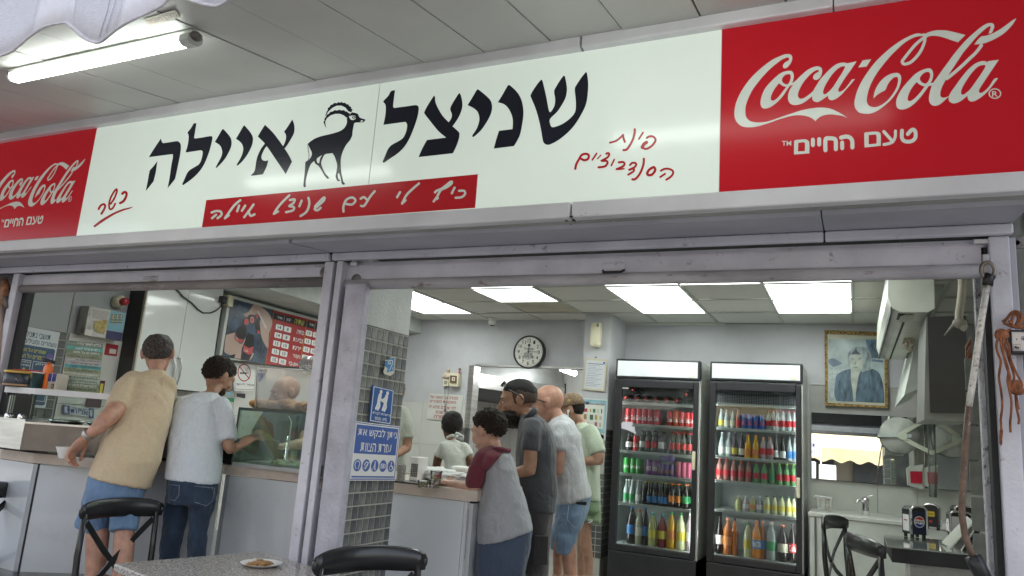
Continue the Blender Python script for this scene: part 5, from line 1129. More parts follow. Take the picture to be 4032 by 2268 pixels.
# kitchen hood
XH = onY(*K11((632, 950)), 7.3).x
hz0, hz1 = onY(*K11((632, 1022)), 7.3).z, onY(*K11((632, 888)), 7.3).z
hd = thing('extractor_hood', 'large stainless steel extractor hood inside the kitchen opening', 'hood', (XH, 8, hz0))
XH2 = XH+.42
dkh = mat('hood_dark', (.05,.05,.05), .5, .4)
MB().hexa([(XH-.4, 7.3, hz0), (XH+.02, 7.3, hz0), (XH2, 9.1, hz0), (XH-.2, 9.1, hz0), (XH-.4, 7.3, hz1), (XH+.02, 7.3, hz1), (XH2, 9.1, hz1), (XH-.2, 9.1, hz1)]).obj('lip', steel, hd)
MB().hexa([(XH-.4, 7.3, hz1+.002), (XH+.018, 7.3, hz1+.002), (XH2, 9.1, hz1+.002), (XH-.2, 9.1, hz1+.002), (XH-.4, 7.32, 2.5), (XH-.1, 7.32, 2.5), (XH2-.1, 9.1, 2.5), (XH-.2, 9.1, 2.5)]).obj('canopy', mat('hood_grey', (.30,.31,.30), .4, .5), hd)
MB().hexa([(XH-.4, 7.32, hz0-.12), (XH-.06, 7.32, hz0-.12), (XH2-.1, 9.1, hz0-.12), (XH-.2, 9.1, hz0-.12), (XH-.4, 7.31, hz0-.002), (XH, 7.31, hz0-.002), (XH2-.02, 9.1, hz0-.002), (XH-.2, 9.1, hz0-.002)]).obj('filter_bank', dkh, hd)
# red appliance, black panel, kitchen lamp
KY = 9.18
ra_ = thing('red_cabinet', 'red metal cabinet with pale labels inside the kitchen beside a black edge', 'cabinet', onY(*K11((870, 1380)), KY-.2))
yslab('body', K11, KY-.22, [(808,1133),(940,1140),(930,1385),(800,1378)], .2, mat('red_cab', (.20,.012,.018), .35, dirt=.3), ra_)
yslab('black_side', K11, KY-.21, [(797,1132),(822,1134),(814,1290),(786,1290)], .19, blackpl, ra_)
yslab('label', K11, KY-.223, [(892,1150),(930,1153),(926,1240),(888,1237)], .002, CYA, ra_); yslab('label', K11, KY-.223, [(862,1268),(926,1274),(920,1330),(860,1322)], .002, NOTE, ra_)
bp_ = thing('notice_board', 'square black board hanging from a cord hook on the kitchen rear wall', 'panel', onY(*K11((1365, 1110)), KY-.03))
yslab('board', K11, KY-.04, [(1222,980),(1516,992),(1508,1250),(1208,1240)], .02, mat('black_board', (.012,.013,.018), .35), bp_)
MB().tube([onY(*K11(p), KY-.06) for p in ((1352, 1060), (1352, 1010), (1356, 985), (1370, 975), (1388, 982), (1392, 992))], .009, 6).obj('hook_cord', mat('hook_tan', (.30,.25,.17), .7), bp_)
kl = thing('tube_lamp', 'lit tube lamp on the kitchen ceiling seen through the opening', 'lamp', onY(*K11((1540, 875)), 8.2))
pa_, pb_ = onY(*K11((1475, 852)), 8.6), onY(*K11((1600, 893)), 7.6)
MB().tube([pa_, pb_], .028, 10).obj('tube', mat('kitchen_tube', (1,1,1), .4, emit=13, ecol=(.95,1,1)), kl)
MB().tube([pa_+Vector((0,0,.03)), pb_+Vector((0,0,.03))], .02, 6).obj('housing', whitepl, kl)
# pier fittings
PF = PY0-.001
q = onY(*K11((1805, 530)), PF-.05)
ad = thing('air_freshener', 'cream wall mounted air freshener dispenser high on the pier', 'dispenser', q)
w_ = 48*.41398*pxm(q); h_ = 115*.41398*pxm(q)
MB().loft([(q+Vector((0,.0,-h_)), (w_*.8,0,0), (0,.035,0), 5), (q+Vector((0,0,-h_*.8)), (w_,0,0), (0,.05,0), 5), (q+Vector((0,0,h_*.55)), (w_,0,0), (0,.05,0), 5), (q+Vector((0,0,h_*.6)), (w_,0,0), (0,.044,0), 5), (q+Vector((0,0,h_)), (w_*.95,0,0), (0,.03,0), 5)], 24).obj('housing', creampl, ad)
MB().lathe([(w_*.3, -.056), (w_*.32, -.045)], q+Vector((0, 0, h_*.6)), 14, 'y').obj('nozzle', flat('noz', (.25,.24,.2)), ad)
MB().box(q.x+w_*.35, q.x+w_*.75, q.y-.052, q.y-.045, q.z+h_*.62, q.z+h_*.9).obj('indicator', flat('noz', (.25,.24,.2)), ad)
yc = PF-.02
ct = thing('certificate', 'certificate in a thin cream wooden frame hanging from a nail on the pier', 'certificate', onY(*K11((1790, 900)), yc))
o_ = [(1705,750),(1910,765),(1885,1067),(1675,1047)]; i_ = [(1717,765),(1896,778),(1872,1050),(1692,1032)]
yslab('frame', K11, yc, o_, .018, mat('frame_cream', (.55,.50,.36), .5), ct)
yslab('paper', K11, yc-.002, i_, .0015, flat('cert_paper', (.58,.60,.62)), ct)
a = Art(lambda p: onY(*K11(p), yc-.002), (0, -1, 0), .001)
for k in range(14):
    y_ = 800+k*16; a.stroke([(1730-k*2, y_), (1870-k*2-(k % 3)*30, y_+8)], 3 if k else 7)
a.obj('print', flat('print_slate', (.12,.14,.25)), ct)
a = Art(lambda p: onY(*K11(p), yc-.002), (0, -1, 0), .0015); a.poly([[(1872,785),(1892,786),(1890,805),(1880,812),(1872,804)]], False); a.obj('crest', flat('crest_blue', (.06,.16,.4)), ct)
MB().lathe([(.008, -.012), (.008, 0)], onY(*K11((1802, 742)), PF), 8, 'y').obj('nail', blackpl, ct)
pst = thing('drinks_poster', 'pale blue poster of small drink pictures hanging on the pier under the certificate', 'poster', onY(*K12((1510, 600)), yc))
yslab('sheet', K12, yc, [(1318,298),(1702,325),(1665,882),(1290,860)], .004, flat('poster_white', (.60,.64,.62)), pst)
yslab('sky_print', K12, yc-.003, [(1330,312),(1690,338),(1655,780),(1305,760)], .0015, mat('poster_sky', (.25,.43,.48), .4, var=.2, vs=6), pst)
yslab('panel_print', K12, yc-.005, [(1345,385),(1660,400),(1635,720),(1322,700)], .0015, flat('poster_cream', (.60,.62,.56)), pst)
a = Art(lambda p: onY(*K12(p), yc-.0055), (0, -1, 0), .001); aa = Art(lambda p: onY(*K12((p[0], p[1]+.06*(p[0]-1460))), yc-.0055), (0, -1, 0), .001); aa.text('אסור להתרעננות!', 1462, 366, 1655, 392); aa.obj('red_lettering', flat('notice_red', (.35,.03,.03)), pst)
a.ell(1375, 365, 28, 22).ell(1425, 370, 28, 22); a.obj('sunglasses_print', flat('print_shade', (.05,.08,.14)), pst)
pcol = [(.35,.04,.06), (.36,.25,.05), (.04,.2,.08), (.4,.42,.4), (.05,.08,.12), (.3,.2,.06), (.05,.12,.08), (.35,.3,.08), (.45,.42,.3), (.4,.35,.3), (.35,.1,.15), (.3,.3,.1)]
for k, (x, y, w, h) in enumerate([(1403,465,44,46),(1467,470,16,46),(1517,473,36,52),(1568,475,14,56),(1618,480,14,60),(1395,555,40,70),(1480,562,46,70),(1543,565,32,66),(1603,570,34,54),(1430,640,20,30),(1540,655,34,54),(1597,665,16,54)]):
    a = Art(lambda p: onY(*K12(p), yc-.0055), (0, -1, 0), .0012); rrect(a, x-w/2, y-h/2, x+w/2, y+h/2, 5); a.obj('drink_picture', flat('poster_pic_%d' % k, pcol[k]), pst)
MB().lathe([(.02, -.008), (.022, 0)], onY(*K12((1622, 828)), yc), 16, 'y').obj('round_magnet', mat('magnet', (.35,.28,.12), .4), pst)

# ================================================================ framed portrait
FY = FW+.05
def k13(p, Y=FY-.03): return onY(*K13(p), Y)
pt = thing('framed_portrait', 'large gold framed bluish painting of a hooded old man in a dark robe', 'painting', k13((560, 740)))
O4 = [(28,80),(1078,120),(1098,1395),(38,1350)]; I4 = [(78,150),(1030,185),(1045,1355),(82,1305)]
def bar4(i): j = (i+1) % 4; return [O4[i], O4[j], I4[j], I4[i]]
gold = mat('gold_frame', (.26,.17,.06), .35, .6, var=.4, vs=60, bump=.8, bs=90)
for i in range(4): MB().slab([k13(p)-Vector((0, .0, 0)) for p in bar4(i)], (0, 1, 0), .03).obj('frame_side', gold, pt)
MB().slab([k13(p, FY-.02) for p in I4], (0, 1, 0), .01).obj('mat_board', mat('mount_aged', (.50,.50,.40), .5, var=.08), pt)
def pa13(name, polys, mt, l): 
    a = Art(lambda p: k13(p, FY-.02), (0, -1, 0), l)
    for q_ in polys: a.poly([q_], True, 3)
    return a.obj(name, mt, pt)
pa13('painted_sky', [[(95,235),(1015,240),(1030,1310),(98,1270)]], mat('paint_sky', (.34,.42,.42), .35, var=.25, vs=5), .001)
a = Art(lambda p: k13(p, FY-.02), (0, -1, 0), .002)
rr = random.Random(3)
for r_ in range(6):
    x = 100
    while x < 420: w = rr.uniform(50, 90); rrect(a, x, 735+r_*92, min(x+w, 440), 735+r_*92+84, 10); x += w+8
a.obj('painted_stones', mat('paint_stone', (.40,.46,.46), .35, var=.12, vs=20), pt)
pa13('painted_window', [[(720,238),(1015,242),(1020,560),(760,560)]], mat('paint_blue', (.10,.18,.26), .35, var=.5, vs=12), .0022)
pa13('painted_book', [[(95,580),(180,558),(320,635),(290,665),(175,700),(100,640)], [(820,570),(1010,590),(1005,630),(815,610)]], mat('paint_book', (.16,.23,.33), .35, var=.2), .003)
pa13('painted_robe', [[(195,1180),(200,1000),(235,840),(340,770),(470,735),(520,760),(760,760),(830,735),(930,790),(985,900),(1025,1100),(1028,1308),(230,1275)]], mat('paint_robe', (.085,.14,.19), .35, var=.3, vs=9, stretch=(3,1,1)), .004)
pa13('painted_hood', [[(415,560),(430,470),(500,390),(570,365),(680,365),(770,420),(812,520),(800,640),(810,740),(660,795),(650,760),(690,600),(640,500),(470,495),(440,560),(470,720),(440,690)]], mat('paint_hood', (.26,.33,.34), .35, var=.25, vs=14, stretch=(3,1,1)), .005)
pa13('painted_beard', [[(455,510),(650,500),(690,600),(670,700),(620,800),(590,900),(560,1100),(548,1292),(515,1290),(500,1100),(470,900),(470,760),(445,640)]], mat('paint_face', (.42,.46,.40), .35, var=.12, vs=14), .006)
pa13('painted_cap', [[(455,500),(520,440),(560,370),(575,430),(640,497),(550,485)]], mat('paint_cap', (.06,.07,.09), .4), .007)
pa13('painted_features', [[(465,560),(500,552),(525,575),(510,585),(480,575)], [(590,565),(625,550),(655,560),(620,580),(600,582)], [(545,600),(560,660),(530,670)], [(500,705),(560,700),(600,712),(550,722)]], mat('paint_shadow', (.20,.27,.30), .4), .008)

# ================================================================ mirror, tiles, sink corner
def k14(p, Y=FY): return onY(*K14(p), Y)
mz0 = k14((700, 1190)).z; mz1 = k14((700, 128)).z; mx0 = k14((66, 600)).x
mirm = mat('mirror_silver', (.80,.84,.81), .0, 1, var=.0)
mr = thing('wall_mirror', 'wide wall mirror above the sink counter reflecting the street and awning', 'mirror', (.1, FY, mz0))
xj = onY(3612, 1750, FY-.006).x
TL = .031*(mz1-mz0)
for a_, b_ in ((mx0, xj-.001), (xj+.001, RX-.13)): MB().hexa([(a_, FY-.028, mz0), (b_, FY-.028, mz0), (b_, FY-.020, mz0), (a_, FY-.020, mz0), (a_, FY-.028+TL, mz1), (b_, FY-.028+TL, mz1), (b_, FY-.020+TL, mz1), (a_, FY-.020+TL, mz1)]).obj('glass_pane', mirm, mr)
box('edge_strip', flat('mirror_edge', (.35,.37,.34)), mx0-.012, mx0-.001, FY-.009, FY+.0, mz0-.008, mz1, mr)
seamx = [onY(3150+.0, 1900, FY).x, onY(3455, 1950, FY).x, onY(3612, 1950, FY).x, onY(3780, 1950, FY).x]
pal = mat('sink_wall_tile', (.50,.52,.47), .2, var=.03, coat=.3)
xs_ = [-.36]+seamx[1:]+[RX]
for a_, b_ in zip(xs_[:-1], xs_[1:]): MB().box(a_+.002, b_-.002, FY-.002, FY+.008, .6, mz0-.004, .001).obj('tile', pal, fw)
MB().box(-.36, mx0-.014, FY-.002, FY+.008, mz0+.002, k14((40, 100)).z, .001).obj('tile', pal, fw)
# sink counter
def k20(p, Y=6.6): return onY(*K20(p), Y)
sy = 6.55; sz = k20((300, 915), sy).z
sx0 = k20((178, 905), sy).x
sk = thing('sink_counter', 'white sink counter with a grey edge below the mirror', 'counter', (.2, sy, 0))
MB().box(sx0, RX-.01, sy, FY-.01, sz-.03, sz, .004).obj('top', mat('sink_top', (.55,.56,.53), .3), sk)
MB().box(sx0+.01, RX-.02, sy+.01, FY-.02, .2, sz-.032).obj('body', mat('sink_body', (.55,.58,.54), .25, coat=.4), sk)
MB().box(sx0+.045, sx0+.06, sy+.001, sy+.009, .2, sz-.034).obj('dark_strip', flat('strip_dark', (.12,.12,.12)), sk)
q = k20((672, 925), sy+.3); q.z = sz
fc = thing('faucet', 'chrome basin faucet on the sink counter', 'faucet', q)
MB().lathe([(.03, 0), (.026, .04), (.026, .11), (.03, .13), (.01, .14)], q, 16).obj('body', chrome, fc); MB().tube([q+Vector((-.0, 0, .10)), q+Vector((-.06, -.04, .11)), q+Vector((-.07, -.05, .085))], .012, 8).obj('spout', chrome, fc)
MB().loft([(q+Vector((-.02, 0, .14)), (.03, 0, .004), (0, .018, 0)), (q+Vector((.06, .01, .165)), (.012, 0, .003), (0, .012, 0))], 12).obj('lever', chrome, fc)
q0 = [k20(p, sy+.25) for p in ((250,765),(385,785),(372,905),(262,900))]
cp_ = thing('cup_caddy', 'clear plastic caddy printed with small lettering on the sink counter', 'caddy', q0[3])
MB().slab(q0, (0, 1, 0), .05).obj('holder', glassmat('caddy_plastic', (.85,.88,.85), .1, 1.5, .25), cp_)
MB().tube([q0[0]+Vector((-.02,0,-.03)), q0[0]+Vector((-.01,0,.0)), q0[0], q0[1]], .006, 6).obj('rim', whitepl, cp_)
aa = Art(lambda p: k20((p[0], p[1]+.12*(p[0]-270)), sy+.247), (0, -1, 0), .001)
aa.text('ידיים', 322, 785, 362, 805).text('נקיות', 322, 812, 365, 830).text('שטיפת', 320, 838, 362, 856).text('ידיים', 320, 864, 360, 880).text('נא', 272, 790, 292, 805).text('מים', 272, 812, 292, 828).text('חם', 272, 840, 290, 855); aa.obj('lettering', flat('brown_print', (.25,.14,.08)), cp_)
# round discs on a diamond bracket fixed to the mirror
dy = FY-.10
def k15(p, Y=dy): return onY(*K15(p), Y)
disc = mat('disc_white', (.50,.52,.48), .6, var=.12, vs=12, dirt=.3, dcol=(.35,.35,.3), ds=8)
brk = mat('bracket_cream', (.60,.64,.52), .35)
db = thing('disc_rack', 'pale diamond shaped bracket holding two round grey white discs in front of the mirror', 'rack', k15((640, 480)))
for (c_, ed_) in (((165, 460), (165, 170)), ((1000, 520), (1000, 235))):
    c = k15(c_, dy+.03); rr_ = abs(k15(ed_, dy+.03).z-c.z)
    MB().lathe([(.001, -.006), (rr_*.99, -.006), (rr_, 0), (rr_, .012), (.001, .014)], c, 40, 'y', cap=False).obj('disc', disc, db)
def plank(a_, b_, w, name='arm', Y=dy, mt=brk, t=.02):
    A2, B2 = Vector(a_), Vector(b_); d_ = (B2-A2).normalized(); nn = Vector((-d_.y, d_.x))*w/2
    MB().slab([k15(p, Y) for p in (A2+nn, B2+nn, B2-nn, A2-nn)], (0, 1, 0), t).obj(name, mt, db)
for j, (a_, b_) in enumerate((((600, 205), (160, 455)), ((180, 485), (690, 745)), ((690, 215), (1120, 480)), ((1100, 560), (680, 745)))): plank(a_, b_, 66, Y=dy-.003*j)
MB().slab([k15(p, dy-.014) for p in ((140,430),(210,395),(285,405),(285,530),(210,530),(140,490))], (0, 1, 0), .02).obj('gusset', brk, db)
MB().slab([k15(p, dy-.014) for p in ((995,460),(1090,470),(1150,495),(1150,550),(1080,595),(995,570))], (0, 1, 0), .02).obj('gusset', brk, db)
plank((-180, 458), (135, 462), 58, 'side_arm', dy-.01, mat('bracket_blue', (.50,.57,.54), .4)); plank((285, 468), (358, 470), 56, 'side_arm', dy-.01, M['bracket_blue'])
plank((905, 505), (993, 510), 60, 'side_arm', dy-.01, M['bracket_blue']); plank((1150, 525), (1300, 528), 58, 'side_arm', dy-.01, M['bracket_blue'])
# soap dispensers
sd_r = glassmat('dispenser_plastic', (.8,.82,.8), .1, 1.4, .15)
sred = mat('soap_red', (.42,.01,.03), .15, coat=.3)
for x0, x1, lb in ((285, 545, 'left'), (560, 785, 'right')):
    dp = thing('soap_dispenser', '%s one of the two soap dispensers with red soap on the mirror' % lb, 'dispenser', k15(((x0+x1)/2, 1290)), 'soap dispensers on the mirror')
    sh_ = 0 if lb == 'left' else 12
    MB().slab([k15(p, FY-.09) for p in ((x0,980+sh_),(x0+50,950+sh_),(x1,920+sh_),(x1,1320+sh_),(x0+20,1250+sh_))], (0, 1, 0), .08).obj('housing', mat('dispenser_body', (.42,.45,.41), .35), dp)
    MB().slab([k15(p, FY-.098) for p in ((x0+45,970+sh_),(x1-18,960+sh_),(x1-18,1030+sh_),(x0+50,1030+sh_))], (0, 1, 0), .007).obj('empty_window', mat('disp_window', (.50,.52,.48), .2), dp)
    MB().slab([k15(p, FY-.099) for p in ((x0+50,1030+sh_),(x1-18,1035+sh_),(x1-18,1225+sh_),(x0+60,1215+sh_))], (0, 1, 0), .008).obj('red_window', sred, dp)
# acrylic tube in front of the bracket
tb = MB().tube([k15((672, 250), FY-.2), k15((700, 1440), FY-.2)], .03, 10).obj('clear_tube', glassmat('tube_acrylic', (.82,.86,.8), .1, 1.0, .12)); tag(tb, 'clear vertical acrylic tube hanging before the diamond bracket', 'tube')
# ---- AC unit
zb = 2.13; ya = onZ(*K19((1040, 930)), zb).y; AX = lambda p: onZ(*K19(p), zb)
x_in = AX((790, 905)).x; x_out = AX((1112, 840)).x
acu = thing('air_conditioner', 'aged white wall air conditioner with open louvers hanging at the upper right', 'air conditioner', ((x_in+x_out)/2, ya-.5, zb))
acm = mat('aircon_white', (.54,.56,.49), .35, var=.08, vs=3, dirt=.5, dcol=(.28,.25,.18), ds=10, dth=.6)
y0a = 4.35; prof_ = [(x_out, zb+.02), (x_out-.03, zb), (x_in+.06, zb), (x_in+.02, zb+.02), (x_in, zb+.09), (x_in+.01, zb+.28), (x_out, zb+.30)]
n_ = len(prof_)
MB().add([Vector((x, y, z)) for y in (y0a, ya) for x, z in prof_], [list(range(n_))[::-1], list(range(n_, 2*n_))]+[(i, (i+1) % n_, n_+(i+1) % n_, n_+i) for i in range(n_)]).obj('body', acm, acu)
yl = AX((915, 575)).y
lvd = mat('louver_dark', (.05,.05,.045), .6)
MB().box(x_in+.05, x_out-.10, y0a+.05, yl, zb-.003, zb+.003).obj('air_slot', lvd, acu)
for k in range(4):
    xx = x_in+.06+k*(x_out-x_in-.17)/4
    MB().hexa([(xx, y0a+.06, zb-.02), (xx+.032, y0a+.06, zb-.004), (xx+.032, yl-.01, zb-.004), (xx, yl-.01, zb-.02), (xx, y0a+.06, zb-.014), (xx+.032, y0a+.06, zb+.0), (xx+.032, yl-.01, zb+.0), (xx, yl-.01, zb-.014)]).obj('louver', acm, acu)
MB().box(x_in+.085, x_in+.097, yl+.06, ya-.02, zb-.002, zb+.001).obj('black_slit', black, acu)
MB().box(x_in+.012, x_in+.018, y0a, ya-.0, zb-.001, zb+.03).obj('panel_gap', lvd, acu)
tag(link('paper_wad', crumple(onZ(*K19((1070, 775)), zb-.02), (.035, .05, .05), 9, 3, .5), mat('wad', (.50,.46,.36), .9)), 'crumpled cream paper wad stuck under the air conditioner', 'paper')
# sloping boxed duct behind it
dm = mat('duct_white', (.50,.54,.49), .5, dirt=.2)
du = [(1245,230),(1400,230),(1285,545),(1200,760),(1195,1160),(1028,1240),(1100,900),(1165,580)]
dcx = thing('duct_casing', 'white sloping boxed duct between the air conditioner and the right wall', 'duct', onY(*K19((1200, 700)), 5.6))
MB().slab([onY(*K19(p), 5.6) for p in du], (0, 1, 0), 1.3).obj('casing', dm, dcx)
# grey metal cupboard on the right wall
by = 4.3
def k17(p, Y=by): return onY(*K17(p), Y)
mc = thing('metal_cupboard', 'dark grey metal box cupboard fixed high beside the right jamb', 'cupboard', k17((380, 1240)))
gmt = mat('cupboard_grey', (.055,.052,.050), .5, .3, var=.06, vs=4); gmt2 = mat('cupboard_edge', (.24,.25,.22), .4, .3)
MB().slab([k17(p) for p in ((150,137),(592,125),(612,1240),(182,1230))], (0, 1, 0), .02).obj('front', gmt, mc)
MB().slab([k17(p, by+.012) for p in ((136,140),(612,120),(635,1330),(112,1310))], (0, 1, 0), .5).obj('casing', gmt2, mc)
for pts in (((150,320),(100,330)),): pass
st_ = Art(lambda p: k17(p, by-.0), (0, -1, 0), .001)
# pendant cable with frayed end
cb_ = thing('loose_cable', 'beige cable with a frayed knotted end hanging beside the metal cupboard', 'cable', onY(*K18((290, 300)), 3.9))
k18 = lambda p, Y=3.9: onY(*K18(p), Y)
MB().tube([k18(p) for p in ((322, -40), (318, 150), (300, 330), (278, 470), (276, 590), (300, 640), (345, 690), (380, 705))], .017, 8).obj('sheath', mat('cable_beige', (.42,.38,.30), .6, dirt=.3), cb_)
MB().tube([k18(p) for p in ((260, 600), (200, 640), (130, 720), (65, 800))], [.010, .007, .004, .002], 6).obj('frayed_end', mat('frayed', (.32,.30,.25), .9), cb_)
MB().ball(k18((285, 625)), (.03, .02, .025), 10, 8).obj('knot', M['frayed'], cb_)
# red lettered sign on the tiled return
ry = 3.3; rs_ = thing('wall_sign', 'brown red sign with cream lettering on the tiled right return', 'sign', k17((630, 600), ry))
fq = [(580,470),(655,345),(672,790),(605,895)]
MB().slab([k17(p, ry) for p in fq], (0, 1, 0), .004).obj('board', flat('sign_cream', (.48,.42,.28)), rs_)
MB().slab([k17(p, ry-.002) for p in ((586,490),(648,385),(662,775),(610,860))], (0, 1, 0), .0015).obj('red_ground', flat('sign_brownred', (.28,.07,.04)), rs_)
aa = Art(lambda p: k17((592+p[0]*58, 500+p[1]*340-p[0]*95), ry-.003), (0, -1, 0), .001); aa.text('חלב', .1, .05, .95, .38).text('בשר', .1, .55, .95, .9); aa.obj('lettering', M['sign_cream'], rs_)
tiles(rw, mat('return_tile', (.22,.24,.21), .4, var=.15, vs=20, bump=.2), (onY(3815, 1900, 3.19).x, 3.195, .5), (.075, 0, 0), (0, 0, .125), (0, -1, 0), 2, 10, .008, .006)

# ================================================================ drinks fridges
YF = 6.6
FA, FBz, FC, FD = zt(.311, 2380, 1380), zt(.323, 2380, 1800), zt(.311, 2780, 1380), zt(.323, 2780, 1800)
frb = mat('fridge_black', (.018,.018,.022), .4, var=.1, bump=.05); frw = mat('fridge_white_side', (.52,.53,.50), .4, dirt=.3); fin = mat('fridge_liner', (.50,.54,.52), .4)
shm = mat('fridge_shelf', (.56,.61,.59), .3); fgl = glassmat('fridge_glass', (.90,.93,.92), .0, 1.15)
hdr1 = mat('fridge_header', (.62,.66,.66), .15, coat=.4, emit=.06, ecol=(.9,.97,1)); ledm = mat('led', (1,1,1), .4, emit=12)
mat('added_fridge_strip', (1,1,1), .4, emit=14, ecol=(.95,1,1))
def fridge(label, KT, KB, hx, door_l, door_r, gl_l, gl_r, led, tops, shelfy, handle_y):
    # hx: header quad in KT: x0,x1,ytop,ybot
    q = lambda p, Y=YF: onY(*KT(p), Y); qb = lambda p, Y=YF: onY(*KB(p), Y)
    x0, x1 = q((hx[0], hx[2])).x, q((hx[1], hx[2]+30)).x
    zt1, zt0 = q((hx[0], hx[2])).z, q((hx[0], hx[3])).z
    t = thing('drinks_fridge', label, 'fridge', ((x0+x1)/2, YF, 0), 'drinks fridges against the rear wall')
    zg1 = q((gl_l, tops[0])).z; zg0 = qb((150, shelfy[-1])).z; zd0 = qb((door_l, shelfy[-1]+70)).z
    xg0, xg1 = q((gl_l, 700)).x, q((gl_r, 700)).x
    MB().box(x0, x1, YF-.03, YF+.05, zt0, zt1, .008).obj('header_frame', frb, t)
    MB().box(x0+.018, x1-.02, YF-.036, YF-.031, zt0+.02, zt1-.018, .002).obj('header_panel', hdr1, t)
    MB().box(x1-.09, x1-.045, YF-.040, YF-.0365, zt0+.03, zt0+.05).obj('thermometer', creampl, t)
    if led:
        for k in range(23): MB().box(x0+.09+k*.022, x0+.10+k*.022, YF-.039, YF-.0365, (zt0+zt1)/2-.006, (zt0+zt1)/2+.006).obj('led', ledm, t)
    MB().box(x0, x0+.025, YF+.051, FW+.03, .02, zt1).obj('side_wall', frw, t); MB().box(x1-.025, x1, YF+.0, FW+.03, .02, zt1-.004).obj('side_wall', frw, t)
    MB().box(x0+.026, x1-.026, FW-.05, FW+.03, .02, zt1).obj('back_liner', fin, t); MB().box(x0+.026, x1-.026, YF+.06, FW-.051, zt0-.02, zt0).obj('top_liner', fin, t)
    MB().box(x0+.026, x0+.034, YF+.03, FW-.051, zg0, zt0-.021).obj('inner_liner', fin, t); MB().box(x1-.034, x1-.026, YF+.03, FW-.051, zg0, zt0-.021).obj('inner_liner', fin, t)
    MB().box(x0+.026, x1-.026, YF+.03, FW-.051, .3, zg0).obj('floor_liner', fin, t)
    for xx in (x0+.036, x1-.042): MB().box(xx, xx+.006, YF+.026, YF+.034, zg0+.03, zg1-.02).obj('added_light_strip', M['added_fridge_strip'], t)  # unseen glowing strips, added to brighten the fridge interior
    # door
    zd1 = zt0-.012
    MB().box(x0, xg0, YF-.03, YF+.02, zd0, zd1, .006).obj('door_stile', frb, t); MB().box(xg1, x1-.012, YF-.03, YF+.02, zd0, zd1, .006).obj('door_stile', frb, t)
    MB().box(xg0+.001, xg1-.001, YF-.03, YF+.02, zg1, zd1, .006).obj('door_rail', frb, t); MB().box(xg0+.001, xg1-.001, YF-.03, YF+.02, zd0, zg0+.0, .006).obj('door_rail', frb, t)
    box('door_glass', fgl, xg0-.004, xg1+.004, YF-.012, YF-.008, zg0-.004, zg1+.004, t)
    MB().lathe([(.012, -.04), (.012, -.031)], ((x0+x1)/2, YF, (zg1+zd1)/2), 12, 'y').obj('lock', chrome, t)
    za_, zb_2 = handle_y
    MB().box(x1-.05, x1-.022, YF-.05, YF-.031, zb_2, za_, .008).obj('handle', creampl, t)
    MB().box(x0, x1, YF-.03, FW, .03, zd0-.008, .006).obj('base_grille', frb, t)
    for k in range(14):
        for j in range(6): MB().box(x0+.10+k*.035, x0+.112+k*.035, YF-.032, YF-.0305, zd0-.14-j*.02, zd0-.13-j*.02).obj('grille_hole', black, t) if (k+j) % 2 == 0 else None
    zs_ = []
    for KK, ys in ((KT, tops[1:]), (KB, shelfy[:-1])):
        for y in ys:
            z = onY(*KK((260, y)), YF+.03).z; zs_.append(z)
            MB().box(x0+.036, x1-.036, YF+.03, YF+.05, z-.018, z+.006, .004).obj('shelf_edge', shm, t)
            MB().box(x0+.036, x1-.036, YF+.051, FW-.06, z-.008, z-.002).obj('shelf', shm, t)
    return t, zs_+[zg0], (x0, x1)
f1, z1s, fx1 = fridge('left black glass door drinks fridge stocked with red cans and dark bottles', FA, FBz, (162, 1222, 108, 350), 155, 1215, 222, 1132, False, (460, 655, 925, 1270), (198, 562, 1052), (onY(*FA((1170, 1280)), YF).z, onY(*FBz((1120, 160)), YF).z))
f2, z2s, fx2 = fridge('right black glass door drinks fridge with a lit header and orange bottles below', FC, FD, (60, 1225, 142, 380), 55, 1215, 130, 1140, True, (500, 672, 980, 1345), (292, 650, 1195), (onY(*FD((1160, 250)), YF).z, onY(*FD((1160, 500)), YF).z))
# ---- drinks
PR = dict(
 can=([(.86,0),(1,.03),(1,.93),(.88,.985),(.86,1)], None, None),
 bottle=([(.8,0),(.95,.02),(1,.1),(1,.55),(.92,.64),(.55,.80),(.40,.86),(.38,.93)], (.93, 1.0, .44), (.22, .5, 1.015)),
 big=([(.75,0),(.95,.015),(1,.06),(.96,.28),(1,.42),(1,.60),(.82,.72),(.45,.85),(.32,.89),(.30,.94)], (.94, 1.0, .38), (.26, .50, 1.03)),
 glassb=([(.9,0),(1,.02),(1,.45),(.85,.58),(.45,.74),(.36,.86),(.36,.96)], (.955, 1.0, .42), (.12, .40, 1.01)))
_mc = {}
def ring(pr, z0, z1, k=1.0):
    def rad(z):
        for (ra, za), (rb_, zb_) in zip(pr[:-1], pr[1:]):
            if za <= z <= zb_: return ra+(rb_-ra)*(z-za)/max(zb_-za, 1e-6)
        return pr[-1][0]
    return [(rad(z0+(z1-z0)*i/4)*k, z0+(z1-z0)*i/4) for i in range(5)]
def dm_(key, prof, mt, cap=True, seg=14):
    if key not in _mc: me = MB().lathe(prof, (0, 0, 0), seg, cap=cap).mesh('drink'); me.materials.append(mt); _mc[key] = me
    return _mc[key]
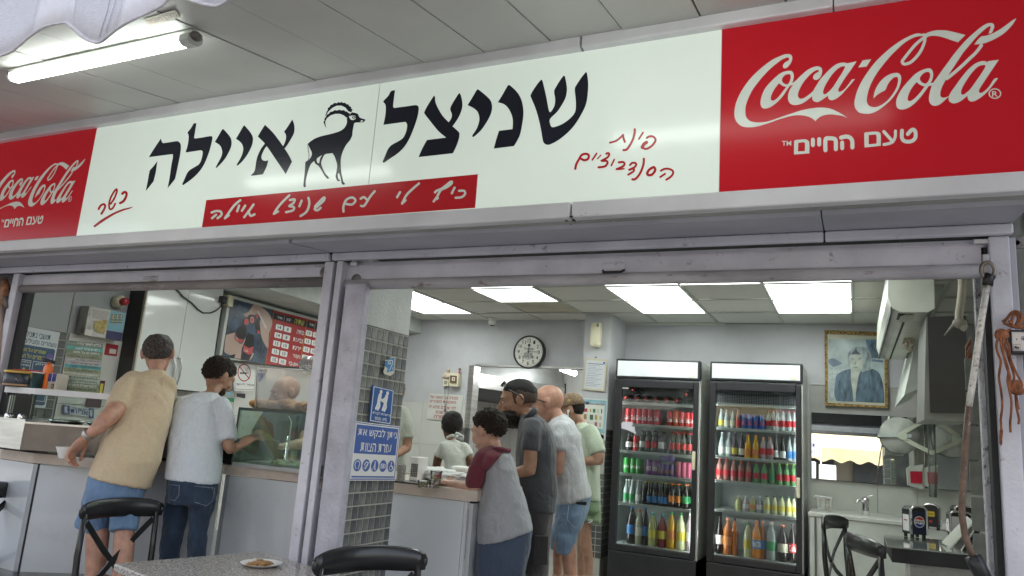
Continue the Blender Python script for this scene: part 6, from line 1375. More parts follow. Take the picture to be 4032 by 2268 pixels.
def drink(kind, loc, r, h, body, cap=None, lab=None, label='', group=None, text=None, tcol=None, lay=False):
    o = thing('drink_can' if kind == 'can' else 'drink_bottle', label, 'can' if kind == 'can' else 'bottle', loc, group)
    o.scale = (r, r, h)
    pr, cp, lb = PR[kind]
    def ch(n, me): c = bpy.data.objects.new(n, me); COL.objects.link(c); c.parent = o; return c
    ch('body', dm_((kind, body.name), pr, body))
    if kind == 'can': ch('can_top', dm_(('ct',), [(.84, 1.0), (.8, 1.002), (.78, .985), (.001, .985)], M['chrome'], False))
    if cp and cap: ch('cap', dm_((kind, 'c', cap.name), [(cp[2], cp[0]), (cp[2], cp[1])], cap))
    if lb and lab: ch('label_band', dm_((kind, 'l', lab.name), ring(pr, lb[0], lb[1], lb[2]), lab, False))
    if text:
        key = ('t', kind, text, tcol.name)
        if key not in _mc:
            z0, z1 = (.28, .58) if kind == 'can' else (.28, .46)
            if kind == 'big': z0, z1 = .30, .46
            a = Art(lambda p: Vector((math.sin(p[0])*1.05, -math.cos(p[0])*1.05, p[1])), (0, 0, 0)); mm_ = textmesh(text)
            vs, fs, (ax_, ay_, bx_, by_) = mm_
            a.mb.add([a.fn((-.85+1.7*(v[0]-ax_)/(bx_-ax_), z0+(z1-z0)*(v[1]-ay_)/(by_-ay_))) for v in vs], fs)
            me = a.mb.mesh('lettering', False); me.materials.append(tcol); _mc[key] = me
        ch('lettering', _mc[key])
    if lay: o.rotation_euler = (math.radians(-90), 0, 0); 
    return o
def pl(name, c, rough=.25, **k): return mat('drink_'+name, c, rough, var=.03, **k)
def liq(name, c): return mat('liquid_'+name, c, .12, var=.06, coat=.3)
cR = pl('red', (.50,.015,.02), .3); cO = pl('orangered', (.62,.10,.03), .3); cG = pl('green', (.03,.26,.04), .3); cP = pl('purple', (.16,.03,.20), .3); cV = pl('violet', (.10,.07,.24), .3)
cK = pl('pink', (.42,.07,.14), .3); cB = pl('blue', (.02,.11,.42), .3); lC = liq('cola', (.014,.008,.007)); lW = mat('liquid_water', (.34,.39,.38), .08, var=.3, vs=300, coat=.5); lO = liq('orange', (.72,.25,.01)); lY = liq('yellow', (.70,.38,.01))
lL = liq('lemon', (.60,.62,.36)); lLi = liq('lime', (.35,.36,.25)); lPy = liq('paleyellow', (.42,.42,.15)); lRd = liq('redjuice', (.22,.02,.03)); lPu = liq('purplejuice', (.05,.015,.05)); lOr = liq('darkorange', (.45,.12,.01)); lGr = liq('greenwater', (.10,.28,.10))
lRw = liq('redwater', (.36,.16,.13)); lGw = liq('clearpink', (.42,.34,.36))
for nm, c_ in dict(w=(.7,.7,.68), k=(.02,.02,.02), r=(.5,.02,.02), y=(.55,.45,.05), o=(.7,.16,.02), b=(.03,.2,.55), t=(.05,.42,.42), g=(.05,.4,.12), l=(.40,.62,.06), bl=(.04,.22,.5), dg=(.02,.12,.05)).items(): flat('cap_'+nm, c_, .4)
Cm = lambda k: M['cap_'+k]
ORD = ['first', 'second', 'third', 'fourth', 'fifth', 'sixth', 'seventh', 'eighth', 'ninth', 'tenth', 'eleventh', 'twelfth', 'thirteenth', 'fourteenth']
def row(K, side, shelf, zbase, items, rows=1, grp=None):
    """items: (x, ytop, ybase, halfwidth, kind, body, cap, lab, colourword, text, tcol)"""
    for i, it in enumerate(items):
        x, yt, yb_, hw_, kind, body, cap, lab, word = it[:9]; text = it[9] if len(it) > 9 else None; tc_ = it[10] if len(it) > 10 else None
        Yp = YF+.115; b_ = onY(*K((x, yb_)), Yp); t_ = onY(*K((x, yt)), Yp)
        s_ = .311 if K in (FA, FC) else .323; r_ = hw_*s_*pxm(b_)
        nn_ = 'can' if kind == 'can' else 'bottle'
        drink(kind, (b_.x, Yp, zbase+.001), r_, t_.z-zbase, body, cap, lab, '%s %s, %s from left, %s shelf, %s fridge' % (word, nn_, ORD[i], shelf, side), grp or 'drinks on the %s shelf of the %s fridge' % (shelf, side), text, tc_)
        for k in range(1, rows+1):
            if kind != 'big': drink(kind, (b_.x+.004*k, Yp+.075*k, zbase+.001), r_, (t_.z-zbase)*.99, body, cap, lab, '%s %s behind the %s front one, %s shelf, %s fridge' % (word, nn_, ORD[i], shelf, side), 'rear drinks on the %s shelf of the %s fridge' % (shelf, side))
# fridge 1
for i, (x, y) in enumerate([(288, 596), (418, 604), (536, 596), (662, 614), (788, 618), (915, 620), (1040, 640), (375, 492), (1035, 560)]):
    Yp = YF+.10; c = onY(*FA((x, y)), Yp); rr_ = 56*.311*pxm(c)
    if i < 7: c.z = z1s[0]+rr_+.002
    if i == 6: continue
    drink('big', (c.x, Yp, c.z), rr_, .30, lC, Cm('r'), None, ('lying dark bottle with red cap, %s from left, top shelf, left fridge' % ORD[i]) if i < 7 else ('dark bottle lying on top of the others at the %s of the top shelf' % ('left' if i == 7 else 'right')), 'cola bottles lying on the top shelf of the left fridge', lay=True).rotation_euler = (math.radians(90), 0, 0)
for o in list(COL.objects):
    if o.get('group') == 'cola bottles lying on the top shelf of the left fridge': o.location.y = YF+.06+.30
row(FA, 'left', 'second', z1s[1], [(x, t_, b_, 37, 'can', m_, None, None, w_, 'Cola', WHT) for x, t_, b_, m_, w_ in ((295,735,905,cR,'red'),(370,738,908,cR,'red'),(438,740,912,cR,'red'),(507,743,915,cR,'red'),(580,746,918,cR,'red'),(660,752,922,cR,'red'),(826,768,930,cR,'red'),(900,762,935,cO,'orange red'),(976,780,938,cR,'red'),(1050,785,942,cR,'red'),(1112,790,944,cR,'red'))], 1)
lbW, lbR, lbB = flat('label_white', (.62,.62,.6)), flat('label_red', (.5,.02,.03)), flat('label_blue', (.04,.18,.45))
lbO = flat('label_orange', (.62,.2,.03)); lbG = flat('label_green', (.03,.25,.08)); lbY = flat('label_yellow', (.62,.50,.06)); lbC = flat('label_cream', (.58,.55,.42))
row(FA, 'left', 'third', z1s[2], [(310,1040,1245,42,'bottle',lC,Cm('k'),lbW,'dark'),(397,1083,1255,38,'can',cR,None,None,'single red','Cola',WHT),(475,1010,1260,38,'bottle',lC,Cm('k'),lbW,'black'),(545,1012,1263,36,'bottle',lC,Cm('k'),lbR,'black'),(628,1015,1268,40,'bottle',lC,Cm('k'),lbR,'black'),(718,1020,1275,40,'bottle',lC,Cm('k'),lbW,'black'),(858,1030,1282,40,'bottle',lC,Cm('r'),lbR,'dark'),(932,1035,1285,36,'bottle',lC,Cm('r'),lbR,'dark'),(1002,1040,1290,36,'bottle',lC,Cm('r'),lbR,'dark'),(1076,1045,1295,36,'bottle',lC,Cm('r'),lbR,'dark')])
row(FBz, 'left', 'fourth', z1s[3], [(270,5,185,40,'can',cG,None,None,'green','Sprite',WHT),(350,12,190,38,'can',cG,None,None,'green','Sprite',WHT),(412,22,192,34,'can',cG,None,None,'green','Sprite',WHT),(543,30,200,37,'can',cP,None,None,'purple','FANTA',WHT),(617,40,205,36,'can',cP,None,None,'purple','FANTA',WHT),(690,82,212,37,'can',cV,None,None,'violet','XL',flat('txt_orange', (.65,.28,.02))),(757,88,214,34,'can',cV,None,None,'violet','XL',M['txt_orange']),(817,92,218,34,'can',cV,None,None,'violet','XL',M['txt_orange']),(900,60,228,38,'can',cK,None,None,'pink'),(967,65,232,36,'can',cK,None,None,'pink'),(1030,70,238,34,'can',cK,None,None,'pink')], 1)
c = onY(*FBz((710, 42)), YF+.12); o = drink('can', (c.x, YF+.09, z1s[3]+.128+.033), .031, .13, cV, None, None, 'violet can lying on its side on top of the violet cans in the left fridge'); o.rotation_euler = (math.radians(90), 0, math.radians(60))
row(FBz, 'left', 'fifth', z1s[4], [(262,270,548,38,'glassb',lW,Cm('w'),lbG,'clear'),(333,275,552,38,'glassb',lW,Cm('w'),lbG,'clear'),(408,280,556,36,'glassb',lW,Cm('w'),lbW,'clear'),(482,292,560,34,'glassb',lC,Cm('y'),None,'black'),(545,295,566,32,'glassb',lC,Cm('y'),lbB,'black with blue label'),(610,298,572,32,'glassb',lC,Cm('y'),lbB,'black with blue label'),(684,305,578,34,'glassb',lC,Cm('y'),lbB,'black with blue label'),(742,310,582,30,'glassb',lC,Cm('y'),lbB,'black with blue label'),(818,320,590,42,'bottle',lC,Cm('o'),lbO,'black with orange cap'),(895,325,596,38,'bottle',lC,Cm('o'),lbO,'black with orange cap'),(990,328,602,50,'bottle',lC,Cm('o'),lbG,'black with orange cap')], 1)
row(FBz, 'left', 'bottom', z1s[5], [(325,590,1045,60,'big',lC,Cm('bl'),lbB,'large dark',None),(415,640,1048,52,'big',lLi,Cm('o'),lbC,'large greyish'),(490,610,1055,44,'big',lC,Cm('bl'),lbB,'large dark'),(583,680,1078,58,'big',lPy,Cm('t'),lbY,'large pale yellow'),(697,690,1092,54,'big',lRd,Cm('t'),lbY,'large dark red'),(808,668,1108,58,'big',lY,Cm('g'),lbO,'large orange yellow'),(923,683,1122,60,'big',lL,Cm('g'),lbY,'large pale lemon'),(1032,685,1135,44,'big',lGw,Cm('w'),lbW,'large clear')])
# fridge 2
cr = thing('wire_crate', 'dark woven crates filling the top shelf of the right fridge', 'crate', (fx2[0]+.3, YF+.2, z2s[0]))
dk_ = mat('crate_dark', (.03,.032,.034), .6)
for a_, b_ in ((150, 920), (975, 1125)):
    xa_, xb_ = onY(*FC((a_, 600)), YF+.1).x, onY(*FC((b_, 600)), YF+.1).x
    for j in range(7): MB().box(xa_, xb_, YF+.09, YF+.10, z2s[0]+.004+j*.013, z2s[0]+.010+j*.013).obj('slat', dk_, cr)
    k = xa_
    while k < xb_: MB().box(k, k+.006, YF+.1005, YF+.108, z2s[0]+.004, z2s[0]+.095).obj('upright', dk_, cr); k += .02
row(FC, 'right', 'second', z2s[1], [(190,730,962,36,'glassb',lW,Cm('k'),lbY,'clear with black cap'),(262,740,964,34,'glassb',lW,Cm('k'),lbC,'clear with black cap'),(340,745,966,34,'glassb',lW,Cm('k'),lbC,'clear with black cap'),(408,732,968,36,'glassb',lRw,Cm('k'),lbR,'reddish with black cap'),(485,810,970,34,'can',cB,None,None,'blue','XL',flat('txt_red', (.6,.04,.05))),(557,812,976,34,'can',cB,None,None,'blue','XL',M['txt_red']),(632,816,980,34,'can',cB,None,None,'blue','XL',M['txt_red']),(712,820,984,36,'can',cB,None,None,'blue','XL',M['txt_red']),(785,765,986,34,'bottle',lW,Cm('r'),lbR,'clear with red cap'),(847,750,990,40,'bottle',lW,Cm('r'),lbR,'clear with red cap'),(905,765,992,32,'bottle',lW,Cm('r'),lbR,'clear with red cap'),(967,760,995,40,'bottle',lW,Cm('r'),lbR,'clear with red cap'),(1048,765,998,38,'bottle',lW,Cm('r'),lbR,'clear with red cap'),(1118,768,1000,30,'bottle',lW,Cm('r'),lbR,'clear with red cap')], 1)
row(FC, 'right', 'third', z2s[2], [(200,1035,1335,44,'glassb',lW,Cm('w'),lbW,'clear with white cap'),(292,1040,1338,44,'glassb',lW,Cm('w'),lbW,'clear with white cap'),(362,1052,1340,40,'glassb',lPu,Cm('k'),lbY,'dark purple'),(452,1070,1345,40,'glassb',lPu,Cm('k'),lbC,'dark purple'),(530,1066,1346,46,'glassb',lY,Cm('o'),lbO,'orange'),(628,1070,1350,46,'glassb',lY,Cm('o'),lbO,'orange'),(722,1100,1356,44,'bottle',lGw,Cm('o'),lbR,'clear with orange cap'),(812,1100,1362,46,'bottle',lGw,Cm('o'),lbR,'clear with orange cap'),(888,1085,1368,32,'glassb',lC,Cm('k'),lbW,'dark'),(972,1095,1374,40,'glassb',lC,Cm('k'),lbW,'dark'),(1054,1090,1380,40,'glassb',lW,Cm('k'),lbB,'greyish clear'),(1122,1092,1386,30,'glassb',lW,Cm('k'),lbB,'greyish clear')], 0)
row(FD, 'right', 'fourth', z2s[3], [(162,18,225,42,'bottle',lRw,Cm('r'),lbR,'pinkish with red cap'),(250,22,235,42,'bottle',lRw,Cm('r'),lbR,'pinkish with red cap'),(342,34,248,42,'bottle',lRw,Cm('o'),lbR,'pinkish with orange cap'),(430,42,258,42,'bottle',lRw,Cm('o'),lbR,'pinkish with orange cap'),(520,52,272,40,'bottle',lRw,Cm('r'),lbR,'pinkish with red cap'),(612,62,285,40,'bottle',lGr,Cm('r'),lbR,'green with red cap'),(712,72,298,42,'bottle',lGr,Cm('r'),lbR,'green with red cap'),(803,75,310,40,'bottle',lGr,Cm('l'),lbG,'green with lime cap'),(892,78,318,42,'bottle',lGr,Cm('l'),lbR,'green with lime cap'),(982,82,325,42,'bottle',lGr,Cm('l'),lbR,'green with lime cap'),(1066,88,330,36,'bottle',lGr,Cm('l'),lbR,'green with lime cap')], 0)
row(FD, 'right', 'fifth', z2s[4], [(395,470,655,40,'bottle',lPy,Cm('w'),None,'pale yellow'),(485,475,662,40,'bottle',lGw,Cm('w'),lbW,'pale'),(570,480,670,40,'bottle',lPy,Cm('w'),lbO,'pale yellow'),(650,480,680,40,'bottle',lW,Cm('w'),lbW,'clear'),(745,470,692,42,'bottle',lL,Cm('dg'),lbY,'pale lemon'),(833,475,700,40,'bottle',lL,Cm('dg'),lbY,'pale lemon'),(920,480,707,43,'bottle',lL,Cm('dg'),lbY,'pale lemon'),(1004,486,714,40,'bottle',lL,Cm('dg'),lbY,'pale lemon'),(1072,490,720,30,'bottle',lL,Cm('dg'),lbY,'pale lemon')], 0)
row(FD, 'right', 'bottom', z2s[5], [(160,720,1185,44,'big',lC,Cm('k'),lbW,'large dark'),(265,742,1195,60,'big',lOr,Cm('o'),lbO,'large orange red'),(345,745,1205,46,'big',lOr,Cm('k'),None,'large brown'),(510,800,1225,52,'big',lL,Cm('g'),lbY,'large pale lemon'),(618,780,1240,64,'big',lO,Cm('o'),lbB,'large bright orange','FANTA',WHT),(690,785,1235,40,'big',lOr,Cm('o'),lbB,'large orange'),(795,795,1255,66,'big',lW,Cm('w'),lbG,'large clear water'),(935,825,1258,64,'big',lC,Cm('o'),lbC,'large black with orange cap'),(1055,815,1262,50,'big',lC,Cm('k'),lbR,'large black with red label','Cola',WHT)])
# torn sticker and stretch film on the left fridge door
a = Art(lambda p: onY(*FA(p), YF-.0125), (0, -1, 0), .001); a.poly([[(215,925),(240,900),(355,905),(360,930),(345,960),(385,965),(385,1010),(408,1055),(380,1050),(300,1010),(215,985)]], False)
tag(a.obj('torn_sticker', flat('torn_lilac', (.60,.58,.64))), 'torn pale lilac sticker remains on the left fridge door glass', 'sticker')
a = Art(lambda p: onY(*FA(p), YF-.0125), (0, -1, 0), .001); a.poly([[(222,450),(312,455),(305,488),(220,484)]], False)
tag(a.obj('small_label', WHT), 'small white printed label at the top corner of the left fridge door', 'label')
# ================================================================ people
def remesh(mb, vox, sm=4, disp=0, dscale=.12, name='m'):
    me = mb.mesh('tmp', True); o = bpy.data.objects.new('tmp', me); COL.objects.link(o)
    m_ = o.modifiers.new('r', 'REMESH'); m_.mode = 'VOXEL'; m_.voxel_size = vox; m_.use_smooth_shade = True
    s_ = o.modifiers.new('s', 'SMOOTH'); s_.factor = .6; s_.iterations = sm
    if disp:
        tx = bpy.data.textures.get('folds%g' % dscale) or bpy.data.textures.new('folds%g' % dscale, 'CLOUDS'); tx.noise_scale = dscale; tx.noise_depth = 2
        d_ = o.modifiers.new('d', 'DISPLACE'); d_.texture = tx; d_.texture_coords = 'GLOBAL'; d_.strength = disp; d_.mid_level = .5
    dg = bpy.context.evaluated_depsgraph_get(); out = bpy.data.meshes.new_from_object(o.evaluated_get(dg))
    bpy.data.objects.remove(o); bpy.data.meshes.remove(me); out.materials.clear(); out.name = name
    out.polygons.foreach_set('use_smooth', [True]*len(out.polygons)); return out
def J(x, y, Y): return onY(x, y, Y)
def sec(xl, yl, xr, yr, Y, d, yaw=0, k=1.0):
    c = J((xl+xr)/2, (yl+yr)/2, Y); n_ = Vector((c.x-CAM.x, c.y-CAM.y, 0)).normalized()
    a, b = onP(xl, yl, c, n_), onP(xr, yr, c, n_); c = (a+b)/2
    return (c, (b-a)/2*k, n_*d*k, 2.3)
def limb(mb, pts, seg=12):
    if mb is globals().get('sh'): pts = [(p[0], p[1], p[2], p[3]*1.10) for p in pts]
    """pts: (x, y, Y, radius in photo pixels)"""
    if mb is globals().get('body'): pts = [(p[0], p[1], p[2], p[3]*(.80 if i == 0 else 1)) for i, p in enumerate(pts)]
    P = [J(*p[:3]) for p in pts]; rr_ = [p[3]*pxm(q) for p, q in zip(pts, P)]
    Q, R2 = [], []
    for i in range(len(P)-1):
        for j in range(4): t = j/4; Q.append(P[i].lerp(P[i+1], t)); R2.append(rr_[i]*(1-t)+rr_[i+1]*t)
    Q.append(P[-1]); R2.append(rr_[-1])
    mb.tube(Q, R2, seg); mb.ball(Q[0], R2[0]*.98, 12, 8); mb in (globals().get('sh'), globals().get('pn')) or mb.ball(Q[-1], R2[-1]*.98, 12, 8)
    return P
def hand(mb, w, d, n, s=1.0, curl=.5, thumb=1):
    """w wrist, d pointing direction, n palm normal (side the fingers curl to)"""
    d = Vector(d).normalized(); n = Vector(n); n = (n-d*n.dot(d)).normalized(); r = d.cross(n)*thumb
    M3 = Matrix((r, d, n)).transposed()
    mb.ball(w+d*.045*s, (.040*s, .052*s, .018*s), 14, 10, M3); mb.ball(w+d*.01*s, (.028*s, .03*s, .02*s), 10, 8, M3)
    for k, L in enumerate((.070, .080, .074, .058)):
        b = w+d*.085*s+r*(.030-.020*k)*s; dd = (d+r*(.12-.08*k)).normalized(); P = [b-dd*.02*s, b]; rad = [.0095*s, .009*s]; an = 0
        for q in range(3):
            an += curl*(.55, .8, .6)[q]; P.append(P[-1]+(dd*math.cos(an)+n*math.sin(an))*L*s*(.45, .32, .23)[q]); rad.append((.0085, .0078, .0065)[q]*s)
        mb.tube(P, rad, 8); mb.ball(P[-1], rad[-1], 8, 6)
    b = w+d*.025*s+r*.028*s; P = [b, b+(r*.8+d*.6)*.03*s, b+(r*.9+d*1.4+n*.4)*.036*s, b+(r*.7+d*2.1+n*.9)*.036*s]
    mb.tube(P, [.013*s, .011*s, .010*s, .008*s], 8); mb.ball(P[-1], .008*s, 8, 6)
def head_frame(c, f, tilt=0):
    f = Vector(f).normalized(); u = Vector((0, 0, 1)); r = f.cross(u).normalized(); u = r.cross(f).normalized()
    if tilt: rot = Matrix.Rotation(tilt, 3, f); r = rot @ r; u = rot @ u
    return Vector(c), Matrix((r, f, u)).transposed()
def head(mb, H, s=1.0, jaw=1.0):
    c, m = H; P = lambda x, y, z: c+m @ Vector((x, y, z))*s
    B = lambda x, y, z, a, b, d_: mb.ball(P(x, y, z), (a*s, b*s, d_*s), 18, 12, m)
    B(0, -.008, .028, .076, .098, .088); B(0, .022, -.015, .066, .072, .082); B(0, .042, -.060, .050*jaw, .048, .046); B(0, .062, -.088, .026*jaw, .024, .020)
    B(0, .080, .030, .050, .018, .022)                                            # brow
    for q in (-1, 1):
        B(q*.040, .062, -.018, .022, .026, .020)                                   # cheek
        B(q*.030, .078, .008, .014, .010, .010)
        B(q*.078, -.012, -.004, .010, .020, .032); B(q*.084, -.020, .006, .006, .016, .026)   # ear
        B(q*.010, .098, -.034, .010, .012, .009)                                   # nostril
    mb.tube([P(0, .088, .026), P(0, .104, .0), P(0, .118, -.026)], [.010*s, .012*s, .014*s], 10); B(0, .112, -.029, .013, .014, .012)
    B(0, .086, -.056, .022, .012, .007); B(0, .084, -.068, .019, .012, .007)          # lips
def eyes(H, s, par, brow=None, lip=(.32,.13,.11)):
    c, m = H; P = lambda x, y, z: c+m @ Vector((x, y, z))*s
    for q in (-1, 1):
        MB().ball(P(q*.030, .083, .009), (.013*s, .010*s, .008*s), 12, 8, m).obj('eye', mat('eye_white', (.55,.52,.48), .3), par)
        MB().ball(P(q*.030, .0915, .008), (.006*s, .004*s, .006*s), 10, 6, m).obj('iris', mat('iris_dark', (.03,.015,.01), .15), par)
        if brow: MB().tube([P(q*.014, .098, .028), P(q*.032, .096, .034), P(q*.052, .080, .028)], [.003*s, .0045*s, .002*s], 6, flat=.6).obj('eyebrow', brow, par)
    MB().ball(P(0, .0915, -.060), (.020*s, .009*s, .009*s), 12, 8, m).obj('lips', mat('lips', lip, .5), par)
def hair(H, s, mt, par, keep, name='hair', off=.010, amp=.006, fr=45, base=None, sub=4):
    """shell over the skull; keep(x,y,z) in unit-sphere coords says where hair grows, elsewhere it dives under the skin"""
    c, m = H; bm = bmesh.new(); bmesh.ops.create_icosphere(bm, subdivisions=sub, radius=1)
    b0, rd = base or (Vector((0, -.008, .028)), Vector((.076, .098, .088)))
    for v_ in bm.verts:
        q = v_.co.copy(); g = keep(q); g = max(-1, min(1, g*3.2)); n_ = noise.noise(q*fr*.09+c)*1.0+.6*noise.noise(q*fr*.25)
        o_ = (off*(g if g > 0 else 0)+amp*n_*(1 if g > 0 else 0)) if g > 0 else .016*g
        v_.co = c+m @ (Vector((q.x*(rd.x+o_), q.y*(rd.y+o_), q.z*(rd.z+o_)))+b0)*s
    me = bpy.data.meshes.new(name); bm.to_mesh(me); bm.free(); me.polygons.foreach_set('use_smooth', [True]*len(me.polygons)); return link(name, me, mt, par)
def cloth(name, c, rough=.85, var=.025, fold=.5, dirt=0, **k):
    if name in M: return M[name]
    m = mat(name, c, rough, var=var, vs=k.pop('vs', 60), **k); t = m.node_tree; N = t.nodes; L = t.links; b = N['Principled BSDF']
    tc = [n for n in N if n.type == 'TEX_COORD'][0]; mp = N.new('ShaderNodeMapping'); mp.inputs['Rotation'].default_value = (.5, .3, .2); mp.inputs['Scale'].default_value = (1, 1, .4); L.new(tc.outputs['Object'], mp.inputs[0])
    n1 = N.new('ShaderNodeTexNoise'); n1.inputs['Scale'].default_value = 9; n1.inputs['Detail'].default_value = 3; n1.inputs['Distortion'].default_value = 1.2; L.new(mp.outputs[0], n1.inputs[0])
    b1 = N.new('ShaderNodeBump'); b1.inputs['Strength'].default_value = fold; b1.inputs['Distance'].default_value = .045; L.new(n1.outputs[0], b1.inputs['Height'])
    n2 = N.new('ShaderNodeTexNoise'); n2.inputs['Scale'].default_value = 450; L.new(tc.outputs['Object'], n2.inputs[0])
    b2 = N.new('ShaderNodeBump'); b2.inputs['Strength'].default_value = .25; b2.inputs['Distance'].default_value = .002; L.new(n2.outputs[0], b2.inputs['Height']); L.new(b1.outputs[0], b2.inputs['Normal']); L.new(b2.outputs[0], b.inputs['Normal'])
    b.inputs['Sheen Weight'].default_value = .15
    return m
def skinm(name, c): 
    m = mat(name, c, .48, var=.10, vs=25, bump=.12, bs=300); m.node_tree.nodes['Principled BSDF'].inputs['Subsurface Weight'].default_value = .08; m.node_tree.nodes['Principled BSDF'].inputs['Subsurface Scale'].default_value = .01; return m
sk1 = skinm('skin_ruddy', (.50,.27,.19)); sk2 = skinm('skin_olive', (.43,.25,.17)); sk3 = skinm('skin_tan', (.36,.20,.13)); sk4 = skinm('skin_brown', (.17,.085,.05)); sk5 = skinm('skin_fair', (.56,.34,.25))
hk = mat('hair_black', (.014,.011,.010), .55, var=.3, vs=120, bump=1, bs=260, spec=.3); hb_ = mat('hair_dark_brown', (.030,.020,.014), .6, var=.3, vs=120, bump=1, bs=260, spec=.3); hg_ = mat('hair_shaved', (.075,.048,.036), .75, var=.3, vs=200); hgy = mat('hair_greying', (.075,.06,.055), .65, var=.5, vs=90, bump=1, bs=260)
def shoes(t, pts, mt):
    for (x, y) in pts: MB().loft([(Vector((x, y+.02, .03)), (.045,0,0), (0,.06,0)), (Vector((x, y+.09, .035)), (.05,0,0), (0,.09,0)), (Vector((x, y+.06, .08)), (.042,0,0), (0,.06,0))], 14).obj('shoe', mt, t)
def person(label, base): return thing('person', label, 'person', base)
def torso(mb, secs, k=1.0):
    S_ = [sec(*s_[:6], *(s_[6:] if len(s_) > 6 else ()), k=k) for s_ in secs]
    out = [S_[0]]
    for a, b in zip(S_[:-1], S_[1:]):
        for t in (.33, .67, 1.0): out.append((a[0].lerp(b[0], t), a[1].lerp(b[1], t), a[2].lerp(b[2], t), 2.3))
    mb.loft(out, 24)
def legs_to_floor(mb, J0, rad, z0=.06):
    """from a 3-D knee/hem point straight to the floor"""
    mb.tube([J0, Vector((J0.x, J0.y, J0.z*.55)), Vector((J0.x, J0.y, .06))], [rad, rad*.82, rad*.55], 12)
def footpt(p): return (p.x, p.y)

# --- 1: man in beige T-shirt
t = person('man in a beige T-shirt and denim shorts leaning over the left counter, seen from behind', (-3.15, 2.7, 0))
body = MB(); S1 = [(590,1455,655,1462,2.93,.06),(508,1478,668,1502,2.91,.10),(502,1555,688,1560,2.87,.14),(452,1640,679,1640,2.80,.15),(402,1720,657,1720,2.74,.165),(372,1805,637,1812,2.69,.17),(345,1874,592,1925,2.66,.165)]
torso(body, S1, .84); H = head_frame(J(622, 1396, 2.98), (-.66, .74, -.30), -.12); head(body, H, 1.0)
limb(body, [(612,1470,2.94,30),(620,1430,2.96,30)])
limb(body, [(512,1510,2.80,40),(458,1615,2.66,38),(420,1650,2.58,35),(380,1690,2.54,27),(345,1716,2.52,19)]); limb(body, [(655,1530,2.95,36),(648,1650,3.05,30),(600,1700,3.12,18)])
w = J(340, 1720, 2.52); hand(body, w, J(304, 1758, 2.50)-w, (.6,.2,-.6), 1.08, .9, -1)
limb(body, [(388,2050,2.63,44),(384,2100,2.62,44),(376,2268,2.62,36)]); limb(body, [(490,2060,2.64,40),(490,2120,2.64,40),(480,2268,2.62,36)])
k1, k2 = J(376, 2268, 2.62), J(480, 2268, 2.62); legs_to_floor(body, k1, .055); legs_to_floor(body, k2, .055)
link('body', remesh(body, .0068, 3), sk1, t)
sh = MB(); torso(sh, S1); limb(sh, [(525,1495,2.84,36),(497,1530,2.77,42),(456,1612,2.66,42)]); limb(sh, [(655,1515,2.93,34),(652,1600,3.0,36)])
link('tshirt', remesh(sh, .0095, 5, .010, .10), cloth('cotton_beige', (.58,.46,.31), fold=.35), t)
pn = MB(); torso(pn, [(348,1868,585,1905,2.66,.15),(330,1935,570,1945,2.65,.16),(318,1985,552,1990,2.65,.155)]); limb(pn, [(400,1975,2.64,62),(380,2030,2.62,66),(362,2078,2.62,70)]); limb(pn, [(500,1980,2.66,56),(492,2040,2.64,54),(486,2092,2.63,52)])
link('shorts', remesh(pn, .0095, 4, .012, .07), cloth('denim_light', (.14,.23,.38), vs=14, var=.09, fold=.6), t)
hair(H, 1.0, hgy, t, lambda q: (.42-q.y*.9+q.z*.55-.25*(q.z < -.45)) if not (q.z > .72 and abs(q.x) < .45 and q.y < .2) else -.02 if q.z > .97 else .05, off=.007, amp=.004)
ww = J(350, 1710, 2.525); dd = (J(306, 1760, 2.52)-w).normalized(); MB().lathe([(.031, -.012), (.033, 0), (.031, .012)], (0, 0, 0), 18, cap=False).obj('wrist_watch', mat('watch_steel', (.55,.53,.5), .25, 1, bump=.4, bs=300), t, ww).rotation_euler = dd.to_track_quat('Z', 'Y').to_euler()
shoes(t, [footpt(k1), footpt(k2)], mat('shoe_dark', (.05,.05,.05), .6))

# --- 2: man in white T-shirt and jeans
t = person('man in a white T-shirt and dark jeans bending over the counter by the display case', (-3.05, 3, 0))
body = MB(); S2 = [(796,1540,856,1548,3.12,.06),(705,1562,885,1575,3.10,.10),(676,1610,900,1618,3.07,.13),(664,1700,886,1702,3.0,.14),(654,1800,874,1808,2.95,.145),(646,1884,868,1905,2.92,.145)]
torso(body, S2, .84); H = head_frame(J(858, 1484, 3.20), (.05, .95, -.42), .10); head(body, H, .98)
limb(body, [(830,1560,3.13,28),(846,1520,3.17,27)])
limb(body, [(885,1615,3.08,28),(898,1745,3.05,24),(905,1768,3.06,22),(940,1760,3.12,16)]); w = J(942, 1757, 3.10); hand(body, w, J(965, 1742, 3.12)-w, (0,.5,-.5), .95, .7)
limb(body, [(700,1620,3.1,26),(690,1740,3.2,24),(720,1780,3.25,16)])
link('body', remesh(body, .0068, 3), sk2, t)
sh = MB(); torso(sh, S2); limb(sh, [(872,1592,3.09,30),(896,1660,3.06,30),(900,1735,3.05,31)]); limb(sh, [(700,1590,3.1,28),(694,1700,3.16,28)])
link('tshirt', remesh(sh, .0095, 5, .012, .10), cloth('cotton_white', (.62,.66,.72), fold=.5), t)
pn = MB(); torso(pn, [(656,1880,862,1898,2.92,.14),(652,1935,858,1945,2.92,.145),(655,1980,845,1985,2.91,.14)]); limb(pn, [(702,1965,2.91,52),(690,2050,2.9,46),(682,2095,2.89,41),(670,2160,2.9,39),(664,2210,2.91,36)]); limb(pn, [(800,1970,2.91,50),(785,2050,2.9,43),(778,2095,2.9,37),(776,2160,2.9,37),(774,2210,2.9,34)])
k1, k2 = J(664, 2210, 2.91), J(774, 2210, 2.9); legs_to_floor(pn, k1, .052); legs_to_floor(pn, k2, .052)
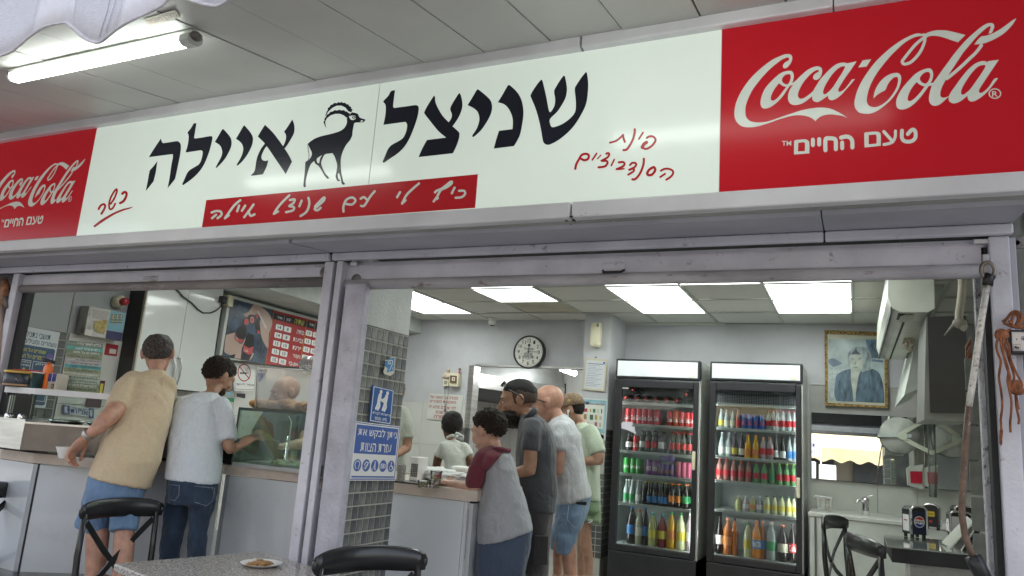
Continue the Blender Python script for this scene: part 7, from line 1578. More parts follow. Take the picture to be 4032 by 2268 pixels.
link('jeans', remesh(pn, .0095, 4, .014, .06), cloth('denim_dark', (.022,.042,.080), vs=12, var=.16, fold=.8), t)
dst = mat('stitch', (.16,.19,.24), .8)
for pts in ([(668,1908),(706,1912),(704,1950),(688,1972),(668,1966)], [(766,1914),(846,1922),(838,1972),(812,1992),(768,1978)]):
    MB().tube([J(x, y, 2.765) for x, y in pts], .0018, 5).obj('pocket_stitching', dst, t)
hair(H, .98, hb_, t, lambda q: .30-q.y*.75+q.z*.85-.35*(q.z < -.3)*(q.y > -.2), off=.008, amp=.010, fr=150, sub=5)
hair(H, .98, hb_, t, lambda q: (-q.z*.9+.0) if q.y > .05 else -1, 'beard', .008, .004, base=(Vector((0, .030, -.050)), Vector((.060, .055, .056))))
shoes(t, [footpt(k1), footpt(k2)], M['shoe_dark'])

# --- 3: bald server behind the case
t = person('bald man in a dark T-shirt and apron preparing food behind the glass display case', (-3.55, 4.25, 0))
body = MB(); Y3 = 4.25; S3 = [(1100,1600,1150,1600,Y3,.06),(1052,1625,1212,1625,Y3,.10),(1045,1680,1222,1680,Y3,.12),(1058,1780,1200,1780,Y3,.12),(1055,1880,1200,1890,Y3,.12),(1055,1960,1195,1960,Y3,.13)]
torso(body, S3, .84); H = head_frame(J(1126, 1548, Y3-.03), (-.50, -.82, -.28), 0); head(body, H, 1.02)
limb(body, [(1126,1606,Y3,26),(1126,1575,Y3,26)])
limb(body, [(1050,1640,Y3,28),(1022,1712,Y3-.1,26),(1003,1745,Y3-.3,23),(960,1780,Y3-.6,15)]); w = J(958, 1781, Y3-.62); hand(body, w, J(935, 1780, Y3-.75)-w, (0,0,-1), 1, .6)
limb(body, [(1212,1640,Y3,28),(1206,1705,Y3-.05,25),(1200,1745,Y3-.15,24),(1110,1758,Y3-.42,14)]); w = J(1108, 1758, Y3-.43); hand(body, w, J(1065, 1752, Y3-.5)-w, (0,.2,1), 1, .35, -1)
link('body', remesh(body, .0072, 3), sk2, t)
sh = MB(); torso(sh, S3); limb(sh, [(1062,1640,Y3,30),(1040,1680,Y3-.04,31),(1024,1712,Y3-.1,32)]); limb(sh, [(1205,1640,Y3,30),(1206,1708,Y3-.05,31)])
link('tshirt', remesh(sh, .010, 5, .010, .1), cloth('cotton_charcoal', (.035,.040,.050), fold=.5), t)
MB().slab([J(x, y, Y3-.15) for x, y in ((1084,1660),(1142,1660),(1150,1930),(1075,1930))], (0,1,0), .02).obj('apron', cloth('apron_dark', (.028,.028,.026)), t)
eyes(H, 1.02, t, hb_)
hair(H, 1.02, hg_, t, lambda q: (-q.z*.9-.1) if q.y > .1 else -1, 'stubble', .003, .001, base=(Vector((0, .030, -.050)), Vector((.058, .054, .054))))
pn = MB(); limb(pn, [(1095,1950,Y3,34),(1095,2150,Y3,28)]); limb(pn, [(1160,1950,Y3,34),(1160,2150,Y3,28)]); link('trousers', remesh(pn, .012, 3), cloth('trouser_black', (.03,.03,.035)), t)
lt = thing('lettuce_leaf', 'pale green lettuce leaf held in the hand of the bald server', 'leaf', J(1048, 1745, Y3-.56)); q = wpos(lt)
link('leaf', crumple(q, (.05, .012, .05), 5, 3, .8), mat('lettuce', (.30,.42,.14), .5), lt)

# --- 4: kitchen worker
t = person('woman in a white T-shirt and apron ties with a dark hair bun, facing the kitchen', (-2.7, 4.9, 0))
Y4 = 4.9; body = MB(); S4 = [(1758,1728,1790,1728,Y4,.045),(1730,1745,1832,1750,Y4,.09),(1742,1790,1843,1792,Y4,.11),(1752,1830,1840,1832,Y4,.11),(1738,1900,1850,1900,Y4,.13),(1735,2000,1855,2000,Y4,.14)]
torso(body, S4, .84); H = head_frame(J(1778, 1680, Y4+.02), (-.66, .74, -.15)); head(body, H, .92)
limb(body, [(1775,1735,Y4,17),(1777,1700,Y4,17)])
limb(body, [(1735,1762,Y4,19),(1724,1808,Y4,18),(1716,1845,Y4+.02,16),(1690,1880,Y4+.1,11)]); limb(body, [(1832,1765,Y4,19),(1848,1808,Y4,17),(1850,1845,Y4+.03,15),(1845,1880,Y4+.1,11)])
link('body', remesh(body, .0075, 3), sk4, t)
sh = MB(); torso(sh, S4); limb(sh, [(1745,1762,Y4,23),(1728,1798,Y4,25)]); limb(sh, [(1826,1764,Y4,22),(1848,1798,Y4,21)])
link('tshirt', remesh(sh, .010, 5, .010, .08), cloth('cotton_offwhite', (.58,.60,.55), fold=.45), t)
hair(H, .92, hk, t, lambda q: .45-q.y+q.z*.3, off=.012, amp=.004)
MB().ball(J(1790, 1642, Y4-.01), (.052, .05, .042), 16, 12).obj('hair_bun', hk, t)
tie = cloth('apron_tie', (.68,.69,.68)); MB().tube([J(1760,1722,Y4-.05), J(1780,1714,Y4-.075), J(1800,1716,Y4-.07), J(1812,1722,Y4-.06)], .009, 8).obj('apron_tie', tie, t)
for (x, y) in ((1800,1714),(1815,1722)): MB().tube([J(x-8,y,Y4-.09), J(x-2,y-10,Y4-.11), J(x+9,y-6,Y4-.11), J(x+7,y+8,Y4-.1), J(x-8,y+2,Y4-.09)], .008, 8).obj('apron_bow', tie, t)
pn = MB(); limb(pn, [(1765,2000,Y4,28),(1765,2200,Y4,22)]); limb(pn, [(1825,2000,Y4,28),(1825,2200,Y4,22)]); link('trousers', remesh(pn, .013, 3), M['trouser_black'], t)

# --- 9: partly hidden worker beside the pillar
t = person('person in a grey green shirt mostly hidden behind the tiled pillar, only an arm showing', (-2.6, 4.3, 0))
Y9 = 4.25; body = MB(); S9 = [(1535,1590,1575,1592,Y9,.05),(1500,1605,1598,1612,Y9,.1),(1495,1680,1603,1680,Y9,.12),(1500,1850,1590,1850,Y9,.12),(1500,1980,1590,1980,Y9,.12)]
torso(body, S9, .84); H = head_frame(J(1545, 1545, Y9), (-.5, .8, -.1)); head(body, H, .95); limb(body, [(1550,1600,Y9,22),(1546,1570,Y9,22)])
limb(body, [(1592,1630,Y9,24),(1603,1725,Y9,23),(1600,1765,Y9,20),(1560,1790,Y9-.1,13)]); link('body', remesh(body, .008, 3), sk3, t)
sh = MB(); torso(sh, S9); limb(sh, [(1585,1625,Y9,26),(1600,1680,Y9,26),(1603,1728,Y9,27)]); link('tshirt', remesh(sh, .011, 5, .008, .08), cloth('cotton_greygreen', (.34,.36,.31)), t)
hair(H, .95, hk, t, lambda q: .4-q.y+q.z*.3)
pn = MB(); limb(pn, [(1525,1970,Y9,30),(1525,2150,Y9,24)]); limb(pn, [(1570,1970,Y9,30),(1570,2150,Y9,24)]); link('trousers', remesh(pn, .013, 3), M['trouser_black'], t)

# --- 5: boy
t = person('boy in a grey raglan shirt with maroon sleeves leaning on the right counter end', (-1.5, 3.4, 0))
YB_ = 3.42; body = MB(); S5 = [(1938,1768,1990,1772,YB_,.05),(1905,1782,2012,1790,YB_,.11),(1902,1835,2034,1840,YB_,.14),(1900,1900,2047,1900,YB_,.15),(1884,1966,2066,1962,YB_,.155),(1877,2045,2090,2040,YB_,.165),(1875,2142,2098,2084,YB_,.165)]
torso(body, S5, .84); H = head_frame(J(1924, 1700, YB_), (-.93, .28, -.30), .0); head(body, H, .92)
limb(body, [(1958,1775,YB_,27),(1940,1735,YB_,27)])
limb(body, [(1895,1800,YB_-.10,34),(1868,1900,YB_-.12,32),(1866,1926,YB_-.12,29),(1830,1922,YB_-.10,28),(1782,1908,YB_-.08,19)])
w = J(1782, 1907, YB_-.08); hand(body, w, J(1745, 1900, YB_-.06)-w, (.1,-.2,-1), .95, .95, 1)
limb(body, [(1990,1800,YB_+.12,30),(1900,1900,YB_+.15,26),(1830,1895,YB_+.05,22),(1800,1893,YB_,16)]); w = J(1802, 1893, YB_+.0); hand(body, w, J(1765, 1890, YB_)-w, (0,-.1,-1), .9, .9, -1)
link('body', remesh(body, .0066, 3), sk5, t)
sh = MB(); torso(sh, S5); link('shirt', remesh(sh, .0095, 5, .016, .09), cloth('jersey_grey', (.31,.32,.345), fold=.8, var=.05, vs=260), t)
sl2 = MB(); 
P_s = [(1935,1790,YB_-.05,37),(1905,1808,YB_-.10,42),(1885,1850,YB_-.12,41),(1868,1898,YB_-.12,39)]
limb(sl2, P_s); sl2.loft([sec(1925,1766,1996,1776,YB_-.02,.075),sec(1903,1784,1975,1800,YB_-.05,.11),sec(1893,1810,1950,1830,YB_-.08,.10),sec(1893,1840,1925,1850,YB_-.10,.08)], 20)
link('maroon_sleeve', remesh(sl2, .0095, 4, .006, .08), cloth('jersey_maroon', (.13,.018,.032), fold=.4), t)
MB().tube([J(1930,1768,YB_-.07), J(1965,1768,YB_-.09), J(2004,1774,YB_-.03), J(2006,1770,YB_+.05)], [.008,.012,.012,.008], 8).obj('maroon_collar', M['jersey_maroon'], t)
pn = MB(); torso(pn, [(1876,2120,2098,2080,YB_,.15),(1868,2190,2088,2170,YB_,.16),(1862,2268,2066,2268,YB_,.15)]); k1, k2 = J(1905, 2268, YB_), J(2012, 2268, YB_+.03); legs_to_floor(pn, k1, .085); legs_to_floor(pn, k2, .085)
link('trousers', remesh(pn, .011, 4, .012, .1), cloth('trouser_navy', (.045,.065,.11), fold=.6), t)
hair(H, .92, hb_, t, lambda q: .22-q.y*.8+q.z*.8-.25*(q.z < -.35)*(q.y > -.3), off=.012, amp=.013, fr=160, sub=5)
eyes(H, .92, t, hb_); shoes(t, [footpt(k1), footpt(k2)], M['shoe_dark'])

# --- 6: bearded man in polo
t = person('bearded man in a charcoal polo shirt and cargo trousers with sunglasses on his head', (-1.75, 3.95, 0))
Y6 = 3.95; body = MB(); S6 = [(2048,1632,2108,1628,Y6,.07),(2043,1662,2150,1656,Y6,.15),(2037,1705,2175,1700,Y6,.19),(2030,1770,2189,1760,Y6,.185),(2032,1850,2190,1840,Y6,.175),(2044,1930,2194,1925,Y6,.17),(2064,1990,2186,2022,Y6,.16)]
torso(body, S6, .84); H = head_frame(J(2043, 1580, Y6), (-.93, -.33, -.26), 0); head(body, H, 1.06, 1.05)
limb(body, [(2085,1650,Y6,30),(2058,1606,Y6,29)])
limb(body, [(2092,1700,Y6-.17,30),(2090,1785,Y6-.19,27),(2086,1850,Y6-.2,27),(2030,1862,Y6-.15,20),(1985,1862,Y6-.05,14)]); limb(body, [(2092,1700,Y6+.17,30),(2080,1800,Y6+.19,27),(2060,1855,Y6+.15,24),(2000,1862,Y6+.05,15)])
w = J(1990, 1862, Y6-.05); hand(body, w, (-1, .1, -.1), (0,0,-1), 1, .6)
link('body', remesh(body, .0066, 3), sk3, t)
sh = MB(); torso(sh, S6); limb(sh, [(2100,1680,Y6-.14,34),(2093,1720,Y6-.18,35),(2088,1776,Y6-.19,34)]); limb(sh, [(2100,1680,Y6+.14,34),(2085,1776,Y6+.19,32)])
link('polo_shirt', remesh(sh, .0092, 5, .012, .1), cloth('pique_charcoal', (.055,.060,.070), fold=.55), t)
MB().tube([J(2058,1668,Y6-.07), J(2072,1645,Y6-.10), J(2098,1622,Y6-.10), J(2112,1614,Y6-.03), J(2110,1616,Y6+.05)], [.008,.016,.018,.018,.014], 8, flat=.5).obj('polo_collar', M['pique_charcoal'], t)
pn = MB(); torso(pn, [(2070,1980,2182,2010,Y6,.15),(2072,2060,2172,2070,Y6,.16),(2072,2150,2166,2150,Y6,.15),(2064,2268,2160,2268,Y6,.14)]); k1, k2 = J(2095, 2268, Y6-.1), J(2120, 2268, Y6+.1); legs_to_floor(pn, k1, .08); legs_to_floor(pn, k2, .08)
MB().slab([J(x, y, Y6-.168) for x, y in ((2104,2110),(2158,2112),(2155,2225),(2100,2222))], (0,1,0), .02).obj('cargo_pocket', cloth('cargo_grey', (.060,.055,.058), fold=.5), t)
link('cargo_trousers', remesh(pn, .011, 4, .012, .08), M['cargo_grey'], t)
hair(H, 1.06, hk, t, lambda q: q.z*.9-.14-q.y*.4, off=.006, amp=.003)
hair(H, 1.06, hg_, t, lambda q: (.25-q.y*.8) if q.z > -.6 else (q.z+.55), 'shaved_sides', off=.003, amp=.001)
hair(H, 1.06, hk, t, lambda q: (-q.z*.75+.22+q.y*.15) if q.y > -.35 else -.5, 'beard', .022, .008, 90, base=(Vector((0, .040, -.062)), Vector((.060, .056, .058))))
c, m = H; P = lambda x, y, z: c+m @ Vector((x, y, z))*1.06
MB().tube([P(-.03, .100, -.047), P(0, .108, -.046), P(.03, .100, -.047)], [.004, .007, .004], 6).obj('moustache', hk, t); eyes(H, 1.06, t, hk)
sg = thing('sunglasses', 'black sunglasses pushed up on the bearded man\'s head', 'sunglasses', P(0, .07, .12)); gb = mat('shades_black', (.01,.01,.012), .08)
for q in (-1, 1):
    MB().ball(P(q*.036, .066, .108), (.029, .005, .021), 14, 8, m @ Matrix.Rotation(.85, 3, 'X')).obj('lens', gb, sg)
    MB().tube([P(q*.068, .062, .100), P(q*.088, .03, .06), P(q*.090, -.02, .02), P(q*.088, -.03, -.002)], .0042, 6).obj('temple', gb, sg)
shoes(t, [footpt(k1), footpt(k2)], M['shoe_dark'])

# --- 7: bald customer
t = person('bald man in light grey T-shirt and faded denim shorts queuing behind the bearded man', (-1.7, 4.4, 0))
Y7 = 4.42; body = MB(); S7 = [(2168,1652,2225,1628,Y7,.07),(2155,1672,2262,1662,Y7,.15),(2150,1720,2287,1712,Y7,.18),(2160,1790,2297,1780,Y7,.175),(2178,1870,2308,1862,Y7,.17),(2182,1930,2325,1920,Y7,.165),(2186,1990,2333,1954,Y7,.16)]
torso(body, S7, .84); H = head_frame(J(2160, 1592, Y7), (-.97, -.08, -.34), 0); head(body, H, 1.04)
limb(body, [(2200,1655,Y7,32),(2176,1612,Y7,31)])
limb(body, [(2205,1700,Y7-.16,27),(2202,1785,Y7-.18,24),(2198,1850,Y7-.18,22),(2150,1870,Y7-.1,16)]); limb(body, [(2210,1700,Y7+.16,27),(2200,1800,Y7+.18,23),(2150,1860,Y7+.1,16)])
limb(body, [(2205,2100,Y7+.06,26),(2196,2190,Y7+.08,20),(2196,2268,Y7+.08,18)]); limb(body, [(2240,2100,Y7-.08,34),(2240,2200,Y7-.08,30),(2246,2268,Y7-.08,26)]); k1, k2 = J(2196, 2268, Y7+.08), J(2246, 2268, Y7-.08); legs_to_floor(body, k1, .042); legs_to_floor(body, k2, .055)
link('body', remesh(body, .0068, 3), sk1, t)
sh = MB(); torso(sh, S7); limb(sh, [(2215,1685,Y7-.13,30),(2206,1725,Y7-.17,30),(2202,1776,Y7-.18,29)]); limb(sh, [(2215,1690,Y7+.13,28),(2205,1770,Y7+.17,28)])
link('tshirt', remesh(sh, .0095, 5, .016, .08), cloth('cotton_light_grey', (.50,.52,.54), fold=.8, var=.03), t)
pn = MB(); torso(pn, [(2188,1975,2328,1945,Y7,.15),(2184,2030,2316,2020,Y7,.16),(2182,2080,2290,2080,Y7,.155)]); limb(pn, [(2232,2070,Y7-.06,50),(2228,2140,Y7-.08,42),(2228,2182,Y7-.08,38)]); limb(pn, [(2205,2080,Y7+.08,34),(2190,2165,Y7+.1,25)])
link('denim_shorts', remesh(pn, .0098, 4, .010, .06), cloth('denim_faded', (.20,.30,.44), vs=10, var=.14, fold=.6), t)
MB().slab([J(x, y, Y7-.172) for x, y in ((2268,1976),(2308,1976),(2306,1990),(2270,1986))], (0,1,0), .02).obj('phone_in_pocket', blackpl, t)
MB().tube([J(x, y, Y7-.17) for x, y in ((2240,1990),(2232,2045),(2262,2078),(2282,2075),(2300,1992))], .002, 5).obj('pocket_stitching', mat('stitch_pale', (.35,.42,.5), .8), t)
eyes(H, 1.04, t, hg_)
c, m = H; P = lambda x, y, z: c+m @ Vector((x, y, z))*1.04
sg = thing('sunglasses', 'thin sunglasses resting on the bald customer\'s forehead', 'sunglasses', P(0, .09, .07))
for q in (-1, 1): MB().ball(P(q*.034, .098, .068), (.030, .006, .020), 12, 8, m @ Matrix.Rotation(-.5, 3, 'X')).obj('lens', mat('lens_pale', (.25,.27,.26), .1), sg); MB().tube([P(q*.066, .088, .068), P(q*.084, .03, .03), P(q*.086, -.02, -.002)], .0035, 6).obj('temple', gb, sg)
shoes(t, [footpt(k1), footpt(k2)], M['shoe_dark'])

# --- 8: man with cap
t = person('man in a brown cap, pale green T-shirt and green shorts, last in the queue', (-1.7, 5, 0))
Y8 = 4.98; body = MB(); S8 = [(2262,1670,2310,1662,Y8,.06),(2262,1690,2335,1690,Y8,.13),(2262,1740,2352,1735,Y8,.16),(2280,1820,2362,1820,Y8,.155),(2290,1900,2363,1900,Y8,.15),(2300,1960,2366,1976,Y8,.15)]
torso(body, S8, .84); H = head_frame(J(2248, 1620, Y8), (-.96, -.08, -.42), 0); head(body, H, .98)
limb(body, [(2296,1680,Y8,23),(2270,1640,Y8,23)])
limb(body, [(2335,1715,Y8-.14,26),(2356,1795,Y8-.16,23),(2362,1812,Y8-.16,20),(2305,1816,Y8-.14,18),(2270,1812,Y8-.05,12)]); limb(body, [(2310,1715,Y8+.14,24),(2310,1800,Y8+.16,20),(2270,1812,Y8+.1,12)])
limb(body, [(2306,2060,Y8-.06,28),(2306,2130,Y8-.06,24),(2318,2210,Y8-.06,19),(2318,2268,Y8-.06,16)]); limb(body, [(2290,2060,Y8+.08,26),(2288,2150,Y8+.08,18),(2288,2268,Y8+.08,15)]); k1, k2 = J(2318, 2268, Y8-.06), J(2288, 2268, Y8+.08); legs_to_floor(body, k1, .042); legs_to_floor(body, k2, .04)
link('body', remesh(body, .0072, 3), sk2, t)
sh = MB(); torso(sh, S8); limb(sh, [(2325,1702,Y8-.11,29),(2345,1745,Y8-.15,30),(2356,1786,Y8-.16,29)]); limb(sh, [(2310,1705,Y8+.12,27),(2312,1780,Y8+.16,26)])
link('tshirt', remesh(sh, .0098, 5, .010, .08), cloth('cotton_pale_green', (.44,.52,.40), fold=.4), t)
pn = MB(); torso(pn, [(2295,1955,2364,1965,Y8,.14),(2290,2010,2366,2010,Y8,.15)]); limb(pn, [(2328,2005,Y8-.04,40),(2325,2060,Y8-.06,42)]); limb(pn, [(2310,2005,Y8+.06,34),(2300,2060,Y8+.08,34)])
link('shorts', remesh(pn, .010, 4, .010, .08), cloth('shorts_green', (.18,.27,.15), fold=.5), t)
lg_ = Art(lambda p: J(p[0], p[1], Y8-.19), (0, -1, 0), .001); lg_.stroke([(2318,2056),(2322,2058),(2332,2050)], 4).text('NIKE', 2317, 2044, 2334, 2052); lg_.obj('shorts_logo', WHT, t)
hair(H, .98, hk, t, lambda q: -.22-q.y*1.0+q.z*.1, off=.006, amp=.004)
c, m = H; P = lambda x, y, z: c+m @ Vector((x, y, z))*.98
capm = cloth('cap_suede', (.26,.18,.11), fold=.3, var=.2)
cpt = thing('cap', 'brown baseball cap with a small yellow flag emblem worn at the back of the queue', 'cap', P(0, 0, .1))
bm_ = MB(); vs = []; 
bm_.loft([(P(0, -.005, .035), m @ Vector((.090, 0, 0)), m @ Vector((0, .112, .018))), (P(0, -.006, .07), m @ Vector((.088, 0, 0)), m @ Vector((0, .108, .0))), (P(0, -.006, .105), m @ Vector((.070, 0, 0)), m @ Vector((0, .085, 0))), (P(0, -.004, .128), m @ Vector((.035, 0, 0)), m @ Vector((0, .045, 0))), (P(0, -.004, .133), m @ Vector((.006, 0, 0)), m @ Vector((0, .006, 0)))], 28).obj('crown', capm, cpt)
MB().loft([(P(0, .09, .052), m @ Vector((.072, 0, 0)), m @ Vector((0, .012, .006))), (P(0, .135, .044), m @ Vector((.070, 0, -.004)), m @ Vector((0, .006, .004))), (P(0, .175, .034), m @ Vector((.045, 0, -.0)), m @ Vector((0, .004, .003)))], 20).obj('visor', capm, cpt)
MB().ball(P(-.086, -.03, .062), (.004, .014, .012), 10, 6, m).obj('emblem', flat('emblem_yellow', (.45,.33,.12)), cpt)
ebd = thing('earbud', 'white wireless earbud in the ear of the man in the cap', 'earphone', P(-.088, .0, -.01)); MB().ball(P(-.090, -.004, -.004), .010, 10, 8).obj('bud', whitepl, ebd); MB().tube([P(-.092, .0, -.008), P(-.092, .008, -.036)], .005, 8).obj('stem', whitepl, ebd)
shoes(t, [footpt(k1), footpt(k2)], M['shoe_dark'])
# ================================================================ right counter
rc = thing('serving_counter', 'white fronted counter with beige top behind the tiled pillar, pickle tubs on it', 'counter', (-1.8, 3.2, 0))
cA = onZ(1560, 1942, CB); cB = onZ(1844, 1974, CB); cC = onZ(1900, 1974, CB); ex = cC.x+.02
cY = cB.y
MB().slab([Vector((-2.55, cA.y+.0, CB)), Vector((cB.x, cY, CB)), Vector((cB.x+.028, cY+.035, CB)), Vector((cB.x+.028, 4.25, CB)), Vector((cB.x-.55, 4.25, CB)), Vector((cB.x-.55, cY+.62, CB)), Vector((-2.55, cA.y+.62, CB))], (0, 0, 1), CT-CB).obj('counter_top', ctop, rc)
MB().box(-2.55, cB.x-.03, cY+.014, cY+.034, 0, CB-.004).obj('front_panel', cside, rc)
MB().box(cB.x-.029, cB.x-.012, cY+.016, cY+.034, 0, CB-.004, .002).obj('corner_strip', mat('corner_strip3', (.60,.63,.66), .3), rc)
MB().box(cB.x-.012, cB.x+.010, cY+.036, 4.23, 0, CB-.012).obj('side_panel', mat('counter_side', (.48,.50,.52), .2, coat=.4), rc)
MB().box(cB.x-.012, cB.x+.012, cY+.036, 4.23, CB-.011, CB-.001).obj('shadow_gap', black, rc)
# things on it
def k9(p, Y): return onY(*K9(p), Y)
def tub(px_, base_z, r, h, label, cols, rr_):
    q = onZ(*K9(px_), base_z); t = thing('food_tub', label, 'tub', (q.x, q.y, base_z), 'clear tubs of pickles on the counter'); q = Vector((q.x, q.y, base_z))
    cl = glassmat('tub_plastic', (.93,.95,.93), .05, 1.5, .06)
    MB().lathe([(r*.86, 0), (r, h*.92)], q, 20, cap=False).obj('wall', cl, t); MB().lathe([(r*1.04, h*.92), (r*1.06, h*.97), (r*.98, h)], q, 20).obj('lid', cl, t)
    for k in range(9):
        a_ = rr_.uniform(0, 6.3); b_ = rr_.uniform(.2, .62)*r; c = q+Vector((math.cos(a_)*b_, math.sin(a_)*b_, h*(.12+.07*k)))
        MB().ball(c, (r*.40, r*.34, h*.13), 10, 6, Matrix.Rotation(rr_.uniform(0, 3), 3, 'X')).obj('pickle_piece', cols[k % len(cols)], t)
    return q
rr_ = random.Random(5); pk = [mat('pickle_green', (.13,.12,.02), .25), mat('pickle_olive', (.20,.17,.03), .25)]; pn_ = [mat('radish_pink', (.45,.02,.08), .3), mat('radish_white', (.62,.52,.50), .3)]
pyl = [mat('pickle_yellow', (.34,.22,.02), .25)]
u9 = .17946*pxm(onZ(*K9((950, 905)), CT))
q1 = tub((690, 885), CT, u9*125, u9*150, 'low tub of green pickles at the left of the tub pile', pk, rr_)
q2 = tub((945, 900), CT, u9*130, u9*180, 'bottom tub of pickles and radish under the stacked one', pk+pn_, rr_)
b2 = thing('food_tub', 'topmost tub with yellow pickles and pink radish slices on the tub pile', 'tub', (q2.x, q2.y, CT+u9*184), 'clear tubs of pickles on the counter'); q = Vector((q2.x+.004, q2.y, CT+u9*184)); r, h = u9*135, u9*190
cl = M['tub_plastic']; MB().lathe([(r*.86, 0), (r, h*.9)], q, 20, cap=False).obj('wall', cl, b2); MB().lathe([(r*1.08, h*.9), (r*1.12, h*.95), (r*1.0, h)], q, 20).obj('lid', cl, b2)
for k in range(12):
    a_ = rr_.uniform(0, 6.3); bb = rr_.uniform(.2, .6)*r; c = q+Vector((math.cos(a_)*bb, math.sin(a_)*bb, h*(.08+.065*k)))
    MB().ball(c, (r*.42, r*.36, h*.10), 10, 6, Matrix.Rotation(rr_.uniform(0, 3), 3, 'X')).obj('pickle_piece', pyl[0] if k < 5 else pn_[k % 2], b2)
pw = mat('paper_white', (.68,.70,.68), .7, bump=.5, bs=30)
q = onZ(*K9((820, 760)), CT); q.y += .12; tag(link('wrapping_paper', crumple((q.x-.03, q.y, CT+.035), (.13, .09, .035), 11, 4, .35), pw), 'crumpled white wrapping paper behind the pickle tubs', 'paper')
q = onZ(*K9((1150, 840)), CT); q.y += .10; tag(link('wrapping_paper', crumple((q.x, q.y, CT+.03), (.12, .07, .035), 12, 4, .3), pw), 'white wrapping paper under the boy\'s hands', 'paper')
def holder(px_c, base_y, w, h, Y, label, mt, holes, name='cutlery_holder', taper=1.0):
    b_ = onZ(*K9((px_c, base_y)), CT); t = thing(name, label, 'holder', b_); 
    MB().lathe([(w*taper, 0), (w, h*.96), (w*1.04, h), (w*.96, h), (w*.9*taper, .01)], b_, 28, cap=False).obj('cylinder', mt, t)
    return b_, t
perf = mat('perforated_steel', (.50,.48,.44), .3, .9, var=.3, vs=220, bump=.8, bs=400)
b_, t = holder(205, 770, u9*100, u9*395, 3.4, 'slim perforated steel cutlery cup beside the tiled pillar', perf, 0)
b_, t = holder(1560, 740, u9*235, u9*225, 3.6, 'wide perforated steel container behind the boy\'s hands', perf, 0)
b_ = onZ(*K9((360, 740)), CT); b_.y += .10; t = thing('napkin_box', 'white plastic box with rows of round holes beside the pillar', 'box', b_); w, h = u9*118, u9*560
MB().box(-w, w, -.05, .05, 0, h, .004).obj('body', whitepl, t, b_)
for i in range(4):
    for j in range(6): MB().lathe([(.006, 0), (.006, .002)], (b_.x-w*.45+i*w*.42, b_.y-.0505, CT+h*.20+j*h*.095), 10, 'y').obj('hole', flat('hole_grey', (.18,.18,.17)), t)
q = onZ(*K9((280, 800)), CT); tag(MB().box(q.x-.14, q.x+.09, q.y-.0, q.y+.12, CT, CT+.008, .003).obj('tray', blackpl), 'thin black tray under the white holed box', 'tray')
q = onZ(*K9((1260, 650)), CT); q.y += .1; tag(MB().box(q.x-.05, q.x+.06, q.y, q.y+.1, CT, CT+.06, .015).obj('napkin_stack', whitepl), 'small white napkin stack left of the wide steel container', 'napkins')

# ================================================================ chairs
chm = mat('chair_black', (.012,.012,.014), .28, var=.2, vs=12, bump=.05, bs=40, coat=.25)
def make_chair(label):
    """local: seat centre at origin in plan, facing -Y; back at +Y"""
    t = thing('cross_back_chair', label, 'chair', (0, 0, 0), 'black cross back chairs')
    def ob(n, mb): o = link(n, mb.mesh(n), chm, None); o.parent = t; return o
    P_ = [(-.215, .205, .80), (-.15, .235, .815), (0, .25, .82), (.15, .235, .815), (.215, .205, .80)]
    Q, _ = [], 0
    mb = MB(); n = 16; vs = []
    for i in range(n+1):
        x = -.225+.45*i/n; y = .205+.048*(1-(x/.225)**2); z = .835+.012*(1-(x/.225)**2); hh = .042*(1-.35*abs(x/.225)**6); 
        for (a_, b_) in ((-.012, -hh), (.006, -hh*1.02), (.014, -hh*.5), (.012, hh*.8), (0, hh), (-.012, hh*.8)): vs.append((x, y+a_, z+b_))
    m6 = 6; mb.add(vs, [(i*m6+k, i*m6+(k+1) % m6, (i+1)*m6+(k+1) % m6, (i+1)*m6+k) for i in range(n) for k in range(m6)]+[list(range(m6))[::-1], list(range(n*m6, (n+1)*m6))], True)
    mb.ball((-.225, .205, .835), (.012, .014, .022), 8, 6).ball((.225, .205, .835), (.012, .014, .022), 8, 6)
    ob('top_rail', mb)
    for s_ in (-1, 1):
        ob('leg', MB().tube([(s_*.20, .212, .825), (s_*.205, .205, .65), (s_*.20, .185, .46), (s_*.205, .20, .22), (s_*.215, .24, .0)], [.014, .0165, .017, .016, .013], 10))
        ob('leg', MB().tube([(s_*.185, -.18, .44), (s_*.19, -.185, .2), (s_*.195, -.19, 0)], [.017, .016, .013], 10))
        Q = [(s_*-.185, .212, .79), (s_*-.06, .236, .665), (0, .236+.004*s_, .61), (s_*.06, .226, .55), (s_*.185, .196, .47)]
        mb = MB(); W_ = .013
        for a_, b_ in zip(Q[:-1], Q[1:]):
            a_, b_ = Vector(a_), Vector(b_); d_ = (b_-a_).normalized(); nn = Vector((-d_.z, 0, d_.x)).normalized()*W_; tt = Vector((0, .005, 0))
            mb.hexa([a_-nn-tt, a_+nn-tt, a_+nn+tt, a_-nn+tt, b_-nn-tt, b_+nn-tt, b_+nn+tt, b_-nn+tt])
        ob('cross_slat', mb)
    ob('seat', MB().loft([((0,0,.435), (.20,0,0), (0,.20,0), 4), ((0,0,.442), (.215,0,0), (0,.212,0), 4), ((0,0,.462), (.215,0,0), (0,.212,0), 4), ((0,0,.468), (.20,0,0), (0,.20,0), 4)], 32))
    mb = MB()
    for a_, b_ in (((-.19,-.18,.2),(.19,-.18,.2)), ((-.20,.195,.2),(.20,.195,.2)), ((-.19,-.18,.22),(-.20,.195,.22)), ((.19,-.18,.22),(.20,.195,.22))): ob('stretcher', MB().tube([a_, b_], .009, 8))
    return t
ch0 = make_chair('black cross back chair standing in front of the counter, nearest the granite table corner')
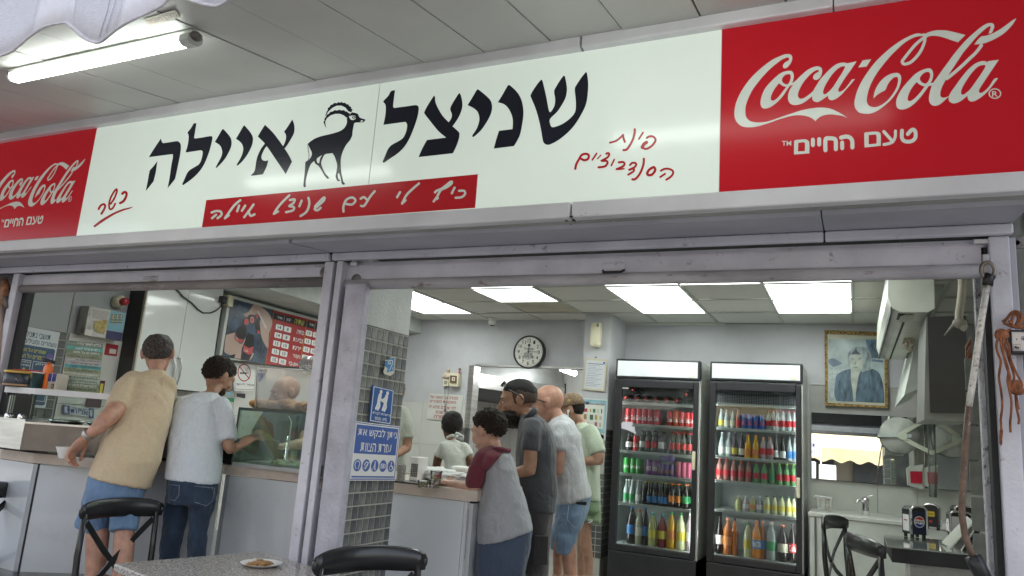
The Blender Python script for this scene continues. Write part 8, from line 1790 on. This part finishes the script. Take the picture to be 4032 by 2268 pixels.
def place(o, pxL, pxR, zr, s=1.0, kind=None):
    """set the chair so that the ends of its top rail fall on two points"""
    a, b = onZ(*pxL, zr), onZ(*pxR, zr); m_ = (a+b)/2; d_ = (b-a); 
    ang = math.atan2(d_.y, d_.x); L_ = Vector((d_.x, d_.y, 0)).length; k = L_/.45
    o.rotation_euler = (0, 0, ang); o.scale = (k, k, zr/.835) if s is None else (s, s, zr/.835)
    off = Matrix.Rotation(ang, 3, 'Z') @ Vector((0, .205*(s or k), 0)); o.location = (m_.x-off.x, m_.y-off.y, 0); return L_
place(ch0, L5((815, 810)), L5((1625, 775)), .86, None)
ch1 = dup(ch0, (0, 0, 0), 'black cross back chair cut off by the left edge of the view'); place(ch1, L5((-560, 700)), L5((190, 580)), .86, None)
ch2 = dup(ch0, (0, 0, 0), 'black cross back chair at the bottom edge, its back before the granite table'); place(ch2, L7((1120, 1345)), L7((2225, 1300)), .86, None)
for px_, rz, lb in (((.08, 5.65), 72, 'black cross back chair turned sideways, the farther of two at the sink counter'), ((.24, 4.6), 112, 'black cross back chair seen edge on, the nearer of two beside the glass table')):
    dup(ch0, (*px_, 0), lb, None, math.radians(rz), (1, 1, 1.08))
# ================================================================ granite table in front
gr = mat('granite_speckle', (.38,.35,.32), .25, var=0, coat=.3); 
def granite(m):
    t = m.node_tree; N = t.nodes; L = t.links; b = N['Principled BSDF']; tc = [n for n in N if n.type == 'TEX_COORD'][0]
    v = N.new('ShaderNodeTexNoise'); v.inputs['Scale'].default_value = 170; v.inputs['Detail'].default_value = 3; L.new(tc.outputs['Object'], v.inputs[0])
    r_ = N.new('ShaderNodeValToRGB'); L.new(v.outputs[0], r_.inputs[0]); e = r_.color_ramp.elements; e[0].position = .36; e[0].color = (.10,.085,.08,1); e[1].position = .46; e[1].color = (.36,.32,.29,1)
    e2_ = r_.color_ramp.elements.new(.60); e2_.color = (.46,.43,.40,1); e3 = r_.color_ramp.elements.new(.68); e3.color = (.72,.66,.62,1)
    L.new(r_.outputs[0], b.inputs['Base Color'])
granite(gr)
TZ = .75
tA, tB, tC = onZ(448, 2218, TZ), onZ(1021, 2170, TZ), onZ(1330, 2222, TZ)
tab = thing('granite_table', 'speckled granite topped table in the foreground with a paper plate on it', 'table', ((tA.x+tC.x)/2, (tA.y+tC.y)/2, 0))
uu = (tB-tA).normalized(); vv_ = Vector((uu.y, -uu.x, 0)); Wd = .75
if vv_.y > 0: vv_ = -vv_
c4 = [tA, tB, tB+vv_*Wd, tA+vv_*Wd]
mb = MB(); bmx = []
MBx = MB().slab([p-Vector((0,0,.032)) for p in c4], (0, 0, 1), .032).mesh('top')
bm = bmesh.new(); bm.from_mesh(MBx); bmesh.ops.bevel(bm, geom=bm.edges[:], offset=.007, segments=3, affect='EDGES', profile=.5); bm.to_mesh(MBx); bm.free()
link('table_top', MBx, gr, tab)
ce_ = (c4[0]+c4[2])/2
MB().box(ce_.x-.25, ce_.x+.25, ce_.y-.25, ce_.y+.25, TZ-.05, TZ-.034, .004).obj('under_frame', blackpl, tab)
MB().tube([Vector((ce_.x, ce_.y, .03)), Vector((ce_.x, ce_.y, TZ-.05))], .035, 14).obj('column', blackpl, tab); MB().lathe([(.24, 0), (.24, .012), (.05, .03)], (ce_.x, ce_.y, 0), 24).obj('foot', blackpl, tab)
pc = onZ(*L7((583, 1345)), TZ); pr_ = 205*.392*pxm(pc)
pl_ = thing('paper_plate', 'white paper plate on the granite table', 'plate', (pc.x, pc.y, TZ)); q = Vector((pc.x, pc.y, TZ+.001))
MB().lathe([(.001, .0), (pr_*.66, .0), (pr_*.74, .004), (pr_*.97, .012), (pr_, .0115), (pr_*.97, .010), (pr_*.72, .001)], q, 40, cap=False).obj('dish', mat('plate_paper', (.72,.70,.68), .7), pl_)
fr_ = mat('fried_food', (.42,.22,.07), .5, var=.3, vs=80, bump=.6, bs=120)
for k, (x, y, sx) in enumerate([(490,1335,.022), (540,1335,.024), (590,1325,.03), (640,1335,.026), (575,1305,.016), (610,1345,.02)]):
    p = onZ(*L7((x, y)), TZ+.012); tag(link('food_scrap', crumple((p.x, p.y, TZ+.014+.004*(k % 2)), (sx, .02, .008), 20+k, 3, .5), fr_), None)
    o = [q_ for q_ in COL.objects if q_.name.startswith('food_scrap')][-1]
    tag(o, 'golden fried scrap on the paper plate, %s from the left' % ORD[k] if k != 4 else 'small golden scrap standing highest on the paper plate', 'food', 'fried scraps on the paper plate')
cr_ = mat('crumb', (.6,.55,.45), .8)
for k, (x, y) in enumerate([(515,1280), (130,1320), (1020,1358), (295,1390)]):
    p = onZ(*L7((x, y)), TZ); tag(MB().ball((p.x, p.y, TZ+.003), (.005, .004, .003), 8, 5).obj('crumb', cr_), 'tiny pale crumb on the granite table, %s' % ('just behind the plate', 'near the left corner', 'right of the plate', 'left of the plate by the front edge')[k], 'crumb', 'crumbs on the granite table')

# ================================================================ glass table with napkin holders (right)
GZ = .93
g0, g1, g2 = onZ(*K16((55, 985)), GZ), onZ(*K16((1300, 1105)), GZ), onZ(*K16((0, 800)), GZ)
gt = thing('glass_table', 'glass topped table with a black rim carrying napkin holders at the lower right', 'table', ((g0.x+g1.x)/2, g0.y+.3, 0))
gx1 = RN-.03; u_ = (g1-g0).normalized(); gA, gB = g0, g0+u_*((gx1-g0.x)/u_.x); back_ = Vector((0, .62, 0)); gd = Vector((g2.x-g0.x, g2.y-g0.y, 0)).normalized()*.65
MB().slab([p-Vector((0,0,.075)) for p in (gA+Vector((.02,0,0)), gB, gB+gd, gA+gd)], (0, 0, 1), .067).obj('black_rim', mat('rim_black', (.022,.022,.026), .5, var=.2, bump=.2), gt)
MB().slab([p-Vector((0,0,.006)) for p in (gA+Vector((-.0,0,0)), gB, gB+gd, gA+gd)], (0, 0, 1), .006).obj('glass_top', mat('glass_top', (.30,.34,.31), .06, coat=1, spec=.8, var=.05), gt)
pn2 = mat('pebbled_panel', (.50,.50,.50), .4, bump=1, bs=120)
z9 = GZ-.078
pL = onZ(*K16((350, 1240)), z9)
MB().box(pL.x+.02, gx1, pL.y+.03, pL.y+.05, 0, z9).obj('pebbled_panel', pn2, gt); MB().box(pL.x-.002, pL.x+.018, pL.y+.025, pL.y+.055, 0, z9, .003).obj('panel_post', whitepl, gt)
def nholder(bx_, by_, w, h, yaw, label, front, logo=None):
    b_ = onZ(*K16((bx_, by_)), GZ); s_ = .25397*pxm(b_); w, h = w*s_, h*s_
    t = thing('napkin_holder', label, 'napkin holder', (0, 0, 0), 'napkin holders on the glass table'); D = w*.95
    def ob(n, mb, mt_): o = link(n, mb.mesh(n), mt_, None); o.parent = t; return o
    mb = MB(); prof = [(-w/2, .02), (-w/2, h-.02), (-w/2+.015, h-.004), (0, h), (w/2-.015, h-.004), (w/2, h-.02), (w/2, .02)]; k = len(prof)
    mb.add([Vector((x, y, z)) for y in (-D/2, D/2) for x, z in prof], [list(range(k))[::-1], list(range(k, 2*k))]+[(i, (i+1) % k, k+(i+1) % k, k+i) for i in range(k)]); ob('body', mb, blackpl)
    for sx in (-1, 1):
        ob('chrome_edge', MB().box(sx*w/2-.006, sx*w/2+.006, -D/2-.004, -D/2+.008, .02, h-.015, .002), chrome)
    ob('chrome_arch', MB().tube([(-w/2, -D/2-.001, h-.02), (-w/2+.015, -D/2-.001, h-.003), (0, -D/2-.001, h+.002), (w/2-.015, -D/2-.001, h-.003), (w/2, -D/2-.001, h-.02)], .006, 8), chrome)
    ob('front_face', MB().box(-w/2+.008, w/2-.008, -D/2-.003, -D/2-.0005, .025, h-.03), front)
    ob('napkin_face', MB().box(-w/2-.004, -w/2-.0005, -D/2+.015, D/2-.015, .035, h-.05), flat('napkin', (.62,.60,.61), .8))
    fnn = lambda p: Vector((-w/2-.004, D/2-.015-p[0]*(D-.03), h-.05-p[1]*(h-.085)))
    a = Art(fnn, (-1, 0, 0), .001); a.rect(.25, .30, .75, .38); ob('red_mark', a.mb, flat('notice_red', (.35,.03,.03)))
    for sx in (-1, 1):
        for sy in (-1, 1): ob('foot', MB().box(sx*(w/2-.012)-.007, sx*(w/2-.012)+.007, sy*(D/2-.012)-.007, sy*(D/2-.012)+.007, 0, .02), blackpl)
    if logo == 'pepsi':
        a = lambda l: Art(lambda p: Vector((p[0]*w, -D/2-.003, h*.52-p[1]*w)), (0, -1, 0), l)
        q_ = a(.001); q_.ell(0, 0, .34, .34); ob('logo_white', q_.mb, WHT)
        top = [(.30*math.cos(t_), -.30*math.sin(t_)) for t_ in [math.radians(x) for x in range(22, 159, 8)]]
        q_ = a(.0016); q_.poly([top+[(-.28, -.11), (-.1, -.15), (.12, -.10), (.28, -.12)]], False); ob('logo_red', q_.mb, flat('logo_red', (.5,.03,.03)))
        bot = [(.30*math.cos(t_), .30*math.sin(t_)) for t_ in [math.radians(x) for x in range(22, 159, 8)]]
        q_ = a(.0016); q_.poly([bot+[(-.28, .11), (-.12, .10), (.1, .15), (.28, .11)]], False); ob('logo_blue', q_.mb, flat('logo_blue', (.03,.05,.35)))
        q_ = a(.002); q_.text('PEPSI', -.28, -.07, .28, .075); ob('logo_lettering', q_.mb, BLK)
    if logo == 'yellow':
        q_ = Art(lambda p: Vector((p[0]*w, -D/2-.003, h*.5-p[1]*w)), (0, -1, 0), .001); rrect(q_, -.38, -.42, .22, -.05, .06); ob('yellow_tag', q_.mb, flat('tag_yellow', (.62,.46,.03)))
        q_ = Art(lambda p: Vector((p[0]*w, -D/2-.003, h*.5-p[1]*w)), (0, -1, 0), .0016); q_.text('pipes', -.3, -.30, .15, -.14); ob('tag_lettering', q_.mb, BLK)
        q_ = Art(lambda p: Vector((p[0]*w, -D/2-.003, h*.5-p[1]*w)), (0, -1, 0), .001); q_.ell(-.05, .3, .1, .1); ob('red_dot', q_.mb, flat('logo_red', (.5,.03,.03)))
    t.location = (b_.x, b_.y, GZ); t.rotation_euler = (0, 0, yaw); return t
navy_f = flat('holder_navy', (.012,.016,.05), .3)
nholder(480, 850, 250, 470, math.radians(28), 'napkin holder with a round red white and blue logo, front left of the glass table', navy_f, 'pepsi')
nholder(760, 730, 210, 380, math.radians(-12), 'napkin holder with a yellow tag standing behind the logo one', blackpl, 'yellow')
nholder(1180, 860, 300, 400, math.radians(5), 'napkin holder half hidden by the leaning menu folder on the glass table', flat('napkin', (.62,.60,.61)))
nholder(1220, 640, 260, 270, math.radians(10), 'rearmost napkin holder beside the right wall', blackpl)
mf = thing('menu_folder', 'pale menu folder leaning diagonally against the right wall on the glass table', 'menu', onZ(*K16((1040, 1010)), GZ))
w0 = onZ(*K16((1040, 1025)), GZ+.004); w1 = onZ(*K16((900, 945)), GZ+.004); Yw = w0.y
w2 = onY(*K16((1390, 640)), Yw+.05); w3 = onY(*K16((1290, 545)), w1.y+.05)
MB().slab([w0, w2, w3, w1], (0, .3, .9), .010).obj('cover', mat('folder_pale', (.50,.52,.46), .3, coat=.4), mf)
for k in range(4): 
    o_ = Vector((.012+.010*k, .0, -.016-.012*k)); MB().slab([w0+o_+Vector((.03,0,0)), w2+o_, w3+o_, w1+o_+Vector((.03,0,0))], (0, .3, .9), .006).obj('page', blackpl if k % 2 else whitepl, mf)

# ================================================================ right jamb: pole, hook, rope, key switch
pY = SHY-.10
pk_ = lambda x, y: onY(x, y, pY)
pole = thing('awning_crank_pole', 'speckled white and brown crank pole hanging along the right jamb with a black grip', 'pole', pk_(3850, 1700))
pts = [(3888,1120),(3868,1240),(3848,1380),(3828,1520),(3815,1600)]
pts2 = [(3815,1600),(3802,1740),(3796,1860),(3788,1960),(3788,2030),(3800,2110),(3822,2170),(3838,2205)]
spk = mat('pole_speckle_white', (.58,.56,.52), .5, var=.1, vs=40, dirt=1, dcol=(.16,.10,.06), ds=70, dth=.53); spk2 = mat('pole_speckle_brown', (.13,.08,.055), .5, var=.2, vs=40, dirt=1, dcol=(.50,.45,.40), ds=60, dth=.62)
MB().tube([pk_(*p) for p in pts], .0095, 12).obj('upper_rod', spk, pole); MB().tube([pk_(*p) for p in pts2], .0094, 12).obj('lower_rod', spk2, pole)
MB().tube([pk_(3830, 2190), pk_(3850, 2230), pk_(3885, 2300)], [.022, .023, .022], 14).obj('grip', blackpl, pole)
MB().tube([pk_(3888, 1125), pk_(3890, 1100), pk_(3900, 1082)], .016, 10).obj('black_tape', blackpl, pole)
hkk = thing('hook_ring', 'worn metal shackle linking the shutter corner and the crank pole', 'hook', pk_(3890, 1070)); stl = mat('worn_steel', (.25,.22,.19), .4, .8, var=.2)
cc = pk_(3888, 1066); MB().tube([cc+Vector((math.cos(a_)*.018, -.004, math.sin(a_)*.026)) for a_ in [math.radians(x) for x in range(-60, 250, 20)]], .006, 8).obj('ring', stl, hkk)
MB().box(cc.x-.010, cc.x+.008, cc.y+.006, cc.y+.016, cc.z-.02, cc.z+.055, .003).obj('bracket', rustm, hkk)
kx = SHY-.055; kk_ = lambda x, y: onY(x, y, kx)
ks_ = thing('key_switch', 'black framed steel key switch box at the right edge with an arrow and a logo', 'switch', kk_(4010, 1345))
a_, b_ = kk_(*K17((1085, 285))), kk_(*K17((1090, 560))); xr_ = a_.x+.11
MB().box(a_.x, xr_, kx, kx+.03, b_.z, a_.z, .004).obj('housing', blackpl, ks_)
pl0, pl1 = kk_(*K17((1103, 305))), kk_(*K17((1105, 530)))
MB().box(pl0.x, xr_-.008, kx-.004, kx-.0005, pl1.z, pl0.z, .003).obj('face_plate', mat('plate_steel', (.50,.50,.53), .3, .6), ks_)
a = Art(lambda p: kk_(*K17(p))+Vector((0, -.004, 0)), (0, -1, 0), .001)
a.poly([[(1155,390),(1175,388),(1166,410)]], False); a.poly([[(1128,455),(1205,450),(1208,512),(1130,516)], [(1131,459),(1202,454),(1205,508),(1133,512)]], False); a.poly([[(1138,478),(1160,468),(1170,490),(1180,470),(1195,500),(1170,505),(1150,500),(1140,505)]], False).ell(1240, 385, 26, 24, .75).ell(1243, 388, 12, 12); a.obj('markings', BLK, ks_)
rp = thing('rope_bundle', 'frayed orange brown rope knotted round the key switch and hanging down', 'rope', kk_(3960, 1500)); rm = mat('rope_orange', (.30,.11,.05), .9, var=.3, vs=60, bump=1, bs=220, stretch=(1, 1, .4))
R_ = lambda L_, yy=0: [kk_(*K17(p))+Vector((0, -.012-yy, 0)) for p in L_]
loops = [[(1000,205),(1050,165),(1090,110),(1140,85),(1190,100),(1215,150),(1200,210),(1160,245),(1200,255),(1260,255)], [(1005,215),(1060,240),(1110,260),(1160,250),(1230,260)], [(1060,190),(1100,230),(1130,265),(1190,270),(1255,262)], [(1100,240),(1110,160),(1140,115),(1170,120),(1180,180),(1150,240)],
 [(1090,290),(1030,310),(970,350),(935,420),(925,490),(945,570),(975,640),(965,740),(955,840),(975,960),(990,1080),(990,1200),(975,1320),(985,1450)], [(1060,300),(1000,350),(975,420),(985,500),(1000,560),(1030,650),(1060,760),(1050,880),(1075,1000),(1095,1110),(1090,1240),(1080,1350),(1085,1460)],
 [(1040,310),(1010,360),(1020,450),(1050,540),(1075,640),(1110,740),(1130,820),(1125,900),(1145,960),(1150,1050),(1160,1180),(1185,1300),(1180,1365)], [(1020,330),(1010,420),(1050,440),(1075,500),(1080,600),(1115,700),(1160,800),(1205,880),(1215,930),(1190,985)], [(1010,380),(1000,480),(1010,600),(1040,720),(1080,830),(1070,930),(1110,990),(1160,1000)],
 [(1150,1000),(1165,1100),(1180,1200)]]
for k, L_ in enumerate(loops):
    P, _ = open_smooth(L_, 3); MB().tube(R_([(p.x, p.y) for p in P], .004*(k % 3)), .0034 if k > 3 else .0048, 7).obj('strand', rm, rp)
MB().ball(R_([(1145, 940)])[0], (.018, .014, .022), 10, 8).obj('knot', rm, rp); MB().ball(R_([(1165, 985)])[0], (.02, .014, .014), 10, 8).obj('knot', rm, rp); MB().ball(R_([(990, 350)])[0], (.02, .014, .02), 10, 8).obj('knot', rm, rp)
for k in range(7): x = 975+random.uniform(-14, 14); MB().tube(R_([(x+8, 1430), (x, 1490+k*6), (x+random.uniform(-14, 14), 1560+k*9)]), [.003, .0022, .001], 5).obj('frayed_fibre', rm, rp)
jb = thing('bolt_plate', 'grimy bolted plate on the dark wall right of the jamb', 'bolt', onY(4003, 957, SHY+.03)); q = wpos(jb); MB().box(q.x-.02, q.x+.02, q.y-.006, q.y, q.z-.02, q.z+.02, .002).obj('plate', grimy, jb); MB().lathe([(.008, -.012), (.008, 0)], q-Vector((0, .006, 0)), 10, 'y').obj('bolt', grimy, jb)

# ================================================================ the street behind, seen in mirror and glass
road = MB().box(-40, 40, -13, -3.2, 0, .004).obj('road', mat('asphalt', (.07,.07,.072), .9, var=.15, bump=.3)); tag(road, kind='structure')
ob_ = thing('opposite_building', 'pale building across the street seen only in reflections', 'building', (0, -16, 0))
box('wall', flat('opp_wall', (.50,.46,.40), .8), -22, 22, -18, -14, 0, 7.5, ob_)
for k in range(11): MB().box(-20+k*4-.8, -20+k*4+.8, -13.99, -13.9, 3.6, 5.2).obj('window', mat('opp_window', (.08,.09,.11), .1), ob_)
for k in range(8): MB().box(-20+k*5, -20+k*5+4.4, -13.985, -13.9, 0.1, 2.6).obj('shop_window', mat('opp_shop', (.12,.13,.14), .15), ob_)
ya_ = thing('yellow_awning', 'sunlit yellow scalloped awning across the street seen in the mirror', 'awning', (-1, -11.5, 2.2)); ym_ = mat('awning_yellow', (.60,.48,.28), .8, var=.08, vs=3)
MB().hexa([(-4, -11.2, 2.75), (3, -11.2, 2.75), (3, -14, 3.6), (-4, -14, 3.6), (-4, -11.2, 2.77), (3, -11.2, 2.77), (3, -14, 3.62), (-4, -14, 3.62)]).obj('roof', ym_, ya_)
mb = MB(); x = -4.; vs = []
while x < 3: 
    z0, z1 = 2.38-.05*math.cos((x+4)*12), 2.38-.05*math.cos((x+4.05)*12); mb.add([(x, -11.2, z0), (x+.05, -11.2, z1), (x+.05, -11.2, 2.75), (x, -11.2, 2.75)], [(0, 1, 2, 3)]); x += .05
mb.obj('valance', ym_, ya_)
for k, (x, z) in enumerate(((-.95, 1.93), (-.52, 1.88))):
    c_ = thing('utility_cabinet', ('white utility cabinet with yellow stickers on the far pavement' if not k else 'plain white utility cabinet without stickers on the far pavement'), 'cabinet', (x, -4.2, 0)); MB().box(x-.19, x+.17, -4.5, -4.2, 0, z, .02).obj('body', whitepl, c_)
    if k == 0: MB().box(x-.14, x+.08, -4.199, -4.195, z-.16, z-.05).obj('sticker', mat('stick_orange', (.8,.45,.02), .5), c_); MB().box(x-.14, x+.08, -4.199, -4.195, z-.34, z-.22).obj('sticker', M['stick_orange'], c_)
bn_ = thing('street_banner', 'white banner with dark lettering on a frame across the pavement seen in the mirror', 'banner', (-1.3, -5.2, 2.2)); MB().box(-1.55, -.75, -5.22, -5.2, 2.1, 2.45).obj('sheet', WHT, bn_)
a = Art(lambda p: Vector((-.75-p[0]*.8, -5.199, 2.45-p[1]*.35)), (0, 1, 0), .001); a.text('סכנה זהירות', .1, .1, .9, .4).text('Danger! Danger!', .1, .55, .9, .8); a.obj('lettering', DBL, bn_)
for x in (-1.6, -.7): MB().tube([(x, -5.25, 0), (x, -5.25, 2.6)], .02, 8).obj('post', steel, bn_)
